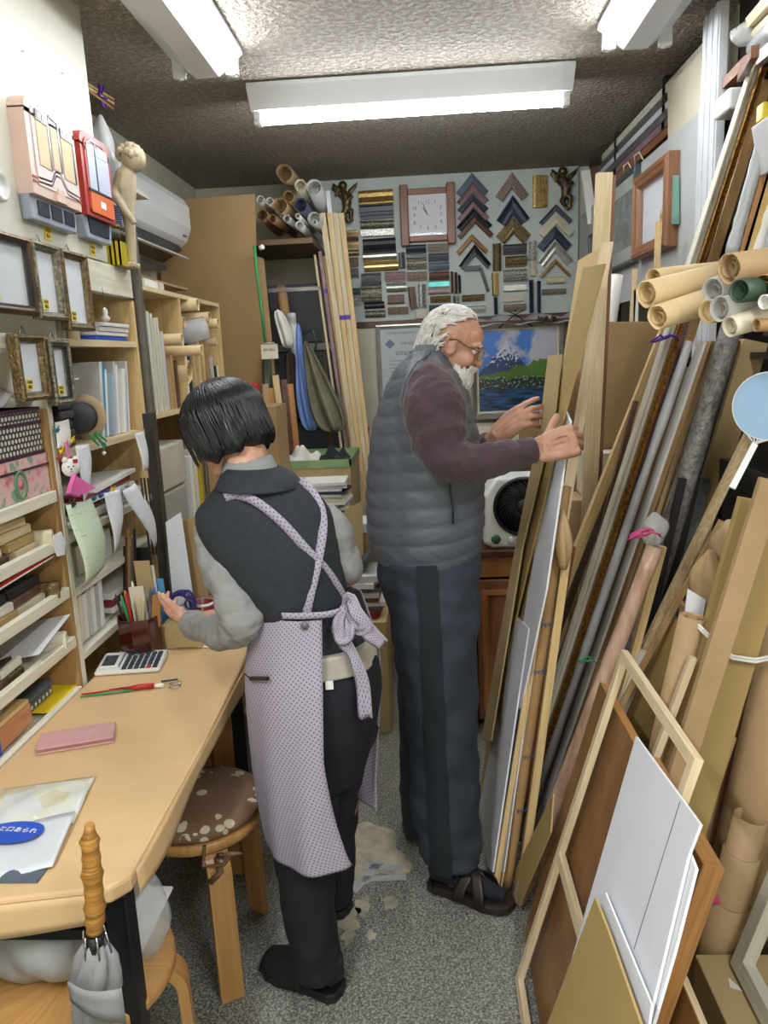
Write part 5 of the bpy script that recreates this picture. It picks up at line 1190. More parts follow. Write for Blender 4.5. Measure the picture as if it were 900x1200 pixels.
# ledge with crumpled plastic under the board on the right
build(MB().box(.12, .955, 4.80, 4.91, 1.735, 1.754), 'ledge_board', G['dark_wood'], label='narrow dark ledge below the sample board above the painting', cat='ledge')
build(MB().sheet(lambda u, v: V((.14+.78*u, 4.79+.10*v, 1.72+.035*abs(math.sin(u*11+v*3))*(.5+v)-.02*(1-v))), 40, 5, .002), 'plastic_wrap', G['cloudy_plastic'], label='crumpled clear plastic sheet lying along the ledge above the painting', cat='plastic sheet').location.z += .022
e = at(640, 374, Y=4.76)
mb = MB()
for k in range(9): mb.tube([e+V((.012*k-.05, 0, .01*math.sin(k))), e+V((.012*k-.045, -.012, .02*math.cos(k*1.7))), e+V((.012*k-.035, 0, .022*math.sin(k*2.3)))], [.005, .008, .004], 6)
build(mb, 'carved_corner', G['bronze'], label='gold-bronze carved scroll ornament at the top right of the painting', cat='ornament')
mb = MB(); e = PW(672, 565, .12)
for d in (-1, 1): mb.tube([e, e+V((.10*d, 0, -.075))], .004, 6); mb.tube([e, e+V((.05*d, 0, .02))], .003, 6)
mb.tube([e+V((0, 0, .02)), e+V((0, .09, .03))], .004, 6)
build(mb, 'display_easel', G['black_metal'], label='small black wire stand hooked over the ledge above the painting', cat='stand')
# certificate
def placef(pxa, pxb, y, rail, fm, label, **k):
    a, b = at(pxa[0], pxa[1], Y=y), at(pxb[0], pxb[1], Y=y)
    return pframe((a.x, y, b.z), (1, 0, 0), (0, 0, 1), (0, -1, 0), b.x-a.x, a.z-b.z, rail, .03, fm, label, **k), a, b
t, a, b = placef((440, 381), (503, 466), 4.912, .028, G['silver'], 'framed white certificate with a blue diamond, behind the old man', pic=mat('cert_paper', 'c6c9cc', .5, var=.02), cat='certificate', name='framed_certificate')
cx = (a.x+b.x)/2; yy = 4.9005
build(textmb('PASSION SENSING', (cx, yy, a.z-.055), (1, 0, 0), (0, 0, 1), .022, ext=.0003), 'heading', mat('ink_blue', '2a5c94', .5), t)
d = V((a.x+.085, yy, a.z-.12)); build(MB().prism([d+V((.032, 0, 0)), d+V((0, 0, .028)), d+V((-.032, 0, 0)), d+V((0, 0, -.028))], (0, -.001, 0)), 'diamond_logo', G['ink_blue'], t, label='blue diamond logo')
build(textmb('\u4eac\u90fd\u5e9c\u984d\u7e01\u7d44\u5408', (cx+.06, yy, a.z-.12), (1, 0, 0), (0, 0, 1), .02, ext=.0003), 'name_line', G['mold_grey'], t)
build(textmb('\u8a8d\u5b9a\u8a3c\u66f8', (cx+.01, yy, a.z-.18), (1, 0, 0), (0, 0, 1), .026, ext=.0003), 'title_line', G['mold_black'], t)
mb = MB()
for k in range(6): mb.box(cx-.08, cx+.09-.02*(k % 3), yy-.0008, yy, a.z-.225-.022*k, a.z-.222-.022*k)
build(mb, 'text_lines', G['mold_grey'], t)
# painting : real painted picture (procedural)
a, b = at(551, 380, Y=4.86), at(661, 487, Y=4.86)
def painting(nt, tc):
    L = nt.links; uv = nd(nt, 'ShaderNodeMapping'); L.new(tc.outputs['UV'], uv.inputs[0])
    n0 = nd(nt, 'ShaderNodeTexNoise', Scale=9., Detail=5.); L.new(uv.outputs[0], n0.inputs['Vector'])
    n1 = nd(nt, 'ShaderNodeTexNoise', Scale=30., Detail=4.); L.new(uv.outputs[0], n1.inputs['Vector'])
    n2 = nd(nt, 'ShaderNodeTexNoise', Scale=4., Detail=5.); L.new(uv.outputs[0], n2.inputs['Vector'])
    sx = nd(nt, 'ShaderNodeSeparateXYZ'); L.new(uv.outputs[0], sx.inputs[0]); u, v = sx.outputs[0], sx.outputs[1]
    w = mth(nt, 'MULTIPLY', mth(nt, 'SUBTRACT', n0.outputs[0], .5), .14)
    vw = mth(nt, 'ADD', v, w)
    # sky with clouds on the right
    cl = mth(nt, 'MINIMUM', mth(nt, 'MAXIMUM', mth(nt, 'MULTIPLY', mth(nt, 'SUBTRACT', mth(nt, 'ADD', n2.outputs[0], mth(nt, 'MULTIPLY', u, .3)), .56), 7.), 0.), .85)
    col = mixc(nt, cl, s2l('3f78c8'), s2l('c6c2c4'))
    # mountain: height above |u-.36|
    du = mth(nt, 'ABSOLUTE', mth(nt, 'SUBTRACT', u, .36))
    top = mth(nt, 'SUBTRACT', .88, mth(nt, 'MULTIPLY', mth(nt, 'POWER', du, .8), .92))
    mt = mth(nt, 'LESS_THAN', vw, top)
    snow = mth(nt, 'GREATER_THAN', mth(nt, 'ADD', v, mth(nt, 'MULTIPLY', mth(nt, 'SUBTRACT', n1.outputs[0], .5), .9)), .68)
    col = mixc(nt, mt, col, mixc(nt, snow, s2l('2c4068'), s2l('c9cede')))
    hill = mth(nt, 'LESS_THAN', vw, mth(nt, 'ADD', .44, mth(nt, 'MULTIPLY', u, .22)))
    col = mixc(nt, hill, col, mixc(nt, n1.outputs[0], s2l('2c4a1c'), s2l('6c8f34')))
    vil = mth(nt, 'MULTIPLY', mth(nt, 'LESS_THAN', vw, .42), mth(nt, 'GREATER_THAN', n1.outputs[0], .57))
    col = mixc(nt, mth(nt, 'LESS_THAN', vw, .40), col, s2l('23361f')); col = mixc(nt, vil, col, s2l('8c92a0'))
    n3 = nd(nt, 'ShaderNodeTexNoise', Scale=1., Detail=5.); mp = nd(nt, 'ShaderNodeMapping'); mp.inputs['Scale'].default_value = (5, 26, 1); L.new(uv.outputs[0], mp.inputs[0]); L.new(mp.outputs[0], n3.inputs['Vector'])
    r = nd(nt, 'ShaderNodeValToRGB'); L.new(n3.outputs[0], r.inputs[0]); e = r.color_ramp.elements; e[0].position = .4; e[0].color = c4(s2l('14223c')); e[1].position = .65; e[1].color = c4(s2l('2f6698'))
    x = e.new(.52); x.color = c4(s2l('25486c'))
    return mixc(nt, mth(nt, 'LESS_THAN', mth(nt, 'ADD', v, mth(nt, 'MULTIPLY', w, .3)), .28), col, r.outputs[0])
pm = patmat('oil_painting', painting, .3)
W, H = b.x-a.x, a.z-b.z; o = V((a.x, 4.87, b.z))
t = thing('oil_painting', o+V((W/2, 0, 0)), 'framed oil painting of a snowy mountain, green hills and a lake', 'painting')
build(MB().frame(o, (1, 0, 0), (0, 0, 1), (0, -1, 0), W, H, [(0, 0), (0, .035), (.01, .04), (.022, .03), (.03, .022), (.036, .018), (.036, 0)]), 'frame', G['silver'], t)
build(MB().frame(o+V((.034, 0, .034)), (1, 0, 0), (0, 0, 1), (0, -1, 0), W-.068, H-.068, [(0, 0), (0, .02), (.012, .018), (.012, 0)]), 'inner_slip', G['mold_cream'], t)
mb = MB(); b0 = len(mb.v); q = [o+V((.042, -.012, .042)), o+V((W-.042, -.012, .042)), o+V((W-.042, -.012, H-.042)), o+V((.042, -.012, H-.042))]
mb.v += q; mb.face([0, 1, 2, 3], [(0, 0), (1, 0), (1, 1), (0, 1)]); mb.v += [p+V((0, .006, 0)) for p in q]; mb.face([7, 6, 5, 4])
for k in range(4): mb.face([k, (k+1) % 4+0, (k+1) % 4+4, k+4][::-1])
build(mb, 'canvas', pm, t)
# below painting: box and board behind his hand
build(MB().box(.13, .55, 4.6, 4.83, 1.0, 1.14), 'long_box', G['paper_cream'], label='long cream box standing under the painting', cat='box', bev=.003)
build(MB().box(.55, .94, 4.6, 4.83, 1.0, 1.16), 'long_box', G['cardboard_dark'], label='brown carton standing under the painting at the right', cat='box', bev=.003)
t = thing('sideboard', (.53, 4.65, 0), 'wooden sideboard along the back wall under the painting', 'cabinet')
build(MB().box(.13, .94, 4.5, 4.85, .02, .985), 'body', G['frame_walnut'], t, bev=.003); build(MB().box(.11, .95, 4.48, 4.86, .985, .999), 'top', G['dark_wood'], t, bev=.002)
for x in (.15, .55): build(MB().box(x, x+.37, 4.485, 4.499, .06, .94), 'door', G['frame_walnut'], t, bev=.002)
# ================= left alcove with rolls and coats
t = thing('wall_shelf', (-.93, 4.6, 2.18), 'dark wooden shelf loaded with paper rolls near the ceiling', 'shelf')
build(MB().box(-1.34, -.57, 4.28, 4.9, 2.185, 2.215), 'shelf_board', G['mold_brown'] if 0 else wood('dim_wood', '7a5c3c', '644a30'), t, bev=.003)
build(MB().box(-1.35, -1.33, 4.28, 4.9, 1.3, 2.184), 'bracket', G['dim_wood'], t); build(MB().box(-.6, -.585, 4.7, 4.9, 0, 2.184), 'bracket', G['dim_wood'], t)
t = thing('storage_cupboard', (-.92, 4.8, 0), 'dark grey cupboard with sliding doors inside the back left alcove', 'cupboard')
build(MB().box(-1.3, -.53, 4.72, 4.93, 0, 2.02), 'body', mat('dark_laminate', '44484c', .45, var=.08), t, bev=.003)
for x in (-1.29, -.91):
    for z0_, z1_ in ((.05, 1.62), (1.68, 2.0)): build(MB().box(x, x+.37, 4.705, 4.719, z0_, z1_), 'sliding_door', G['dark_laminate'], t, bev=.003)
build(MB().box(-1.3, -.53, 4.69, 4.72, 1.63, 1.67), 'rail', G['grey_metal'], t)
RL = [ # px, py, r, material, tilt, label
 (333, 203, .040, 'kraft', 'topmost crumpled kraft roll on the high shelf', .2, -.03),
 (352, 217, .030, 'paper_cream', 'cream roll with a star-shaped hollow, right of the topmost roll', .06, .02),
 (368, 219, .040, 'paper_grey', 'wide white roll leaning out at the right of the high shelf', .05, .05),
 (338, 230, .028, 'kraft_core', 'brown crumpled roll under the topmost roll', .1, 0),
 (328, 241, .036, 'kraft', 'second crumpled kraft roll lower on the high shelf', .2, 0),
 (305, 234, .021, 'paper', 'left of two thin white rolls at the cardboard edge', 0, 0),
 (316, 236, .021, 'paper', 'right of two thin white rolls at the cardboard edge', 0, 0),
 (307, 252, .030, 'kraft_core', 'dark brown roll under the two thin white rolls', .12, 0),
 (319, 256, .022, 'kraft_core', 'small brown roll beside the dark brown one', .1, 0),
 (336, 256, .018, 'paper_grey', 'thin grey-white roll low in the middle of the high shelf', .1, 0),
 (351, 264, .022, 'paper', 'white roll lying lowest on the high shelf', .05, 0),
 (352, 240, .036, 'mold_bluegrey', 'dark bluish roll in the middle of the pile', 0, 0),
 (368, 256, .034, 'paper_grey', 'wide grey roll with a thin tube inside, right end', .03, 0),
 (349, 253, .014, 'paper', 'thinnest white roll in the middle of the pile', 0, 0)]
for px, py, r, m, lb, wob, dz in RL:
    e = at(px, py, Y=4.30); roll(e, e+V((ru(-.03, .03)-.0, .55, -dz*2)), r, G[m], lb, wob=wob, wall=.002)
e = at(369, 260, Y=4.3); roll(e, e+V((0, .5, 0)), .013, G['paper'], 'thin tube inside the wide grey roll')
# pale sticks leaning left of the sample board
ST = [  # bottom px, top px, width, mat, label
 ((425, 600), (378, 250), 'pale_wood', .030, 'first pale wooden batten from the left of the tall bundle by the certificate'),
 ((430, 600), (386, 250), 'pine', .026, 'second batten of the tall bundle by the certificate'),
 ((435, 600), (393, 250), 'pale_wood', .026, 'third batten of the tall bundle by the certificate'),
 ((439, 600), (400, 250), 'pine', .028, 'rightmost batten of the tall bundle by the certificate'),
 ((424, 560), (384, 224), 'white_metal', .024, 'white metal strip behind the tall batten bundle'),
 ((405, 560), (369, 299), 'pale_wood', .012, 'thin strip at the left of the shorter batten bundle'),
 ((411, 560), (375, 295), 'mold_mauve', .018, 'mauve-grey batten in the shorter bundle'),
 ((416, 560), (380, 300), 'pine', .014, 'thin pine batten in the shorter bundle')]
for i, (p, q, m, w_, lb) in enumerate(ST):
    yy = 4.34+.035*(i % 4) + (.05 if i == 4 else 0) - (.06 if i > 4 else 0)
    a, b = at(*p, Y=yy), at(*q, Y=yy+.1); d = (b-a)/(b.z-a.z); a = a-d*(a.z-.01)
    o = build(MB().bar(a, b, w_, .02), 'wooden_batten', G[m], label=lb, cat='batten')
    if i in (1, 2, 6):
        c = b.lerp(a, .24 if i < 6 else .1); build(MB().bar(c-V((0, 0, .012)), c+V((0, 0, .012)), w_+.004, .024), 'purple_mark', G['purple'], o)
# coats
def coat(pts, y, m, label, seed, amp=.02, nm='coat'):
    """hanging cloth following a px outline: rows of (xl,xr,py)"""
    random.seed(seed); ph = [ru(0, 6.28) for _ in range(4)]; n = 16; rings = []
    for i, (xl, xr, py) in enumerate(pts):
        a, b = at(xl, py, Y=y), at(xr, py, Y=y); c = (a+b)/2; hw = (b.x-a.x)/2
        rings.append([c+V((hw*math.cos(t_), -hw*.0-.05*math.sin(t_)*(.4+.6*i/len(pts))+amp*1.5*math.sin(6*t_+ph[0]+i*.25)*(.35+i/len(pts)), 0)) for t_ in [2*PI*j/28 for j in range(28)]])
    return build(MB().loft(rings), nm, m, label=label, cat='clothing', sub=1)
mat('cloth_blue', '7f9bd8', .8, var=.07, bump=.3, bscale=25., scale=(6, 6, 6)); mat('cloth_khaki', '77725c', .85, var=.15, bump=.5, bscale=22., scale=(8, 8, 8)); mat('cloth_white', 'd2cdc4', .8, var=.05); mat('cloth_slate', '5a6270', .85); mat('cloth_black', '1d1f26', .9); mat('cloth_brown', '4d3c34', .85)
coat([(347, 352, 378), (346, 354, 400), (347, 358, 430), (346, 365, 460), (350, 372, 490), (358, 374, 506)], 4.12, G['cloth_blue'], 'light blue shirt hanging among the coats in the alcove', 1, .012, 'shirt')
coat([(345, 352, 450), (345, 362, 470), (350, 378, 490), (353, 380, 508)], 4.2, G['cloth_slate'], 'slate grey cloth hanging under the light blue shirt', 2, .012, 'cloth')
coat([(356, 359, 398), (356, 370, 415), (358, 384, 445), (360, 398, 470), (366, 406, 492), (378, 407, 507)], 4.06, G['cloth_khaki'], 'khaki grey jacket hanging right of the light blue shirt', 3, .022, 'jacket')
coat([(320, 330, 362), (322, 338, 378), (328, 345, 395), (331, 345, 409)], 4.05, G['cloth_white'], 'small white garment with dark eyelets hanging beside the cardboard sheet', 4, .008, 'garment')
coat([(332, 347, 410), (334, 348, 440), (336, 350, 470), (340, 356, 500)], 4.16, G['cloth_brown'], 'dark brown coat hanging behind the white garment', 5, .015, 'coat')
build(MB().tube([at(355, 392, Y=4.1), at(366, 386, Y=4.1), at(371, 400, Y=4.1), at(368, 418, Y=4.1)], .006, 8), 'coat_hanger', mat('hanger_green', '2c3a34', .4), label='dark green hanger loop above the khaki jacket', cat='hanger')
build(MB().box(-1.3, -.53, 4.14, 4.16, 1.93, 1.95), 'hanging_rod', G['grey_metal'], label='metal rod carrying the coats in the alcove', cat='rod')
roll(at(337, 390, Y=4.4), at(329, 336, Y=4.45), .03, G['kraft_core'], 'brown cardboard tube standing in the alcove behind the coats')
roll(at(347, 420, Y=4.35), at(341, 368, Y=4.4), .026, G['paper'], 'white tube standing in front of the brown cardboard tube')
# green cord, card, red thing
build(MB().tube([at(298, 288, Y=3.93), at(301, 320, Y=3.93), at(306, 360, Y=3.93), at(311, 405, Y=3.93)], .007, 8), 'green_strap', G['green'], label='green strap hanging down the edge of the cardboard sheet', cat='strap')
build(MB().tube([at(305, 291, Y=3.93), at(308, 289, Y=3.92)], [.012, .012], 12), 'roller_end', G['paper'], label='small white round knob at the top of the green strap', cat='knob')
c = at(316, 412, Y=3.9); o = build(MB().ob(c, (.042, 0, 0), (0, .002, 0), (0, 0, .036)), 'notice_card', G['paper_cream'], label='cream notice card with small writing pinned at the cardboard edge', cat='card')
build(textmb('\u9280\u884c\u632f\u8fbc', c+V((0, -.003, .008)), (1, 0, 0), (0, 0, 1), .016, ext=.0003), 'card_text', G['mold_grey'], o)
build(MB().box(*[c.x-.03, c.x+.03, 3.9-.006, 3.896, c.z+.036, c.z+.045]), 'clip_bar', G['steel'], o)
coat([(306, 318, 410), (308, 319, 450), (310, 320, 480), (314, 320, 500)], 3.98, G['mold_teal'] if 0 else mat('green_grey', '53604f', .8), 'grey-green cloth strip hanging below the notice card', 6, .004, 'cloth_strip')
c = at(296, 462, Y=3.45); t = thing('tape_dispenser', c-V((0, 0, .05)), 'red tape dispenser with a black slot behind her head', 'tape dispenser')
build(MB().ob(c, (.028, 0, 0), (0, .03, 0), (.004, 0, .05)), 'body', G['red'], t, bev=.01); build(MB().ob(c+V((.010, -.031, .012)), (.01, 0, 0), (0, .004, 0), (0, 0, .014)), 'slot', G['black_plastic'], t)
build(MB().box(-.98+.005, -.65, 3.34, 3.6, 0, c.z-.051), 'tall_box', G['cardboard_dark'], label='tall brown box behind her head holding the red tape dispenser', cat='box', bev=.003)
for i, (a, b, m, lb) in enumerate((((318, 520), (311, 450), 'kraft', 'leftmost'), ((326, 520), (318, 455), 'batten', 'second'), ((334, 520), (323, 440), 'kraft_roll', 'third'), ((341, 520), (333, 445), 'mold_brown', 'dark'), ((347, 520), (340, 450), 'batten', 'rightmost'))):
    p, q = at(*a, Y=3.92), at(*b, Y=3.95); d = (q-p)/(q.z-p.z); p = p-d*(p.z-1.09)
    build(MB().bar(p, q, .03, .02), 'paper_stick', G[m], label='%s upright stick left of the coats behind her' % lb, cat='stick')
# boxes, green tray, magazines
CB = G['cardboard_dark']
build(MB().box(-.92, -.365, 3.62, 4.1, 0, 1.065), 'cardboard_carton', G['cardboard'], label='tall cardboard carton carrying the green tray', cat='carton', bev=.003)
t = thing('green_tray', (-.62, 3.85, 1.066), 'light green shallow tray on the tall carton', 'tray')
mb = MB().box(-.93, -.36, 3.615, 4.1, 1.066, 1.074)
build(mb, 'tray_floor', mat('tray_green', '7f9a68', .5), t)
for x0, x1, y0, y1 in ((-.93, -.36, 3.615, 3.625), (-.93, -.36, 4.09, 4.1), (-.93, -.92, 3.615, 4.1), (-.37, -.36, 3.615, 4.1)): build(MB().box(x0, x1, y0, y1, 1.074, 1.105), 'tray_rim', G['tray_green'], t)
def heapcloth(c, rx, ry, h, m, label, seed, name='cloth'):
    random.seed(seed); ph = [ru(0, 6.28) for _ in range(6)]; c = V(c)
    def f(u, v):
        x, y = (2*u-1), (2*v-1); r = max(abs(x), abs(y)); z = max(0, 1-r**2)
        return c+V((x*rx*(1+.15*math.sin(5*y+ph[0])), y*ry*(1+.15*math.sin(4*x+ph[1])), h*z*(.55+.25*math.sin(7*x+3*y+ph[2])+.25*math.sin(6*y-4*x+ph[3]))+.002))
    return build(MB().sheet(f, 22, 22, .002), name, m, label=label, cat='cloth')
heapcloth((-.61, 3.74, 1.076), .10, .1, .10, G['cloth_white'], 'crumpled white cloth on the green tray', 3)
heapcloth((-.46, 3.78, 1.076), .09, .12, .08, G['cloth_black'], 'black cloth heaped on the green tray under the jacket', 4)
build(MB().box(-.645, -.375, 3.3, 3.6, 0, .83), 'cardboard_carton', CB, label='cardboard carton under the magazine pile', cat='carton', bev=.003)
random.seed(21)
cols = ['paper', 'mold_brown', 'paper_grey', 'paper', 'yellow_plastic', 'dull_red', 'paper_grey', 'mold_grey', 'paper', 'paper_cream', 'paper_grey', 'paper', 'mold_navy', 'paper', 'paper_grey', 'paper']
z = .832; tot = 1.06-z
nmz = ['bottom', 'second', 'third', 'fourth', 'fifth', 'sixth', 'seventh', 'eighth', 'ninth', 'tenth', 'eleventh', 'twelfth', 'thirteenth', 'fourteenth', 'fifteenth', 'top']
cn = {'paper': 'white', 'mold_brown': 'brown', 'paper_grey': 'grey', 'yellow_plastic': 'yellow', 'dull_red': 'dull red', 'mold_grey': 'dark grey', 'paper_cream': 'cream', 'mold_navy': 'navy'}
for i, m in enumerate(cols):
    h = tot/16*ru(.7, 1.1); a = ru(-.12, .12); c = V((-.52+ru(-.02, .02), 3.46, z+h/2))
    o = build(MB().ob(c, (.14*math.cos(a), .14*math.sin(a), 0), (-.10*math.sin(a), .10*math.cos(a), 0), (0, 0, h/2-.0006)), 'magazine', G[m], label='%s magazine, %s from the floor side of the pile behind the woman' % (cn[m], nmz[i]), cat='magazine', group='magazines piled behind the woman'); z += h
build(MB().prism([(-.44, 3.22, .55), (-.30, 3.30, .55), (-.29, 3.30, .96), (-.36, 3.26, .93), (-.44, 3.22, .84)], (0, .006, 0)), 'cardboard_flap', G['cardboard'], label='slanting cardboard flap in front of the cartons', cat='cardboard')
build(MB().box(-.44, -.19, 3.02, 3.34, 0, .50), 'cardboard_carton', G['cardboard'], label='open carton on the floor beside the old man, under the books', cat='carton', bev=.004)
build(MB().box(-.37, -.2, 3.36, 3.6, 0, .80), 'cardboard_carton', G['cardboard_dark'], label='brown carton carrying the flat white box', cat='carton', bev=.004)
c = at(424, 640, Y=3.4); build(MB().box(-.37, -.21, 3.36, 3.54, .802, .845), 'white_box', G['white_board'], label='flat white box on the brown carton left of the vest', cat='box', bev=.002)
z = .502
for i, (m, h) in enumerate((('dull_red', .03), ('mold_grey', .02), ('paper', .02), ('mold_brown', .018), ('paper_grey', .022), ('mold_grey', .02), ('paper', .024), ('paper_grey', .03))):
    a = ru(-.15, .15); c = V((-.30+ru(-.01, .01), 3.17, z+h/2))
    build(MB().ob(c, (.085, .085*a, 0), (-.11*a, .11, 0), (0, 0, h/2-.0006)), 'book', G[m], label='%s book %s of the pile on the open carton' % ({'dull_red': 'red', 'mold_grey': 'dark grey', 'paper': 'white', 'mold_brown': 'brown', 'paper_grey': 'grey'}[m], ['at the bottom', 'second', 'third', 'fourth', 'fifth', 'sixth', 'seventh', 'on top'][i]), cat='book', group='books on the open carton', bev=.001); z += h
c = V((-.27, 3.2, z)); build(MB().ob(c+V((0, 0, .05)), (.012, 0, .0), (0, .1, 0), (.035, 0, .045)), 'book', mat('slate_book', '4f565e', .5), label='slate grey book leaning on top of the pile beside the vest', cat='book', bev=.001)
# power cord on the wall beside the vest
build(MB().tube([at(432, 500, Y=4.91), at(428, 560, Y=4.91), at(430, 598, Y=4.91)], .006, 6), 'door_handle', G['steel'], label='slim metal pull on the cream door behind the old man', cat='door handle')
# ================= fan and cabinet
t = thing('wooden_cabinet', (.36, 3.15, 0), 'dark red-brown wooden cabinet under the white box fan', 'cabinet')
build(MB().box(.14, .62, 3.0, 3.32, .765, .795), 'top', G['dark_wood'], t, bev=.004)
for x in (.15, .585): build(MB().box(x, x+.03, 3.01, 3.31, .0, .765), 'side', G['frame_walnut'], t, bev=.002)
build(MB().box(.18, .585, 3.28, 3.30, .05, .765), 'back', G['frame_walnut'], t)
build(MB().box(.18, .585, 3.015, 3.035, .68, .765), 'drawer_front', G['oak_brown'], t, bev=.003)
dr = build(MB().box(.185, .38, 3.01, 3.03, .06, .67), 'door', G['frame_walnut'], t, bev=.004)
build(MB().frame((.205, 3.01, .10), (1, 0, 0), (0, 0, 1), (0, -1, 0), .155, .53, [(0, 0), (0, .008), (.02, .012), (.03, 0)]), 'door_frame', G['oak_brown'], dr)
dr = build(MB().box(.385, .58, 3.01, 3.03, .06, .67), 'door', G['frame_walnut'], t, bev=.004)
build(MB().frame((.405, 3.01, .10), (1, 0, 0), (0, 0, 1), (0, -1, 0), .155, .53, [(0, 0), (0, .008), (.02, .012), (.03, 0)]), 'door_frame', G['oak_brown'], dr)
# stool-like wooden leg behind the trousers
stool((-.0, 3.55), .4, .16, .62, 'wooden stool half hidden behind the old man')
t = thing('box_fan', (.375, 3.12, .796), 'white retro box fan with black spiral grille and round green badge', 'fan')
x0, x1, y0, y1, z0, z1 = .222, .53, 3.03, 3.2, .796, 1.085
sec = [(x0+.03, z0), (x1-.03, z0), (x1, z0+.02), (x1, z1-.05), (x1-.05, z1), (x0+.05, z1), (x0+.0, z1-.07), (x0-.003, z0+.02)]
build(MB().loft([[V((a+(d if a < .37 else -d), y, b+(d if b < .9 else -d))) for a, b in sec] for y, d in ((y0, .008), (y0+.012, 0), (y1-.01, 0), (y1, .008))], sm=False), 'housing', mat('fan_white', 'dcdedb', .35, var=.01), t, bev=.008)
fc = V(((x0+x1)/2+.003, y0, .965))
build(MB().lathe(fc, [(.115, .002), (.122, .0), (.122, -.006), (.112, -.012), (.106, -.004), (.106, .002)], 48, (0, 1, 0), caps=False), 'grille_rim', G['black_plastic'], t)
build(MB().lathe(fc+V((0, -.001, 0)), [(.0005, 0), (.107, 0), (.107, .003), (.0005, .003)], 40, (0, 1, 0)), 'grille_back', mat('deep_black', '0c0c0e', .5), t)
mb = MB()
for k in range(30):
    a = 2*PI*k/30; pts = [fc+V(((.03+.078*s)*math.cos(a+1.0*s), -.006-.006*math.sin(s*PI), (.03+.078*s)*math.sin(a+1.0*s))) for s in [j/7 for j in range(8)]]
    mb.tube(pts, .0022, 6)
build(mb, 'grille_blades', G['mold_black'], t); build(MB().lathe(fc+V((0, -.006, 0)), [(.0005, -.009), (.02, -.008), (.033, -.002), (.033, .004), (.0005, .005)], 28, (0, 1, 0)), 'hub_cap', G['mold_black'], t)
bd = build(MB().lathe((x0+.045, y0+.002, z0+.038), [(.0005, -.004), (.019, -.004), (.02, 0), (.0005, .002)], 24, (0, 1, 0)), 'badge', mat('badge_green', '3f6e4c', .4), t, label='round green badge')
build(MB().lathe((x0+.105, y0-.004, z0+.036), [(.0005, -.014), (.014, -.013), (.017, .004), (.0005, .006)], 24, (0, 1, 0)), 'dial', G['fan_white'], t); build(MB().lathe((x0+.125, y0+.002, z0+.036), [(.0005, -.003), (.003, -.003), (.003, .002), (.0005, .002)], 10, (0, 1, 0)), 'screw', G['steel'], t)
# ================================================================ RIGHT SIDE
def pan(pts, x0, k, th, m, name, label, cat, **kw):
    """flat panel on the leaning plane X = x0 + k Z ; px polygon ; thickness towards +X"""
    n = V((1, 0, -k)).normalized(); return build(MB().prism([atp(a, b, x0, k) for a, b in pts], n*th), name, m, label=label, cat=cat, **kw)
def panr(y0, y1, z0, z1, x0, k, th, m, name, label, cat, **kw):
    P = lambda y, z: V((x0+k*z, y, z)); n = V((1, 0, -k)).normalized()
    return build(MB().prism([P(y0, z0), P(y1, z0), P(y1, z1), P(y0, z1)], n*th), name, m, label=label, cat=cat, **kw)
def stk(a, b, Y, w, t_, m, label, name='wooden_batten', cat='batten', zb=.005, Yb=None, shape='bar', grp=None, ext=0, parent=None, side=(1, 0, 0)):
    """stick through px a (low) and b (high), running down to the floor"""
    p, q = at(*a, Y=Yb or Y), at(*b, Y=Y); d = (q-p)/(q.z-p.z)
    if zb is not None: p = p+d*(zb-p.z)
    q = q+d*ext
    if shape == 'bar': mb = MB().bar(p, q, w, t_, side=side)
    elif shape == 'mould':
        dn = (q-p).normalized(); s = V((1, 0, 0)); s = (s-s.project(dn)).normalized(); n = s.cross(dn); n = n if n.y < 0 else -n
        prof = [(0, 0), (0, t_*.6), (.1*w, t_), (.3*w, t_*.9), (.5*w, t_*.6), (.8*w, t_*.5), (w, t_*.7), (w, 0)]
        mb = MB().sweep([(p-s*w/2, s, n), (q-s*w/2, s, n)], prof)
    else:
        N = 14; pts = [p.lerp(q, i/N) for i in range(N+1)]; random.seed(int(a[0])); mb = MB().tube(pts, [w/2*(1+ru(-t_, t_)) for _ in pts], 12)
    return build(mb, name, m, label=label, cat=cat, group=grp) if parent is None else build(mb, name, m, parent)
def twist(c, r, m, label, name='ribbon', cat='ribbon', ax=(1, 0, 0), s=1.):
    """knotted tie: a loop plus two tails"""
    c = V(c); mb = MB(); ax = V(ax)
    mb.tube([c+V((r*math.cos(a), r*.8*math.sin(a), .3*r*math.cos(a))) for a in [j*PI/8 for j in range(17)]], r*.16, 6)
    for d in (-1, 1): mb.tube([c+V((0, -r, 0)), c+V((.5*r*d*s, -r*1.2, .4*r)), c+V((1.3*r*d*s, -r*1.1, .15*r*d)), c+V((1.7*r*d*s, -r, -.4*r))], [r*.12, r*.3, r*.28, r*.05], 6, flat=.35)
    return build(mb, name, m, label=label, cat=cat)
CO = G['cardboard_olive']
# --- dark brown storage behind everything, the shade of the gap put into its colour
t = thing('storage_rack', (1.2, 3.3, 0), 'tall dark wooden storage rack behind all the leaning mouldings', 'rack')
dwd = wood('rack_dark', '3a3029', '2c2420')
for y in (1.0, 2.0, 2.62, 3.4, 4.2, 4.8): build(MB().box(1.0, 1.04, y, y+.04, 0, CZ-.005), 'post', dwd, t)
for z_ in (.02, .9, 1.52, 2.36): build(MB().box(1.0, XR-.005, 1.0, 4.84, z_, z_+.02), 'shelf', dwd, t)
build(MB().box(XR-.03, XR-.01, 1.0, 4.84, 0, 2.6), 'back_panel', dwd, t)
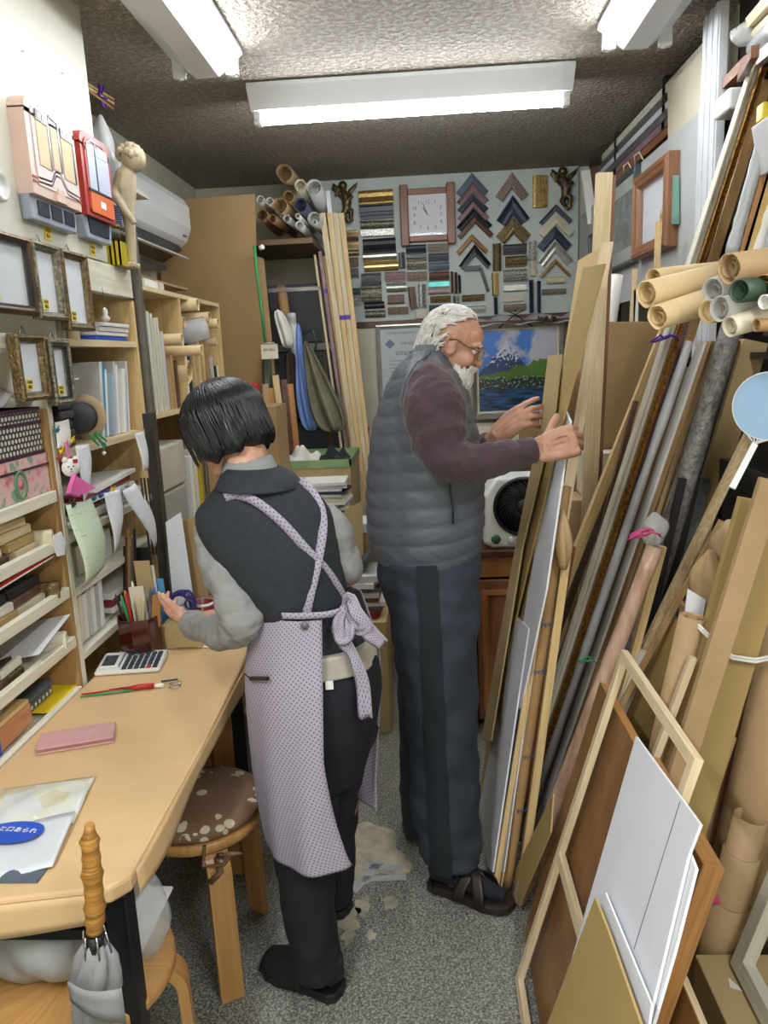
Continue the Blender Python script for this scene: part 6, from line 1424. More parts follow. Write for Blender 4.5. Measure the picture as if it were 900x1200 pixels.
# white post and pale panels at the ceiling
t = thing('white_post', (.96, 2.70, 0), 'white fluted metal post reaching from floor to ceiling on the right', 'post')
ya, yb, zt = at(848, 160, X=.955).y, at(819, 160, X=.93).y, at(833, 18, X=.94).z
build(MB().box(.93, .958, ya, yb, 0, zt), 'post_body', G['white_metal'], t, bev=.003)
for u in (.04, .36, .7): build(MB().box(.925, .93, ya+(yb-ya)*u, ya+(yb-ya)*(u+.14), 0, zt), 'flute', G['white_metal'], t, bev=.002)
build(MB().prism([at(c[0], c[1], X=.975) for c in ((782, 103), (822, 60), (822, 160), (783, 185))], (.006, 0, 0)), 'cream_panel', G['paper_cream'], label='cream card panel standing left of the white post near the ceiling', cat='panel')
build(MB().prism([at(c[0], c[1], X=1.0) for c in ((849, 38), (865, 6), (867, 80), (849, 97))], (.006, 0, 0)), 'cream_panel', G['paper_cream'], label='cream card panel standing right of the white post near the ceiling', cat='panel')
# grey display board with the framed pictures
gb = [at(813, 125, X=.95), at(672, 262, X=.95)]
t = build(MB().box(.95, .965, 2.835, 4.85, 1.80, 2.335), 'display_board', G['grey_board'], label='long pale grey board on the right wall carrying two framed pictures', cat='board', bev=.002)
build(MB().box(.945, .972, 2.81, 2.835, 1.79, 2.34), 'end_strip', G['white_metal'], t)
build(MB().box(.94, .96, 2.835, 4.85, 1.775, 1.80), 'bottom_rail', G['grey_board'], t)
def sideframe(y0, y1, z0, z1, rail, dep, fm, label, pic, x=.949, **kw):
    return pframe((x, y1, z0), (0, -1, 0), (0, 0, 1), (-1, 0, 0), y1-y0, z1-z0, rail, dep, fm, label, pic=pic, **kw)
t = sideframe(3.03, 3.50, 1.93, 2.26, .055, .05, wood('frame_oak', '9a6a48', '7e5236', rough=.4), 'brown wooden frame with a yellow tag, hanging on the grey board', G['white_board'], tag=(.30, .08, .06, .07))
def dimpic(nt, tc):
    n = nd(nt, 'ShaderNodeTexNoise', Scale=9., Detail=4.); nt.links.new(tc.outputs['Object'], n.inputs['Vector']); r = nd(nt, 'ShaderNodeValToRGB'); nt.links.new(n.outputs[0], r.inputs[0])
    e = r.color_ramp.elements; e[0].position = .35; e[0].color = c4(s2l('3c423c')); e[1].position = .65; e[1].color = c4(s2l('7c8078')); return r.outputs[0]
patmat('dim_picture', dimpic, .25)
sideframe(3.54, 4.06, 1.93, 2.33, .022, .03, mat('frame_slate', '4b5458', .4), 'grey-blue framed dark picture with a pale mat, left of the brown frame', G['dim_picture'], matw=.06, matm=mat('mat_sage', 'a9b3a8', .6))
sideframe(4.28, 4.52, 1.98, 2.18, .015, .02, G['frame_slate'], 'small grey framed picture at the far end of the grey board', G['dim_picture'])
build(MB().prism([at(790, 206, X=.945), at(796, 205, X=.945), at(796, 262, X=.945), at(790, 264, X=.945)], (-.02, 0, 0)), 'glass_edge', mat('sea_green', '7da898', .3), label='sea green glass edge right of the brown frame', cat='glass')
for i, y in enumerate((3.78, 3.6)): build(MB().tube([(.94, y, 2.335), (.93, y-.02, 2.37), (.94, y-.06, 2.375), (.95, y-.09, 2.335)], .003, 6), 'cord_loop', G['paper_cream'], label=('farther', 'nearer')[i]+' white cord loop over the top edge of the grey board', cat='cord')
# horizontally stored mouldings above the board
for i, (x, z_, m, w_, lb) in enumerate(((.99, 2.40, 'frame_walnut', .05, 'lowest brown'), (1.0, 2.445, 'mold_mauve', .04, 'second, mauve-brown'), (.995, 2.475, 'mold_grey', .03, 'third, dark grey'), (1.0, 2.505, 'white_metal', .04, 'fourth, silver white'), (1.01, 2.545, 'mold_grey', .03, 'fifth, grey'), (1.0, 2.575, 'white_wood', .03, 'topmost, off-white'))):
    build(MB().box(x, x+w_+.04, 2.82+.0*i, 4.82-.06*i, z_-.017, z_+.017), 'stored_moulding', G[m], label='%s moulding of the stack lying lengthwise over the grey board' % lb, cat='moulding', bev=.003)
# near corner top right: bundles pointing at the camera
for i, (a, b, m, w_, sh, lb) in enumerate(((( 878, 28), (925, -25), 'pale_wood', .03, 'bar', 'topmost pale'), ((884, 42), (935, -5), 'mold_cream', .035, 'tube', 'second, cream'), ((886, 56), (935, 12), 'cloudy_plastic', .06, 'tube', 'third, plastic wrapped'), ((868, 90), (885, 60), 'frame_walnut', .025, 'bar', 'brown wooden'), ((880, 78), (925, 40), 'white_metal', .03, 'bar', 'thin white'))):
    p = at(a[0], a[1], Y=2.45); q = at(b[0], b[1], Y=1.95); sd = (0, 0, 1)
    mb = MB().bar(p, q, w_, w_*.7, side=sd) if sh == 'bar' else MB().tube([p, p.lerp(q, .5), q], [w_*.45, w_*.5, w_*.5], 10)
    build(mb, 'stored_moulding', G[m], label='%s length poking out of the top right corner of the rack' % lb, cat='moulding')
bagshape(at(873, 30, Y=2.44)+V((0, 0, -.05)), .035, .03, .06, G['plastic_clear'], 'clear plastic tuft on the lengths in the top right corner', seed=5)
build(MB().bar(at(852, 98, Y=2.62), at(880, 70, Y=2.45), .03, .03, side=(0, 0, 1)), 'brown_moulding', G['frame_walnut'], label='short brown moulding end right of the second cream panel', cat='moulding')
build(MB().ob(at(857, 122, Y=2.5), (.03, 0, 0), (0, .06, 0), (0, 0, .03)), 'white_case', G['white_plastic'], label='white plastic case between the white post and the leaning mouldings', cat='case', bev=.008)
# --- long leaning sticks (planes Y ~ const, leaning right)
stk((668, 750), (886, 72), 2.33, .030, .03, G['white_wood'], 'long white side of the moulding beside the ornate gold strip', name='white_moulding', cat='moulding', shape='mould')
o = stk((678, 750), (893, 80), 2.30, .018, .022, mat('gold_bead', 'b08436', .35, metal=.7, var=.0, col2='5e3c1c', scale=(120, 120, 120), bump=.8, bscale=140.), 'long ornate gold and brown strip running from the floor to the top right', name='gold_moulding', cat='moulding', shape='mould')
stk((690, 750), (868, 135), 2.36, .036, .03, G['mold_mauve'], 'purple-brown moulding behind the ornate gold strip, shorter at the top', name='brown_moulding', cat='moulding', shape='mould')
stk((700, 750), (898, 95), 2.44, .03, .02, wood('amber_wood', 'b08a58', '967044'), 'amber wooden board behind the purple-brown moulding', name='amber_board', cat='board')
stk((690, 750), (808, 400), 2.28, .027, .16, G['cloudy_plastic'], 'plastic-wrapped pale moulding just right of the ornate gold strip', shape='tube', name='wrapped_moulding', cat='moulding')
stk((702, 750), (822, 400), 2.34, .022, .02, G['paper_grey'], 'white-grey flat moulding right of the plastic-wrapped one', name='grey_moulding', cat='moulding', shape='mould')
stk((712, 750), (829, 400), 2.38, .016, .015, G['tan'], 'first thin amber batten right of the wrapped moulding', shape='bar')
stk((722, 750), (836, 400), 2.40, .014, .015, G['tan'], 'second thin amber batten right of the wrapped moulding', shape='bar')
stk((735, 700), (845, 400), 2.43, .028, .02, G['mold_cream'], 'cream batten before the dark grey mouldings', shape='mould')
stk((745, 700), (854, 400), 2.46, .026, .02, G['mold_grey'], 'first dark grey moulding by the bubble-wrapped roll', shape='mould', name='grey_moulding', cat='moulding')
stk((756, 700), (862, 400), 2.49, .022, .02, G['mold_brown'], 'brown moulding by the bubble-wrapped roll', shape='mould', name='brown_moulding', cat='moulding')
stk((752, 740), (858, 380), 2.30, .062, .07, G['bubble'], 'dark bubble-wrapped roll leaning below the rolls of paper', shape='tube', name='bubble_wrapped_roll', cat='roll')
stk((790, 700), (880, 400), 2.50, .075, .08, G['cardboard'], 'wide tan cardboard length right of the bubble-wrapped roll', shape='bar', name='cardboard_length', cat='cardboard')
for i, (a, b, m, w_, lb) in enumerate((((700, 640), (745, 470), 'mold_brown', .014, 'dark thin batten between pine batten and white moulding'), ((706, 700), (768, 480), 'pale_wood', .016, 'cream thin batten just left of the white moulding'), ((716, 720), (806, 430), 'white_wood', .014, 'off-white thin batten between wrapped and grey mouldings'), ((768, 700), (868, 400), 'mold_black', .02, 'black thin batten just left of the wide tan cardboard length'), ((668, 880), (716, 700), 'mold_brown', .03, 'dark brown short length low beside the green tape tie'), ((640, 930), (676, 790), 'paper_grey', .02, 'grey-white length low beside the pine battens'))):
    stk(a, b, 2.4+.03*i, w_, .015, G[m], lb)
# black lengths
stk((735, 850), (800, 560), 2.26, .02, .02, G['mold_black'], 'first thin black moulding left of the speckled stick', name='black_moulding', cat='moulding', ext=0)
stk((745, 850), (812, 560), 2.32, .03, .02, G['mold_black'], 'second black moulding left of the speckled stick', name='black_moulding', cat='moulding')
stk((758, 850), (826, 560), 2.42, .03, .02, G['mold_grey'], 'dark grey moulding left of the speckled stick', name='grey_moulding', cat='moulding')
# pine pair at left
stk((664, 680), (776, 395), 2.52, .03, .025, G['pine'], 'pale pine batten crossing in front of the big cardboard sheets', ext=.27)
stk((652, 700), (760, 430), 2.60, .02, .02, G['pale_wood'], 'thin pale batten just left of the pine batten', ext=-.0)
stk((690, 680), (778, 440), 2.58, .02, .02, G['mold_brown'], 'thin brown batten behind the pine batten')
stk((676, 680), (764, 440), 2.62, .024, .01, G['grey_metal'], 'glassy grey strip between the two battens', name='grey_strip', cat='strip')
stk((640, 790), (668, 640), 2.30, .03, .03, G['frame_walnut'], 'dark brown strip low behind the pine batten', name='brown_strip', cat='strip')
for i, (a, b, m, w_, lb) in enumerate((((762, 500), (772, 260), 'pine', .018, 'thin stick standing up before the blue-grey framed picture'), ((742, 500), (745, 340), 'paper', .016, 'thin white stick above the cardboard sheet'), ((733, 500), (744, 315), 'pale_wood', .016, 'pale stick right of the white paper tube'), ((752, 500), (770, 314), 'mold_brown', .016, 'brown stick above the cardboard sheet'))):
    stk(a, b, 2.98, w_*1.1, .014, G[m], lb)
stk((714, 378), (722, 322), 3.02, .055, .0, G['paper'], 'white paper tube standing behind the boards he holds', shape='tube', name='paper_tube', cat='tube')
stk((698, 420), (708, 203), 2.72, .05, .03, G['pale_wood'], 'tallest pale batten reaching up beside the right cherub')
stk((706, 420), (716, 206), 2.75, .03, .02, G['frame_walnut'], 'brown batten right behind the tallest pale one')
for i, (a, b, w_, m, lb) in enumerate((((694, 262), (686, 200), .05, 'paper', 'white panel strip at the corner right of the sample board'), ((704, 262), (695, 196), .04, 'mold_brown', 'brown wavy strip at the corner right of the sample board'))):
    stk(a, b, 4.55, w_, .02, G[m], lb, name='corner_strip', cat='strip', zb=None)
# gold/white/clear things upper right edge (x 860-900, y 130-310)
for i, (a, b, w_, m, sh, lb) in enumerate((((856, 300), (898, 150), .03, 'cloudy_plastic', 'tube', 'plastic-wrapped tube above the paper rolls, leftmost'), ((868, 300), (905, 170), .018, 'batten', 'bar', 'thin amber stick among the wrapped lengths above the paper rolls'), ((874, 300), (910, 180), .022, 'gold_smooth', 'bar', 'golden edge strip among the wrapped lengths above the paper rolls'), ((884, 300), (918, 190), .03, 'paper', 'tube', 'white wrapped length above the paper rolls'), ((896, 300), (925, 190), .04, 'plastic_clear', 'tube', 'clear plastic sleeve at the right edge above the paper rolls'))):
    stk(a, b, 2.0, w_, .1 if sh == 'tube' else .02, G[m], lb, name='wrapped_length', cat='moulding', shape=sh, zb=None)
c = at(910, 168, Y=1.95); build(MB().ob(c, (.028, 0, .006), (0, .05, 0), (-.012, 0, .055)), 'white_box', G['white_board'], label='white box end at the right edge, high above the paper rolls', cat='box', bev=.003)
build(MB().ob(at(900, 132, Y=2.0), (.02, 0, 0), (0, .02, 0), (0, 0, .02)), 'yellow_package', G['yellow_plastic'], label='yellow wrapping just over the white box end at the right edge', cat='package', bev=.004)
# --- paper rolls sticking out of the rack (axis roughly X)
def rx(a, b, ya, yb, r, m, lb, cone=1., wob=.03, core=True, **k): return roll(at(a[0], a[1], Y=ya), at(b[0], b[1], Y=yb), r, G[m], lb, cone=cone, wob=wob, core=core, wall=.002, **k)
rx((765, 326), (850, 316), 1.78, 1.95, .020, 'kraft_roll', 'thin pale roll behind the two big yellow kraft rolls')
rx((757, 345), (850, 322), 1.60, 1.72, .025, 'kraft_roll', 'big yellow kraft roll sticking out farthest left', wob=.1)
rx((770, 372), (850, 347), 1.55, 1.68, .022, 'kraft_roll', 'yellow kraft roll with torn edge, lower of the two big ones', wob=.12, cone=1.2)
rx((854, 315), (935, 306), 1.38, 1.45, .024, 'kraft', 'brown kraft roll with torn end on top of the rolls at the right', wob=.12, cone=1.1)
rx((835, 340), (900, 320), 1.45, 1.55, .021, 'paper_grey', 'grey-white paper roll below the brown torn roll', cone=1.25)
rx((866, 341), (900, 338), 1.36, 1.4, .019, 'green_dark' if 0 else 'roll_green', 'dark green roll at the right') if mat('roll_green', '3e5644', .5) else None
rx((893, 338), (940, 332), 1.37, 1.42, .023, 'kraft_core', 'brown tube around the end of the dark green roll')
rx((830, 365), (860, 362), 1.46, 1.5, .021, 'kraft_roll', 'short kraft roll with open end left of the white-grey tube')
rx((843, 362), (930, 352), 1.42, 1.5, .022, 'paper_grey', 'wide grey-white tube with open end', cone=1.05)
rx((855, 383), (930, 360), 1.40, 1.45, .018, 'paper_cream', 'cream roll sloping down below the grey-white tube', cone=1.2)
rx((886, 381), (930, 380), 1.36, 1.38, .011, 'kraft_core', 'thin brown tube at the right edge below the rolls')
rx((895, 354), (930, 352), 1.33, 1.36, .012, 'paper', 'small white tube end at the right edge')
build(MB().box(.80, 1.0, 1.45, 1.9, 1.585, 1.60), 'rack_shelf', dwd, label='dark rack shelf on which the paper rolls rest', cat='shelf')
twist(at(833, 318, Y=1.9), .022, G['green_tape'], 'green tied ribbon above the yellow kraft rolls'); twist(at(775, 397, Y=2.25), .025, G['purple'], 'purple ribbon tied round the leaning mouldings'); twist(at(686, 773, Y=2.2), .018, G['green'], 'small green tape tie low on the wrapped moulding')
# --- big cardboard sheets behind the boards
build(MB().prism([at(705, 377, Y=2.9), at(777, 377, Y=2.9), at(800, 525, Y=2.9), at(680, 525, Y=2.9)], (0, .02, 0)).box(.56, .98, 2.9, 2.92, .0, 1.2), 'cardboard_sheet', G['cardboard_dark'], label='large upright cardboard sheet right of the boards the man holds', cat='cardboard sheet', bev=.002)
build(MB().box(.56, .74, 2.80, 2.89, 1.05, 1.20), 'white_carton', G['paper_cream'], label='pale carton below the large cardboard sheet', cat='carton', bev=.003)
build(MB().box(.50, .95, 2.72, 2.895, 0, 1.045), 'cardboard_carton', G['kraft'], label='tall kraft carton under the pale carton on the right', cat='carton', bev=.003)
build(MB().box(.82, .99, 1.95, 2.5, .0, .95), 'cardboard_carton', G['kraft'], label='brown carton low behind the speckled stick', cat='carton', bev=.004)
build(MB().box(.86, .99, 1.9, 2.3, 1.10, 1.24), 'black_case', G['black_plastic'], label='black case in the dark gap behind the speckled stick', cat='case', bev=.006)
# --- boards the man is handling
panr(2.08, 2.40, .003, 1.83, .186, .153, .012, G['pine'], 'wide_board', 'wide upright board with pale wooden edges, its top leaning right', 'board')
o = [x for x in bpy.data.objects if x.name == 'wide_board'][0]
build(MB().prism([V((.178, 2.055, .003)), V((.206, 2.055, .003)), V((.206+.153*1.835, 2.055, 1.835)), V((.178+.153*1.835, 2.055, 1.835))], (0, .022, 0)), 'pale_edge', G['raw_wood'], o)
# narrow cardboard boards, two tall strips
o = pan([(683, 314), (708, 309), (656, 505), (596, 760), (572, 1000), (556, 985), (583, 760), (640, 520)], .150, .142, .005, CO, 'cardboard_strip', 'tall narrow cardboard strip with two black smudges, held by the old man', 'cardboard')
for dz in (0, .028):
    c = atp(647, 482, .148, .142)+V((-.002, 0, dz-.016)); build(MB().prism([c+V((0, .06*math.cos(a)*(1+.2*math.sin(3*a)), .010*math.sin(a)*(1+.3*math.cos(2*a)))) for a in [j*PI/8 for j in range(16)]], (-.0008, 0, 0)), 'ink_smudge', G['mold_black'], o)
pan([(642, 417), (657, 415), (650, 480), (612, 640), (575, 868), (564, 868), (600, 660), (632, 500)], .12, .155, .005, G['cardboard'], 'cardboard_strip', 'shorter cardboard strip at the left of the boards he holds', 'cardboard')
pan([(634, 480), (642, 478), (634, 530), (626, 540)], .135, .15, .004, G['foam_edge'], 'white_offcut', 'small white board corner showing left of the smudged strip', 'board')
pan([(663, 482), (668, 494), (640, 690), (610, 830), (596, 830), (628, 640)], .160, .142, .005, G['white_board'], 'foam_board', 'thin white foam board peeking out below his right hand', 'board')
pan([(605, 722), (619, 737), (577, 1022), (561, 1005), (558, 960)], .145, .155, .005, G['white_board'], 'foam_board', 'large white foam board resting on the floor beside his trousers', 'board')
pan([(622, 660), (636, 688), (590, 1022), (580, 1018)], .168, .15, .004, G['foam_edge'], 'foam_board', 'bluish white foam board just right of the large white one', 'board')
pan([(612, 650), (625, 640), (600, 830), (585, 850)], .16, .15, .004, CO, 'cardboard_strip', 'olive cardboard strip between the white foam boards', 'cardboard')
stk((583, 1025), (652, 600), 2.04, .018, .016, G['pine'], 'first thin pine batten right of the white foam boards')
stk((591, 1025), (658, 565), 2.035, .014, .02, G['pale_wood'], 'second thin pale batten right of the white foam boards')
o = stk((598, 1010), (663, 570), 2.03, .030, .05, G['kraft_core'], 'long kraft-wrapped length with blue printed words', shape='tube', name='kraft_wrapped_length', cat='moulding')
for (a, b), s in (((641, 732), .022), ((633, 787), .022), ((620, 887), .018), ((612, 950), .018)):
    c = at(a, b, Y=2.012); build(textmb('Prof', c, (1, 0, .35), (-.35, 0, 1), s, ext=.0004), 'printed_word', G['ink_blue'], o)
stk((612, 1030), (665, 640), 2.03, .022, .022, G['pine'], 'third pine batten right of the kraft-wrapped length')
heapk = bagshape(at(660, 610, Y=1.98)+V((0, 0, -.13)), .02, .03, .16, G['kraft'], 'crumpled kraft paper stuffed between the boards under his hand', seed=8, name='kraft_paper', cat='paper')
# --- pink tied bundle
o = stk((656, 930), (768, 640), 1.98, .045, .05, G['plastic_pinkish'] if 0 else mat('wrap_pinkish', 'cdb09a', .3, col2='b08a74', scale=(30, 30, 6), bump=.6, bscale=40.), 'plastic-wrapped pinkish bundle of mouldings tied with pink tape', shape='tube', name='wrapped_bundle', cat='bundle', zb=.01)
c = at(772, 622, Y=1.97); q = bagshape(c+V((-.012, 0, -.035)), .032, .03, .085, G['plastic_clear'], 'x', seed=22); q.name = 'plastic_tip'; q.parent = o
q.location = V(q.location)-V(o.location)
for k in ('label', 'category'): del q[k]
twist(at(752, 625, Y=1.93), .026, G['pink_tape'], 'pink tape bow around the wrapped bundle')
stk((700, 930), (776, 640), 2.03, .02, .02, G['pine'], 'pine batten right of the pink-tied bundle')
stk((660, 1000), (700, 900), 2.02, .03, .02, G['white_wood'], 'white batten low beside the brown framed panels', ext=.35)
# speckled sticks
stk((756, 760), (879, 507), 2.05, .022, .02, wood('speckled_wood', 'c9b38c', 'a08a64', sc=(200, 60, 200)), 'long speckled pale stick leaning before the bubble-wrapped roll', ext=.02)
stk((786, 720), (846, 610), 2.0, .014, .012, G['tan'], 'short thin brown stick right of the speckled one')
# kraft bags and white card
bagshape(at(853, 655, Y=1.9)+V((0, 0, -.04)), .05, .05, .14, G['kraft'], 'crumpled kraft bag beside the round blue fan handle', seed=31, name='kraft_bag')
bagshape(at(830, 700, Y=1.85)+V((0, 0, -.05)), .04, .045, .17, G['kraft'], 'lower crumpled kraft bag behind the white card', seed=33, name='kraft_bag')
build(MB().prism([at(806, 690, Y=1.78), at(827, 703, Y=1.78), at(822, 735, Y=1.78), at(802, 725, Y=1.78)], (0, .004, 0)), 'white_card', G['white_board'], label='small white card standing above the olive carton', cat='card')
build(MB().box(.66, .82, 1.82, 2.0, 0, at(830, 712, Y=1.85).z-.03), 'kraft_carton', G['kraft'], label='kraft carton under the two crumpled kraft bags', cat='carton', bev=.004)
# round paper fan (uchiwa)
c = at(900, 476, Y=1.55); t = thing('hand_fan', c-V((0, 0, .2)), 'round light blue paper hand fan with white plastic handle', 'hand fan')
def fanmat(nt, tc):
    n = nd(nt, 'ShaderNodeTexNoise', Scale=5., Detail=2.); nt.links.new(tc.outputs['Object'], n.inputs['Vector']); return mixc(nt, n.outputs[0], s2l('6f95bd'), s2l('a9bfd4'))
ax = V((-.55, -.83, .0)).normalized(); ex = V((.83, -.55, 0)).normalized(); ez = V((0, 0, 1))
build(MB().prism([c+ex*.064*math.cos(a)+ez*.064*math.sin(a)*1.02 for a in [j*PI/20 for j in range(40)]], ax*.0015), 'paper_leaf', patmat('fan_blue', fanmat, .6), t)
build(MB().tube([c+ex*.0645*math.cos(a)+ez*.0655*math.sin(a) for a in [j*PI/20 for j in range(41)]], .0018, 6), 'rim', G['white_plastic'], t)
hb = at(858, 572, Y=1.5); nk = c-ez*.075-ex*.02
mb = MB()
for k in range(7): mb.tube([c+ex*(.012*(k-3))-ez*.055, nk], .0012, 5)
build(mb, 'rib', G['white_plastic'], t); mb = MB().bar(nk, hb, .012, .004); build(mb, 'handle', G['white_plastic'], t)
# ---- front leaning panels
def fpanel(y0, y1, h, x0, k, label, bw=.018, dep=.02, bm='batten'):
    """hardboard face towards the aisle, battens on its back"""
    P = lambda y, z, d=0.: V((x0+k*z+d, y, z-k*d+.006)); t = thing('hardboard_panel', (x0, (y0+y1)/2, 0), label, 'panel'); B = G[bm]
    build(MB().prism([P(y0, .004), P(y1, .004), P(y1, h), P(y0, h)], V((.003, 0, -.003*k))), 'hardboard', G['hardboard'], t); q = V((dep, 0, -dep*k))
    for a, b in ((y0, y0+bw), (y1-bw, y1)): build(MB().prism([P(a, .004, .0031), P(b, .004, .0031), P(b, h, .0031), P(a, h, .0031)], q), 'batten', B, t)
    for z_ in (.004, h-bw): build(MB().prism([P(y0+bw, z_, .0031), P(y1-bw, z_, .0031), P(y1-bw, z_+bw, .0031), P(y0+bw, z_+bw, .0031)], q), 'batten', B, t)
    return t
fpanel(1.27, 1.855, .735, .222, .27, 'large brown hardboard panel with amber battens leaning at the front right', .02)
# stretcher frame : open rectangle in front of it
def stretcher(y0, y1, z0, z1, x0, k, w_, d_, m, label, cross=None, name='stretcher_frame'):
    n = V((-1, 0, k)).normalized(); uz = V((k, 0, 1)).normalized(); o = V((x0+k*z0, y1, z0)); t = thing(name, V((x0, (y0+y1)/2, 0)), label, 'frame')
    H = (z1-z0)*math.sqrt(1+k*k); W = y1-y0
    for nm2, a, b in (('side_bar', (0, 0), (w_, H)), ('side_bar', (W-w_, 0), (W, H)), ('top_bar', (w_, H-w_), (W-w_, H)), ('bottom_bar', (w_, 0), (W-w_, w_))):
        build(MB().cor(o+V((0, -a[0], 0))+uz*a[1], V((0, -(b[0]-a[0]), 0)), uz*(b[1]-a[1]), n*d_), nm2, m, t, bev=.001)
    if cross: build(MB().cor(o+V((0, -w_, 0))+uz*cross, V((0, -(W-2*w_), 0)), uz*w_, n*d_), 'cross_bar', m, t)
    return t
stretcher(1.20, 1.69, .006, .892, .192, .285, .022, .016, G['raw_wood'], 'pale wooden stretcher frame leaning in front of the brown hardboard panel', cross=.37)
# white foam boards
def fb(pts, x0, k, lb, m='white_board', th=.005, name='foam_board'): return pan(pts, x0, k, th, G[m], name, lb, 'board')
o = fb([(745, 863), (820, 966), (806, 1003), (755, 1215), (640, 1215), (668, 1130)], .135, .30, 'large white foam board leaning at the front right, its tip pointing up')
o2 = fb([(808, 1000), (815, 1018), (790, 1115), (765, 1200), (757, 1205)], .142, .30, 'white foam board edge showing right of the large white board')
fb([(709, 1046), (763, 1177), (756, 1230), (735, 1230), (703, 1052)], .12, .30, 'narrow white board strip lying over the large white board', th=.004)
pan([(697, 1052), (712, 1090), (752, 1205), (760, 1230), (630, 1230)], .10, .30, .005, CO, 'cardboard_sheet', 'olive cardboard panel with its corner pointing up in front of the white boards', 'cardboard')
# amber frame corner behind
fpanel(1.235, 1.62, .665, .285, .27, 'amber wooden frame panel whose corner shows right of the white boards', .03, .035)
fpanel(1.0, 1.375, .40, .335, .27, 'brown hardboard panel with pale edge at the bottom right', .02, .014, 'raw_wood')
# olive carton strips and kraft wedge behind the stretcher
pan([(776, 717), (802, 730), (735, 900), (700, 880)], .40, .30, .03, CO, 'cardboard_box', 'narrow olive carton behind the pale stretcher frame', 'carton')
p, q = at(770, 905, Y=1.72), at(812, 722, Y=1.72); dd = (q-p)/(q.z-p.z); p = p-dd*(p.z-.03)
roll(p, q, .03, G['kraft'], 'cone of kraft paper leaning right of the olive carton', cone=1.0, wob=.05)
stk((768, 887), (812, 770), 1.66, .016, .016, G['raw_wood'], 'thin pale batten beside the tall tied cardboard')
# tied cardboards
def tallcard(pxt, pxb, Y, w, dpt, m, label, zb=.005):
    a, b = at(*pxt, Y=Y), at(*pxb, Y=Y); d = (a-b)/(a.z-b.z); b = b+d*(zb-b.z); s = V((1, 0, -d.x)).normalized()
    return build(MB().prism([b, b+s*w, a+s*w, a], (0, dpt, 0)), 'tall_cardboard', m, label=label, cat='cardboard', bev=.002)
tallcard((868, 583), (780, 900), 1.70, .060, .02, CO, 'tall flat cardboard tied with white cord, left one')
tallcard((899, 600), (820, 880), 1.68, .07, .03, CO, 'tall flat cardboard tied with white cord, right one')
tallcard((840, 860), (790, 1010), 1.735, .05, .01, G['kraft'], 'torn kraft sheet edge between the tied cardboard and the large roll')
cc = [at(818, 735, Y=1.69), at(835, 752, Y=1.67), at(858, 772, Y=1.665), at(885, 776, Y=1.665), at(915, 770, Y=1.68)]
build(MB().tube(cc, .0035, 8).tube([c+V((0, .0, .007)) for c in cc], .0035, 8), 'tied_cord', G['paper'], label='doubled white cord tied around the tall cardboards', cat='cord')
tallcard((893, 560), (868, 640), 1.6, .05, .02, G['kraft'], 'kraft board at the right edge behind the blue fan')
# big roll and small tubes
p, q = at(866, 1080, Y=1.74), at(950, 735, Y=1.74); d = (q-p)/(q.z-p.z); p = p-d*(p.z-.025)
roll(p, q, .095, G['kraft'], 'thick kraft paper roll leaning at the right edge', core=True)
p, q = at(846, 1090, Y=1.66), at(880, 957, Y=1.66); d = (q-p)/(q.z-p.z); p0 = p-d*(p.z-.02)
t = thing('cardboard_tube', p0, 'telescoped cardboard tube with dark open top before the thick kraft roll', 'tube'); L_ = (q-p0)
build(MB().pipe(p0, p0+L_*.52, .047, .043, 24), 'outer_tube', G['kraft'], t); build(MB().pipe(p0+L_*.03, p0+L_*.80, .0425, .038, 24), 'middle_tube', G['kraft'], t); build(MB().pipe(p0+L_*.05, q, .0375, .033, 24), 'inner_tube', G['kraft'], t)
build(MB().lathe(q-L_.normalized()*.03, [(.0005, 0), (.0325, 0), (.0325, .002), (.0005, .002)], 20, L_), 'hollow_shade_disc', G['inside_shade'], t)  # dark disc down the tube, its colour stands for the shade inside
build(MB().ob(at(832, 1055, Y=1.64), (.022, 0, 0), (0, .006, 0), (0, 0, .006)), 'pink_tape', G['pink_tape'], label='scrap of pink tape between the thick roll and the cardboard tube', cat='tape', bev=.002)
# bottom right carton and white wood frame
build(MB().box(.592, .86, 1.2, 1.60, .003, .165), 'cardboard_carton', G['cardboard'], label='flat closed carton lying at the bottom right corner', cat='carton', bev=.004)
build(MB().prism([(.635, 1.50, .1655), (.66, 1.49, .1655), (.642, 1.53, .1655)], (0, 0, .001)), 'torn_scrap', G['paper'], label='white torn scrap on the flat closed carton', cat='paper')
stretcher(1.22, 1.56, .168, .75, .635, .3, .04, .03, G['white_wood'], 'white wooden frame standing on the flat carton at the bottom right')
pan([(648, 930), (600, 1027), (608, 1062), (645, 975)], .21, .18, .004, CO, 'cardboard_sheet', 'olive cardboard corner between the sandal and the brown hardboard panel', 'cardboard')
o = [x for x in bpy.data.objects if x.get('label', '').startswith('large white foam board leaning at the front')][0]
q = [atp(a, b, .1345, .30) for a, b in ((797, 939), (743, 1112))]; build(MB().bar(q[0], q[1], .0012, .0008, side=(0, 1, 0)), 'score_line', G['mold_grey'], o)
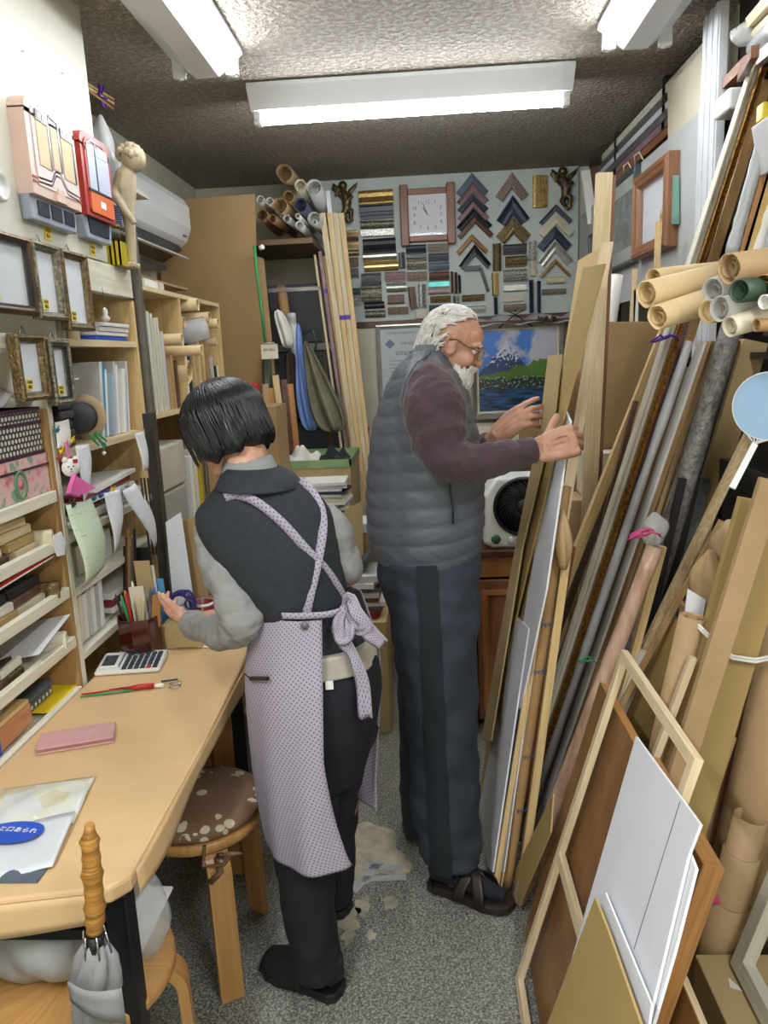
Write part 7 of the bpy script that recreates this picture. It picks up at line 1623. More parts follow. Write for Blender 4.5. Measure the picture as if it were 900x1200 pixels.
# ================================================================ PEOPLE
mat('skin_man', 'bd9078', .5, var=.08, col2='a5775f', scale=(25, 25, 25), bump=.15, bscale=120.); mat('skin_woman', 'cf9f84', .5, var=.05, col2='bb8870', scale=(25, 25, 25))
mat('hair_white', 'd3d0cb', .5, var=.15, scale=(60, 60, 60)); mat('hair_black', '101013', .35, var=.1, spec=.45)
mat('vest_grey', '565b64', .5, var=.06, scale=(9, 9, 9), bump=.25, bscale=(30, 30, 60)); mat('sweat_maroon', '412b33', .85, var=.06, scale=(30, 30, 30), bump=1., bscale=(9, 9, 26), sheen=.2)
mat('trouser_slate', '2b3540', .75, var=.08, scale=(10, 10, 10), bump=.35, bscale=9.); mat('trouser_stripe', '151b22', .8, var=.05); mat('trouser_navy', '10141d', .85, var=.06, bump=.2, bscale=10.)
mat('sleeve_grey', '8f8f8e', .9, var=.07, scale=(14, 14, 60), bump=1., bscale=(10, 10, 24)); mat('knit_charcoal', '2c3137', .9, var=.14, scale=(60, 60, 160), bump=.3, bscale=200.)
mat('slipper_brown', '2a1f1b', .45, var=.1); mat('sock_navy', '171c27', .9); mat('slipper_black', '1a191b', .55)
def dots(nt, tc):
    L = nt.links; mp = nd(nt, 'ShaderNodeMapping'); mp.inputs['Scale'].default_value = (118, 118, 118); mp.inputs['Rotation'].default_value = (0, 0, .6); L.new(tc.outputs['UV'], mp.inputs[0])
    sx = nd(nt, 'ShaderNodeSeparateXYZ'); L.new(mp.outputs[0], sx.inputs[0])
    def f(s): return mth(nt, 'SUBTRACT', mth(nt, 'FRACT', s), .5)
    a, b = f(sx.outputs[0]), f(sx.outputs[1])
    d = mth(nt, 'SQRT', mth(nt, 'ADD', mth(nt, 'MULTIPLY', a, a), mth(nt, 'MULTIPLY', b, b)))
    return mixc(nt, mth(nt, 'LESS_THAN', d, .23), s2l('a49dab'), s2l('625c7a'))
patmat('apron_dots', dots, .8)
def rem(o, vs, it=4, fac=.5):
    m = o.modifiers.new('remesh', 'REMESH'); m.mode = 'VOXEL'; m.voxel_size = vs; m.use_smooth_shade = True
    s = o.modifiers.new('smooth', 'SMOOTH'); s.iterations = it; s.factor = fac; return o
def crease(o, st, sc, dp=2):
    """cloth folds: a cloud displacement on the finished cloth surface"""
    t = bpy.data.textures.new('folds', 'CLOUDS'); t.noise_scale = sc; t.noise_depth = dp
    d = o.modifiers.new('folds', 'DISPLACE'); d.texture = t; d.strength = st; d.mid_level = .5; d.texture_coords = 'LOCAL'; return o
def interp(rows, per=4):
    """catmull interpolation of numeric rows"""
    out = []
    for i in range(len(rows)-1):
        p0, p1, p2, p3 = rows[max(i-1, 0)], rows[i], rows[i+1], rows[min(i+2, len(rows)-1)]
        for k in range(per):
            t = k/per; out.append([.5*((2*b)+(-a+c)*t+(2*a-5*b+4*c-d)*t*t+(-a+3*b-3*c+d)*t**3) for a, b, c, d in zip(p0, p1, p2, p3)])
    out.append(list(rows[-1])); return out
def sil(rows, n=36, per=4, fn=None, pw=1., close=True, a0=0, a1=2*PI, mb=None):
    """rows (xl, xr, py, Yc, ry): rings whose silhouette in X follows the px outline"""
    R = interp(rows, per); rings = []
    for i, (xl, xr, py, yc, ry) in enumerate(R):
        a, b = at(xl, py, Y=yc), at(xr, py, Y=yc); c = (a+b)/2; hw = (b.x-a.x)/2; ring = []
        for j in range(n if close else n+1):
            t = a0+(a1-a0)*j/n; cx, sy = math.cos(t), math.sin(t)
            cx = math.copysign(abs(cx)**pw, cx); sy = math.copysign(abs(sy)**pw, sy)
            d = fn(i/(len(R)-1), t, c) if fn else 0.
            nrm = V((cx*ry, sy*hw, 0)); nrm = nrm.normalized() if nrm.length > 1e-9 else V((1, 0, 0))
            ring.append(c+V((hw*cx, ry*sy, (b.z-a.z)/2*cx))+nrm*d)
        rings.append(ring)
    return (mb or MB()).loft(rings, closed=close, caps=close)
def limb(pts, per=3, n=14, flat=1., fn=None, mb=None):
    """pts (x,y,z,r)"""
    R = interp(pts, per); P = [V(p[:3]) for p in R]; r = [p[3]*(1+(fn(i/(len(R)-1)) if fn else 0)) for i, p in enumerate(R)]
    return (mb or MB()).tube(P, r, n, flat=flat)
def px(a, b, Y, r): p = at(a, b, Y=Y); return (p.x, p.y, p.z, r*Y/900)
class Hd:
    def __init__(s, c, f, up, k=1.): s.k = k; s.c = V(c); s.f = V(f).normalized(); s.u = V(up); s.u = (s.u-s.u.project(s.f)).normalized(); s.s = s.f.cross(s.u)   # s = his right
    def __call__(s, a, b, c): return s.c+(s.f*a+s.s*b+s.u*c)*s.k
    def rot(s): return Matrix((s.f, s.s, s.u)).transposed()
def headmesh(mb, h, old=True):
    R = h.rot(); k = h.k; S = lambda a, b, c, r: mb.sph(h(a, b, c), tuple(x*k for x in r), 18, 12, R); T = lambda p, r, n=8: mb.tube([h(*q) for q in p], [x*k for x in r], n)
    S(-.012, 0, .03, (.097, .076, .09)); S(.030, 0, -.024, (.056, .058, .080)); S(.046, 0, -.084, (.036, .042, .030)); S(.043, 0, .045, (.045, .058, .045))
    T([(.082, 0, .022), (.092, 0, .006), (.103, 0, -.018), (.107, 0, -.026), (.092, 0, -.036)], [.0075, .0075, .0095, .0115, .008], 10)
    for d in (-1, 1):
        S(.093, .010*d, -.028, (.009, .0075, .008)); S(.056, .036*d, -.026, (.030, .023, .028))
        T([(.066, .056*d, .018), (.083, .036*d, .030), (.087, .008*d, .028)], [.006, .0095, .008])
        T([((-.002+.017*math.cos(a)-.004*math.sin(a)), (.079+.005*math.cos(a+PI))*d, (-.002+.028*math.sin(a))) for a in [j*PI/8 for j in range(1, 17)]], [.0042]*16)
        S(-.002, .075*d, -.002, (.014, .005, .023)); S(.004, .079*d, -.027, (.007, .0045, .008)); S(.009, .078*d, -.004, (.004, .004, .008))
    T([(.082, -.022, -.057), (.092, 0, -.055), (.082, .022, -.057)], [.003, .0058, .003]); T([(.081, -.018, -.066), (.089, 0, -.066), (.081, .018, -.066)], [.003, .0065, .003])
    if old:
        for d in (-1, 1): T([(.088, .018*d, -.026), (.082, .030*d, -.045)], [.004, .003]); T([(.080, .030*d, -.004), (.070, .045*d, -.006)], [.004, .003])
def eyes(h, par, iris='3a2418'):
    k = h.k; sk, hm = (G['skin_man'], G['hair_white']) if par is man else (G['skin_woman'], G['hair_black'])
    for d in (-1, 1):
        c = h(.076, .031*d, .008); e = build(MB().sph(c, .0125*k, 16, 10), 'eye', mat('eye_white', 'd8d2c8', .2, var=0), par)
        build(MB().sph(c+h.f*.0065*k, .0072*k, 12, 8), 'iris', mat('iris_'+iris, iris, .15, var=0), e)
        for z_ in (.006, -.0075): build(MB().tube([c+(h.s*x+h.f*(.0105-abs(x)*.35)+h.u*(z_*(1-abs(x)*40)+.001))*k for x in (-.014, -.007, 0, .007, .014)], .0030*k, 8), 'eyelid', sk, par)
        build(MB().tube([c+(h.s*x+h.f*(.015-abs(x)*.35)+h.u*(.0205-abs(x)*.25))*k for x in (-.018, -.008, 0, .008, .018)], [.001, .003, .0034, .003, .001], 6), 'eyebrow', hm, par)
def hand(mb, w, d, nrm, k=1., curl=(.9, .9, .9, .9), thumb=(.5, .6), side=1, spread=.12, tc=.5):
    """w wrist, d direction of the metacarpals, nrm back-of-hand normal, side = which way the thumb goes (along s)"""
    w, d, nrm = V(w), V(d).normalized(), V(nrm); nrm = (nrm-nrm.project(d)).normalized(); s = d.cross(nrm)*side
    P = lambda a, b, c: w+d*a*k+s*b*k+nrm*c*k
    for b in (-.027, -.009, .009, .027): mb.tube([P(-.01, b*.55, 0), P(.03, b*.85, .002), P(.06, b, .004), P(.088, b*1.08, .002)], [.017*k, .0165*k, .0145*k, .0115*k], 10)
    mb.tube([P(.005, .012, -.006), P(.03, .03, -.01), P(.045, .034, -.008)], [.015*k, .017*k, .012*k], 10)
    for i, (b, L_) in enumerate(zip((.029, .0095, -.0095, -.028), (.078, .087, .08, .064))):
        a = .15; p = P(.086-.006*abs(i-1.2), b, .002); pts = [p]; sp = (b/.03)*spread; c = curl[i]
        for j, (sg, t) in enumerate(zip((.42, .32, .26), (c*.75, c*1.0, c*.7))):
            a += t; dv = d*math.cos(a)-nrm*math.sin(a); dv = (dv+s*sp*max(0, 1-a*.5)).normalized(); pts += [pts[-1]+dv*L_*sg*k*.5, pts[-1]+dv*L_*sg*k]
        r = .0088*k; mb.tube(pts, [r*1.1, r, r*1.04, r*.9, r*.95, r*.82, r*.62], 10)
    a, t = thumb; dv = (d*math.cos(a)+s*math.sin(a)-nrm*t).normalized(); p = P(.03, .032, -.008); q = p+dv*.036*k; dv2 = (dv*math.cos(tc)+(d*.6-nrm*.5)*math.sin(tc)).normalized(); e = q+dv2*.03*k
    mb.tube([P(.012, .02, -.006), p, q, e, e+dv2*.008*k], [.014*k, .0135*k, .0115*k, .0105*k, .007*k], 10); return mb
# ---------------------------------------------------------------- the old man
man = thing('person', (.05, 2.16, 0), 'old man with white hair and beard in a grey quilted vest, handling tall boards', 'person')
K1 = .81; H1 = Hd(at(531, 405, Y=2.12), (1, -.12, -.42), (.30, 0, 1), K1)
mb = MB(); headmesh(mb, H1)
nb = at(500, 440, Y=2.14)
limb([(*H1(-.03, 0, -.03), .055), (*H1(-.038, 0, -.09), .053), (*(nb+V((.01, 0, .0))), .066), (*(nb+V((-.02, 0, -.08))), .10)], mb=mb)
sil([(470, 535, 445, 2.15, .15), (450, 550, 480, 2.15, .165), (442, 556, 540, 2.15, .15), (444, 556, 600, 2.15, .14), (452, 552, 650, 2.16, .13), (458, 552, 700, 2.16, .12)], 24, 3, mb=mb)
limb([px(512, 795, 2.07, 26), px(520, 690, 2.08, 34)][::-1]+[px(524, 850, 2.06, 24), px(530, 940, 2.05, 19), px(536, 1005, 2.045, 14), px(534, 1035, 2.04, 13)], mb=mb)
limb([px(495, 690, 2.25, 34), px(495, 800, 2.27, 26), px(492, 900, 2.31, 18), px(490, 965, 2.34, 14)], mb=mb)
# near arm core, wrist, hand
wr = V(px(632, 527, 1.90, 1)[:3]); el = V(px(532, 540, 1.86, 1)[:3]); sh = V(px(508, 450, 1.98, 1)[:3])
limb([(*sh, .04), (*sh.lerp(el, .5), .034), (*el, .032), (*el.lerp(wr, .5), .03), (*wr, .024)], mb=mb)
kn = V(px(678, 513, 1.90, 1)[:3])
hand(mb, wr+V((.005, 0, 0)), kn-wr+V((0, .0, .0)), (-.0, -1, .35), 1.0, curl=(1.05, 1.1, 1.15, 1.2), thumb=(.95, .55), side=-1, spread=.15, tc=.3)
# veins
nd_ = (kn-wr).normalized()
for b in (-.012, .004, .018): mb.tube([wr+nd_*.02+V((0, -.016, b*.5)), wr+nd_*.045+V((0, -.0205, b+.004)), wr+nd_*.07+V((0, -.019, b))], [.002, .003, .002], 6)
# far arm and hand
sh2 = V((.03, 2.34, 1.44)); el2 = at(548, 550, Y=2.36); wr2 = at(585, 508, Y=2.27)
limb([(*sh2, .05), (*sh2.lerp(el2, .5), .045), (*el2, .04), (*el2.lerp(wr2, .5), .034), (*wr2, .024)], mb=mb)
hand(mb, wr2, at(617, 484, Y=2.23)-wr2, (-.55, -.62, .35), 1., curl=(.25, .4, .5, .6), thumb=(.6, .6), side=-1, spread=.2)
rem(build(mb, 'body', G['skin_man'], man, fixn=False), .0031, 3)
eyes(H1, man)
# hair: shell + locks
def locks(h, seeds, m, name, par, n, r, L_, k=1.):
    random.seed(seeds[0]); mb = MB(); R = h.rot()
    for i in range(n):
        while True:
            a, e = ru(-PI, PI), ru(-.75, 1.5); d = V((math.cos(a)*math.cos(e), math.sin(a)*math.cos(e), math.sin(e)))
            if seeds[1](d): break
        p = V((-.012+.098*d.x, .078*d.y, .03+.091*d.z))*k
        dirn = V((-1.1, .25*math.copysign(1, d.y), -.55-.5*(d.x < 0))); dirn = (dirn-dirn.project(d)).normalized(); pts = []
        w_ = ru(-.6, .6); side = d.cross(dirn)
        for j in range(5):
            t = j/4; q = p+dirn*L_*t*ru(.9, 1.1)*k+side*math.sin(t*4+w_*4)*.006*k; v = V(((q.x/k+.012)/.098, q.y/k/.078, (q.z/k-.03)/.091)); 
            v = v.normalized()*(1.03+.05*math.sin(t*PI)) if v.length < 1.3 else v*1.0
            if v.z < -.7: v.z = -.7-(abs(v.z)-.7)*.6
            pts.append(h(k*(-.012+.098*v.x), k*.078*v.y, k*(.03+.091*v.z)))
        mb.tube(pts, [r*.6, r, r*.95, r*.7, r*.15], 6)
    return build(mb, name, m, par, fixn=False)
hairsel = lambda d: (d.x < .30 and d.z > -.75 and not (d.x > -.05 and abs(d.y) > .55 and d.z < .30)) if d.z < .75 else d.x < .55
locks(H1, (5, hairsel), G['hair_white'], 'hair', man, 420, .0036, .050)
mb = MB(); random.seed(16)
for i in range(170):      # longer wavy locks over the nape and behind the ear
    a = ru(1.75, 2*PI-1.75); z_ = ru(-.045, .06); p = V((-.014+.100*math.cos(a), .080*math.sin(a), z_)); q = []
    for j in range(6):
        t = j/5; q.append(H1(p.x-.012*math.sin(t*2.4)+.020*t*t*(math.cos(a) < -.3), p.y*(1-.1*t)+.004*math.sin(t*7+i), p.z-.052*t))
    mb.tube(q, [.002, .0034, .0036, .0032, .0022, .0006], 5)
build(mb, 'hair', G['hair_white'], man, fixn=False)
mb = MB(); random.seed(6)
for i in range(620):
    a = ru(-1.62, 1.62); e = ru(-1.15, .45); p = V((.034+.060*math.cos(a)*math.cos(e), .059*math.sin(a), -.070+.044*math.sin(e)))
    if p.z > -.056 and abs(p.y) < .020: continue
    d = V((.008*math.cos(a), .008*math.sin(a), -.018-.018*(1-abs(a)/1.5)))
    mb.tube([H1(*p), H1(*(p+d*.5+V((.005, 0, 0)))), H1(*(p+d+V((ru(-.004, .004), ru(-.004, .004), 0))))], [.003, .0034, .0006], 5)
for i in range(130):
    y = ru(-.036, .036); p = V((.098-abs(y)*.55, y, ru(-.048, -.040))); mb.tube([H1(*p), H1(*(p+V((.004, math.copysign(.005, y), -.007)))), H1(*(p+V((-.004, math.copysign(.012, y), -.020))))], [.0022, .003, .0006], 5)
build(mb, 'beard', G['hair_white'], man, fixn=False)
g = thing('glasses', H1(.1, 0, .0), 'thin dark metal glasses worn by the old man', 'glasses')
for d in (-1, 1):
    c = H1(.105, .034*d, .006)
    build(MB().tube([c+H1.s*.024*math.cos(a)*d+H1.u*.019*math.sin(a)-H1.f*.006*(1+math.cos(a)) for a in [j*PI/10 for j in range(21)]], .0013, 6), 'rim', G['mold_brown'], g)
    build(MB().prism([c+H1.s*.023*math.cos(a)*d+H1.u*.018*math.sin(a)-H1.f*.006*(1+math.cos(a)) for a in [j*PI/10 for j in range(20)]], H1.f*.001), 'lens', mat('lens', 'c8d0d0', .03, alpha=.25, var=0), g)
    build(MB().tube([H1(.093, .059*d, .01), H1(.05, .071*d, .012), H1(.01, .081*d, .022), H1(-.012, .084*d, .012)], .0015, 6), 'temple', G['mold_brown'], g)
build(MB().tube([H1(.105, -.011, .01), H1(.11, 0, .013), H1(.105, .011, .01)], .0013, 6), 'bridge', G['mold_brown'], g)
# quilted vest
VR = [(488, 520, 408, 2.13, .07), (474, 528, 422, 2.14, .115), (460, 541, 440, 2.15, .165), (449, 549, 465, 2.15, .185), (439, 557, 495, 2.15, .185), (434, 563, 530, 2.15, .180), (431, 566, 570, 2.15, .178), (431, 566, 610, 2.15, .178), (434, 562, 635, 2.15, .172), (437, 558, 651, 2.15, .165)]
def quilt(u, t, c):
    z = c.z+.02*math.sin(t*2)-.01*math.cos(3*t); ph = (z-1.03)/.050
    q = abs(math.sin(PI*ph))**.38
    v1 = min(1, abs(math.sin((t-4.25)/2))*14); v2 = 1
    return (.0065*q-.002)*min(1, (1-u)*6+.2)*v1+.0016*math.sin(22*t+7*math.sin(ph*1.7))*math.sin(9*t+ph*4)*q
vst = build(sil(VR, 96, 14, quilt), 'vest', G['vest_grey'], man, fixn=False)
build(sil([(487, 521, 404, 2.125, .068), (480, 525, 414, 2.13, .08)], 30, 3), 'vest_collar', G['vest_grey'], vst)
hl = [at(a, b, Y=1.965) for a, b in ((527, 563), (528, 580), (530, 600), (532, 614))]
build(MB().tube([at(a, b, Y=1.972-.004) for a, b in ((527, 560), (528, 578), (531, 596), (531, 614))], .003, 6), 'pocket_zip', G['mold_black'], vst)
# armhole piping
build(MB().tube([at(a, b, Y=y) for a, b, y in ((505, 413, 2.05), (488, 425, 1.99), (474, 446, 1.965), (469, 470, 1.965), (474, 495, 1.96), (482, 512, 1.96))], .0035, 6), 'armhole_piping', G['mold_grey'], vst)
# sleeves
def wr_f(u): return .055*math.sin(u*52)*max(0, math.sin(u*PI))*(u > .4)+.03*math.sin(u*31+1)*(u > .3)
mbs = limb([px(505, 434, 2.05, 14), px(506, 450, 2.0, 27), px(509, 476, 1.955, 37), px(514, 508, 1.92, 35), px(524, 536, 1.885, 28), px(547, 543, 1.865, 24), px(575, 539, 1.872, 21), px(600, 533, 1.885, 18), px(616, 530, 1.893, 16)], 8, 22, fn=wr_f)
sl = build(mbs, 'sweater_sleeve', G['sweat_maroon'], man); rem(sl, .005, 3); crease(sl, .020, .055)
a = V(px(606, 531.5, 1.889, 1)[:3]); b = V(px(627, 527, 1.90, 1)[:3]); build(MB().tube([a, a.lerp(b, .1), a.lerp(b, .9), b], [.031, .034, .033, .0295], 20), 'cuff', G['sweat_maroon'], sl)
mbs = limb([(*sh2, .06), (*sh2.lerp(el2, .5), .06), (*el2, .052), (*el2.lerp(wr2, .5), .045), (*el2.lerp(wr2, .8), .037)], 6, 18, fn=wr_f); crease(rem(build(mbs, 'sweater_sleeve', G['sweat_maroon'], man), .006, 2), .014, .05)
# trousers
def fold(amp, f, s): return lambda u, t, c: amp*math.sin(f*u+3*t+s)+amp*.6*math.sin(2.3*f*u-2*t+s*2)
NL = [(440, 562, 645, 2.14, .155), (444, 562, 680, 2.11, .135), (455, 561, 715, 2.08, .115), (464, 560, 760, 2.07, .105), (471, 559, 810, 2.06, .10), (478, 560, 860, 2.055, .095), (481, 562, 910, 2.05, .092), (484, 563, 955, 2.045, .09), (490, 564, 985, 2.04, .086), (497, 563, 1006, 2.04, .082)]
mb = sil(NL, 40, 6, fold(.0035, 30, 1)); sil([(446, 552, 650, 2.2, .12), (452, 540, 700, 2.24, .11), (462, 525, 760, 2.27, .10), (467, 520, 820, 2.28, .095), (468, 518, 880, 2.30, .09), (470, 516, 930, 2.32, .088), (472, 512, 968, 2.33, .085)], 36, 6, fold(.0035, 26, 2), mb=mb)
tr = build(mb, 'trousers', G['trouser_slate'], man); crease(rem(tr, .006, 2), .012, .09)
# side stripe on the near leg: follows the leg surface
R = interp(NL, 8); cl = []
for i, (xl, xr, py, yc, ry) in enumerate(R):
    u = i/(len(R)-1); a, b = at(xl, py, Y=yc), at(xr, py, Y=yc); c = (a+b)/2; hw = (b.x-a.x)/2; ring = []
    xa = 487+16*min(1, u*1.15); xb = 511+17*min(1, u*1.15)
    for j in range(7):
        X_ = at(xa+(xb-xa)*j/6, py, Y=yc-ry).x; cx = max(-.97, min(.97, (X_-c.x)/hw)); ring.append(V((c.x+hw*cx, yc-(ry+.007)*math.sqrt(1-cx*cx)-.003, c.z)))
    cl.append(ring)
m2 = MB(); m2.loft(cl, closed=False, caps=False); b0 = len(m2.v); m2.loft([[p+V((0, .01, 0)) for p in r] for r in cl], closed=False, caps=False)
build(m2, 'side_stripe', G['trouser_stripe'], tr)
# sandals and socks
def shoe(hl_, toe, w, label, kind, who):
    hl_, toe = V(hl_), V(toe); hl_.z = toe.z = 0; d = (toe-hl_); L_ = d.length; d.normalize(); s = V((0, 0, 1)).cross(d); P = lambda a, b, z: hl_+d*a*L_+s*b*w+V((0, 0, z))
    t = thing(kind, hl_+d*L_/2, label, 'footwear')
    out = [(0, 0), (.02, .3), (.1, .42), (.3, .40), (.5, .42), (.72, .52), (.88, .45), (.97, .25), (1, 0), (.97, -.25), (.88, -.42), (.72, -.5), (.5, -.42), (.3, -.38), (.1, -.38), (.02, -.28)]
    m = G['slipper_brown'] if kind == 'sandal' else G['slipper_black']
    build(MB().prism([P(a, b, .002) for a, b in out], (0, 0, .026)), 'sole', m, t, bev=.004)
    fm = MB(); limb([(*P(.06, 0, .055), .030), (*P(.22, 0, .062), .033), (*P(.45, 0, .058), .034), (*P(.7, 0, .047), .026), (*P(.9, .02, .04), .016)], 3, 14, mb=fm); limb([(*P(.14, 0, .05), .036), (*P(.13, 0, .11), .034)], 2, 14, mb=fm)
    o = build(fm, 'sock', G['sock_navy'], who); rem(o, .006, 2)
    if kind == 'sandal':
        for b0, b1, a0, a1 in ((-1, 1, .40, .66), (1, -1, .40, .66)):
            build(MB().sheet(lambda u, v: P(a0+(a1-a0)*v+.13*u-.04, b0*(.56-1.12*v), .022+.075*math.sin(PI*v)**.7), 4, 12, .003), 'strap', m, t)
        build(MB().sheet(lambda u, v: P(.02+.22*v*(1-v)*0+.10*abs(2*v-1), .55*(2*v-1), .022+.03*u+.0), 3, 12, .003), 'heel_rim', m, t)
        build(MB().box(*[P(.5, -.1, 0).x, P(.5, -.1, 0).x+.004, P(.5, -.1, 0).y-.002, P(.5, -.1, 0).y+.002, .097, .108]), 'metal_clasp', G['brass'], t)
    else:
        build(MB().sheet(lambda u, v: P(.38+.58*u, (.55-.3*max(0, u-.5))*math.cos(PI*(1-v)), .02+(.083-.048*u)*math.sin(PI*v)**.8), 12, 16, .003), 'upper', m, t)
    return t
shoe(at(503, 1036, Z=.0), at(603, 1068, Z=0), .105, 'dark brown crossed-strap sandal on the near foot of the old man', 'sandal', man)
shoe(at(474, 966, Z=0), at(540, 985, Z=0), .10, 'dark sandal on the far foot of the old man', 'sandal', man)
# ---------------------------------------------------------------- the woman
wom = thing('person', (-.33, 1.72, 0), 'woman with a black bob, seen from behind, in a dotted lavender apron', 'person')
K2 = .83; H2 = Hd(at(262, 506, Y=1.70), (-.80, .42, -.42), (-.28, .12, 1), K2); K = 1
mb = MB(); headmesh(mb, H2, False)
nb = at(291, 565, Y=1.66)
limb([(*H2(-.03, 0, -.03), .05), (*H2(-.038, 0, -.085), .048), (*nb, .056), (*(nb+V((.02, 0, -.07))), .09)], mb=mb)
sil([(255, 372, 585, 1.66, .085), (262, 385, 630, 1.66, .10), (290, 395, 690, 1.67, .095), (312, 415, 740, 1.68, .095), (305, 432, 790, 1.69, .11), (310, 430, 830, 1.70, .10)], 24, 3, mb=mb)
limb([px(345, 820, 1.66, 38), px(350, 900, 1.66, 32), px(357, 1000, 1.66, 22), px(370, 1090, 1.66, 17), px(374, 1130, 1.66, 16)], mb=mb)
limb([px(400, 820, 1.78, 34), px(400, 900, 1.84, 28), px(398, 980, 1.90, 19), px(397, 1045, 1.93, 15)], mb=mb)
wsh = V(px(246, 612, 1.66, 1)[:3]); wel = V(px(282, 726, 1.60, 1)[:3]); ww = V(px(221, 730, 1.81, 1)[:3])
limb([(*wsh, .04), (*wsh.lerp(wel, .5), .036), (*wel, .033), (*wel.lerp(ww, .5), .029), (*ww, .02)], mb=mb)
hand(mb, ww, at(199, 716, Y=1.87)-ww, (-.1, -.75, -.6), .86, curl=(.15, .3, .35, .4), thumb=(1.1, .1), side=1, spread=.3, tc=.0)
ws2 = V(px(385, 612, 1.68, 1)[:3]); we2 = V(px(406, 672, 1.72, 1)[:3]); ww2 = we2+V((-.12, .20, -.02))
limb([(*ws2, .04), (*ws2.lerp(we2, .5), .037), (*we2, .033), (*we2.lerp(ww2, .6), .028), (*ww2, .02)], mb=mb)
hand(mb, ww2, V((-.6, .7, -.1)), (.3, -.2, 1), .88, curl=(.4, .5, .5, .6), thumb=(.6, .4), side=1, spread=.15)
rem(build(mb, 'body', G['skin_woman'], wom, fixn=False), .0042, 3)
eyes(H2, wom, '24140e')
# bob hair: shell with cut edge plus strands
def bob():
    R = H2.rot(); mb = MB(); n = 64; rings = []
    prof = [(.0, 1.0), (.35, .96), (.62, .83), (.83, .60), (.97, .30), (1.04, 0.0), (1.09, -.32), (1.10, -.62), (1.04, -.88), (.92, -1.02)]
    for i, (r, z) in enumerate(interp([list(p) for p in prof], 3)):
        ring = []
        for j in range(n):
            a = 2*PI*j/n; fx = math.cos(a); cut = 1.
            zz = z
            if fx > .45: zz = max(z, .35-.15*(fx-.45))          # fringe: open at the face
            rr = max(r, .001)*(1+.012*math.sin(a*23+i*.4)); ring.append(H2(K*(-.016+.112*rr*fx), K*.094*rr*math.sin(a), K*(.03+.103*zz+(.012*math.sin(a*9)*(z < -.6)))))
        rings.append(ring)
    mb.loft(rings); return mb
hb = build(bob(), 'hair', G['hair_black'], wom)
random.seed(9); mb = MB()
for i in range(420):
    a = ru(.62, 2*PI-.62); t0 = ru(.0, .5); pts = []
    for j in range(7):
        t = t0+(1-t0)*j/6; th = t*1.75; r_ = math.sin(min(th, PI/2))*(1.09+.03*(th > 1.2)); z_ = math.cos(th)*1.02 if th < PI/2 else -(th-PI/2)*(4.4+ru(0, .9))
        if z_ < -.75: r_ *= 1-(-.75-z_)*.22
        aa = a+.05*math.sin(5*t+i); pts.append(H2(K*(-.016+.112*r_*math.cos(aa)), K*.094*r_*math.sin(aa), K*(.032+.103*z_)))
    mb.tube(pts, [.0016, .0026, .003, .003, .0028, .0022, .0006], 5)
build(mb, 'hair_strands', G['hair_black'], hb, fixn=False)
# vest (knit), collar, sleeves
def wf(u, t, c): return .003*math.sin(9*u+3*t)+.002*math.sin(17*u-5*t)
WV = [(268, 326, 549, 1.66, .060), (257, 350, 563, 1.66, .078), (246, 374, 580, 1.66, .094), (232, 390, 602, 1.66, .108), (243, 399, 640, 1.66, .118), (268, 405, 680, 1.665, .114), (292, 411, 715, 1.675, .108), (308, 426, 745, 1.685, .108), (314, 434, 765, 1.69, .112)]
kv = crease(build(sil(WV, 96, 14, wf), 'knit_vest', G['knit_charcoal'], wom), .008, .07)
build(sil([(266, 328, 547, 1.66, .066), (259, 346, 557, 1.655, .084), (253, 352, 570, 1.65, .099)], 40, 4), 'vest_collar', G['knit_charcoal'], kv, bev=0)
build(sil([(266, 318, 533, 1.68, .052), (261, 324, 545, 1.67, .058), (260, 330, 556, 1.665, .064)], 36, 3), 'shirt_collar', G['sleeve_grey'], wom)
build(sil([(308, 434, 748, 1.69, .128), (303, 440, 762, 1.70, .139), (303, 442, 771, 1.70, .142)], 40, 3, lambda u, t, c: .002*math.sin(7*t)), 'shirt_hem', mat('hem_beige', 'b5afa2', .85), wom)
sl = limb([px(262, 592, 1.66, 13), px(246, 610, 1.655, 20), px(253, 645, 1.64, 23), px(267, 682, 1.61, 26), px(280, 712, 1.595, 28), px(283, 731, 1.60, 27), px(262, 739, 1.65, 23), px(241, 735, 1.73, 20), px(222, 731, 1.80, 16)], 7, 20, fn=lambda u: .055*math.sin(u*58)*max(0, math.sin(u*PI))*(u > .35)+.03*math.sin(u*27))
crease(rem(build(sl, 'sleeve', G['sleeve_grey'], wom), .005, 3), .017, .045)
sl = limb([px(378, 600, 1.67, 16), px(388, 618, 1.68, 22), px(398, 645, 1.70, 22), px(404, 668, 1.72, 22), (*we2.lerp(ww2, .5), .042), (*we2.lerp(ww2, .85), .036)], 7, 20, fn=lambda u: .05*math.sin(u*30)*math.sin(u*PI)); crease(rem(build(sl, 'sleeve', G['sleeve_grey'], wom), .0055, 3), .014, .045)
# trousers
mb = sil([(304, 440, 765, 1.70, .128), (302, 448, 800, 1.70, .142), (306, 444, 835, 1.71, .14), (314, 436, 870, 1.72, .13), (318, 424, 905, 1.73, .12)], 40, 4)
sil([(304, 394, 850, 1.69, .115), (312, 394, 900, 1.67, .11), (320, 396, 960, 1.66, .10), (324, 390, 1010, 1.66, .092), (331, 392, 1060, 1.66, .085), (339, 396, 1105, 1.66, .08), (344, 400, 1132, 1.66, .074)], 32, 4, fold(.003, 22, 1), mb=mb)
sil([(372, 444, 850, 1.78, .105), (376, 428, 900, 1.83, .10), (374, 418, 950, 1.87, .092), (376, 416, 1000, 1.90, .085), (378, 414, 1047, 1.93, .076)], 32, 4, fold(.003, 22, 2), mb=mb)
crease(rem(build(mb, 'trousers', G['trouser_navy'], wom), .006, 2), .010, .08)
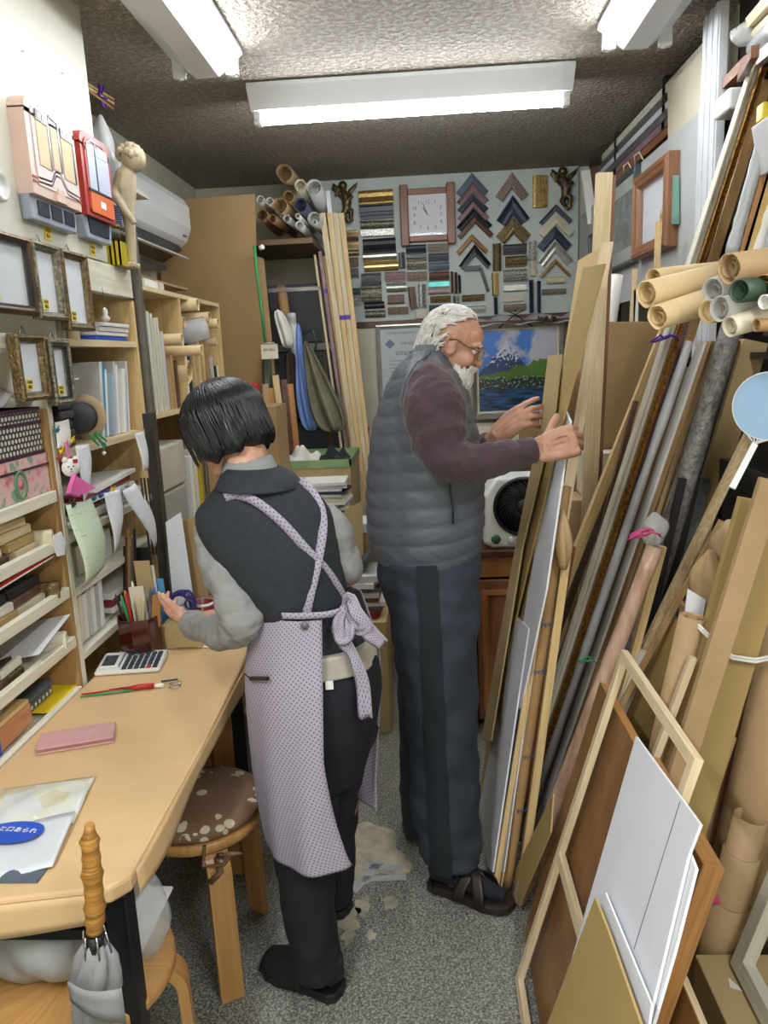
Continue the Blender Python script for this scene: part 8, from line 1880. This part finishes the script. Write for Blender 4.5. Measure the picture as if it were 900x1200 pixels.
# apron skirt: open sheet around front, left side and half of the back
AP = [(300, 428, 704, 1.69, .140), (293, 442, 742, 1.70, .156), (290, 452, 783, 1.70, .168), (294, 452, 833, 1.70, .172), (300, 448, 883, 1.70, .172), (308, 444, 933, 1.70, .172), (316, 444, 972, 1.70, .172)]
R = interp(AP, 8); rings = []
for i, (xl, xr, py, yc, ry) in enumerate(R):
    a, b = at(xl, py, Y=yc), at(xr, py, Y=yc); c = (a+b)/2; hw = (b.x-a.x)/2; v = i/(len(R)-1); ring = []
    # angle where the right edge of the back panel sits (px 375 -> 417)
    ex = 376+2*v+40*max(0, v-.55)**1.3*2.2; X_ = at(ex, py, Y=yc-ry*.93).x; ea = math.acos(max(-.98, min(.98, (X_-c.x)/hw)))
    t0, t1 = -ea, -(2*PI-.45)       # from the back right edge clockwise through the left side and the front
    for j in range(65):
        t = t0+(t1-t0)*j/64; d = .004*v*math.sin(9*t+4*v)+.006*v*math.sin(4*t+1)
        ring.append(c+V(((hw+d)*math.cos(t), (ry+d)*math.sin(t), 0)))
    rings.append(ring)
mb = MB(); mb.loft(rings, closed=False, caps=False); o = build(mb, 'apron_skirt', G['apron_dots'], wom, fixn=False); sd = o.modifiers.new('solid', 'SOLIDIFY'); sd.thickness = .002
def strap(pts, w, m, name, par, th=.0022, n=(0, -1, 0)):
    P = [V(p) for p in pts]; R = interp([list(p) for p in P], 5); P = [V(p) for p in R]; L1, L2 = [], []
    for i, p in enumerate(P):
        d = (P[min(i+1, len(P)-1)]-P[max(i-1, 0)]).normalized(); s = d.cross(V(n)).normalized(); L1.append(p+s*w/2); L2.append(p-s*w/2)
    mb = MB(); k = len(P)
    mb.sheet(lambda u, v: L1[round(u*(k-1))].lerp(L2[round(u*(k-1))], v), k-1, 2, th)
    ln = [0]
    for i in range(k-1): ln.append(ln[-1]+(P[i+1]-P[i]).length)
    mb.uv = [[(vv*w, ln[min(k-1, round(uu*(k-1)))]) for uu, vv in q] if len(q) == 4 and q[0] != q[1] else q for q in mb.uv]
    return build(mb, name, m, par)
def sy(a, b, rows, off=.004):
    """point on the back surface of a sil() at a pixel"""
    best = min(interp(rows, 10), key=lambda r: abs(r[2]-b)); xl, xr, py, yc, ry = best; y = yc-ry
    for _ in range(3):
        p = at(a, b, Y=y); A, B = at(xl, py, Y=yc), at(xr, py, Y=yc); cx = max(-.99, min(.99, (p.x-(A.x+B.x)/2)/((B.x-A.x)/2))); y = yc-ry*math.sqrt(1-cx*cx)-off
    return at(a, b, Y=y)
AD = G['apron_dots']
strap([sy(a, b, WV) for a, b in ((263, 583), (277, 580), (300, 588), (330, 612), (360, 645), (382, 668), (398, 692), (408, 712))], .019, AD, 'apron_strap', wom)
strap([sy(a, b, WV, .0075) for a, b in ((352, 562), (368, 580), (377, 600), (378, 625), (371, 665), (364, 695), (358, 724))], .019, AD, 'apron_strap', wom)
strap([sy(a, b, AP, .006) for a, b in ((330, 722), (358, 722), (385, 720), (402, 715))], .014, AD, 'waist_tie', wom)
# bow
k0 = sy(404, 716, AP, .012)
def bp_(a, b, d): p = at(a, b, Y=k0.y-d); return p
build(MB().sph(k0, (.014, .012, .016), 12, 8), 'bow_knot', AD, wom)
def ribbon(pts, ws, name='bow_tail'):
    R = interp([[*bp_(a, b, d), w_] for (a, b, d), w_ in zip(pts, ws)], 5); k = len(R)
    L1, L2 = [], []
    for i in range(k):
        p = V(R[i][:3]); d = (V(R[min(i+1, k-1)][:3])-V(R[max(i-1, 0)][:3])).normalized(); s = d.cross(V((0, -1, 0))).normalized()
        L1.append(p+s*R[i][3]/2+V((0, .004*math.sin(i), 0))); L2.append(p-s*R[i][3]/2)
    mb = MB().sheet(lambda u, v: L1[round(u*(k-1))].lerp(L2[round(u*(k-1))], v)+V((0, -.006*math.sin(v*PI*2), 0)), k-1, 4, .002)
    mb.uv = [[(vv*.05, uu*.25) for uu, vv in q] for q in mb.uv]; return build(mb, name, AD, wom)
ribbon([(404, 716, 0), (398, 735, .015), (403, 752, .012), (414, 770, .008), (424, 800, .004), (428, 842, .0)], [.014, .034, .030, .022, .030, .030])
ribbon([(404, 716, 0), (418, 728, .014), (433, 742, .012), (448, 756, .004)], [.014, .036, .036, .030])
ribbon([(404, 714, .002), (396, 728, .024), (398, 748, .026), (408, 748, .024), (410, 730, .016), (405, 717, .004)], [.012, .022, .024, .022, .022, .012], 'bow_loop')
ribbon([(404, 714, .002), (409, 700, .020), (416, 716, .026), (428, 734, .024), (418, 738, .016), (406, 720, .004)], [.012, .022, .028, .026, .02, .012], 'bow_loop')
p = sy(357, 733, AP, .003); build(MB().lathe(p, [(.0005, -.003), (.0085, -.002), (.0085, .001), (.0005, .001)], 18, (0, 1, 0)), 'apron_button', G['mold_grey'], wom)
p = sy(386, 803, [(300, 448, 765, 1.70, .145), (300, 448, 835, 1.71, .145)], .006); build(MB().ob(p, (.0085, .001, 0), (0, .0006, 0), (0, 0, .010)), 'cloth_tag', G['paper'], wom)
p, q = sy(293, 795, AP, .006), sy(314, 795, AP, .008); build(MB().bar(p, q, .008, .006, side=(0, 0, 1)).tube([p, p+V((-.012, 0, .012))], .002, 6), 'pen_clip', G['black_plastic'], wom)
shoe(at(402, 1168, Z=.0), at(312, 1132, Z=0), .10, 'black slipper on the near foot of the woman', 'slipper', wom)
shoe(at(410, 1072, Z=0), at(350, 1050, Z=0), .095, 'dark slipper on the far foot of the woman', 'slipper', wom)
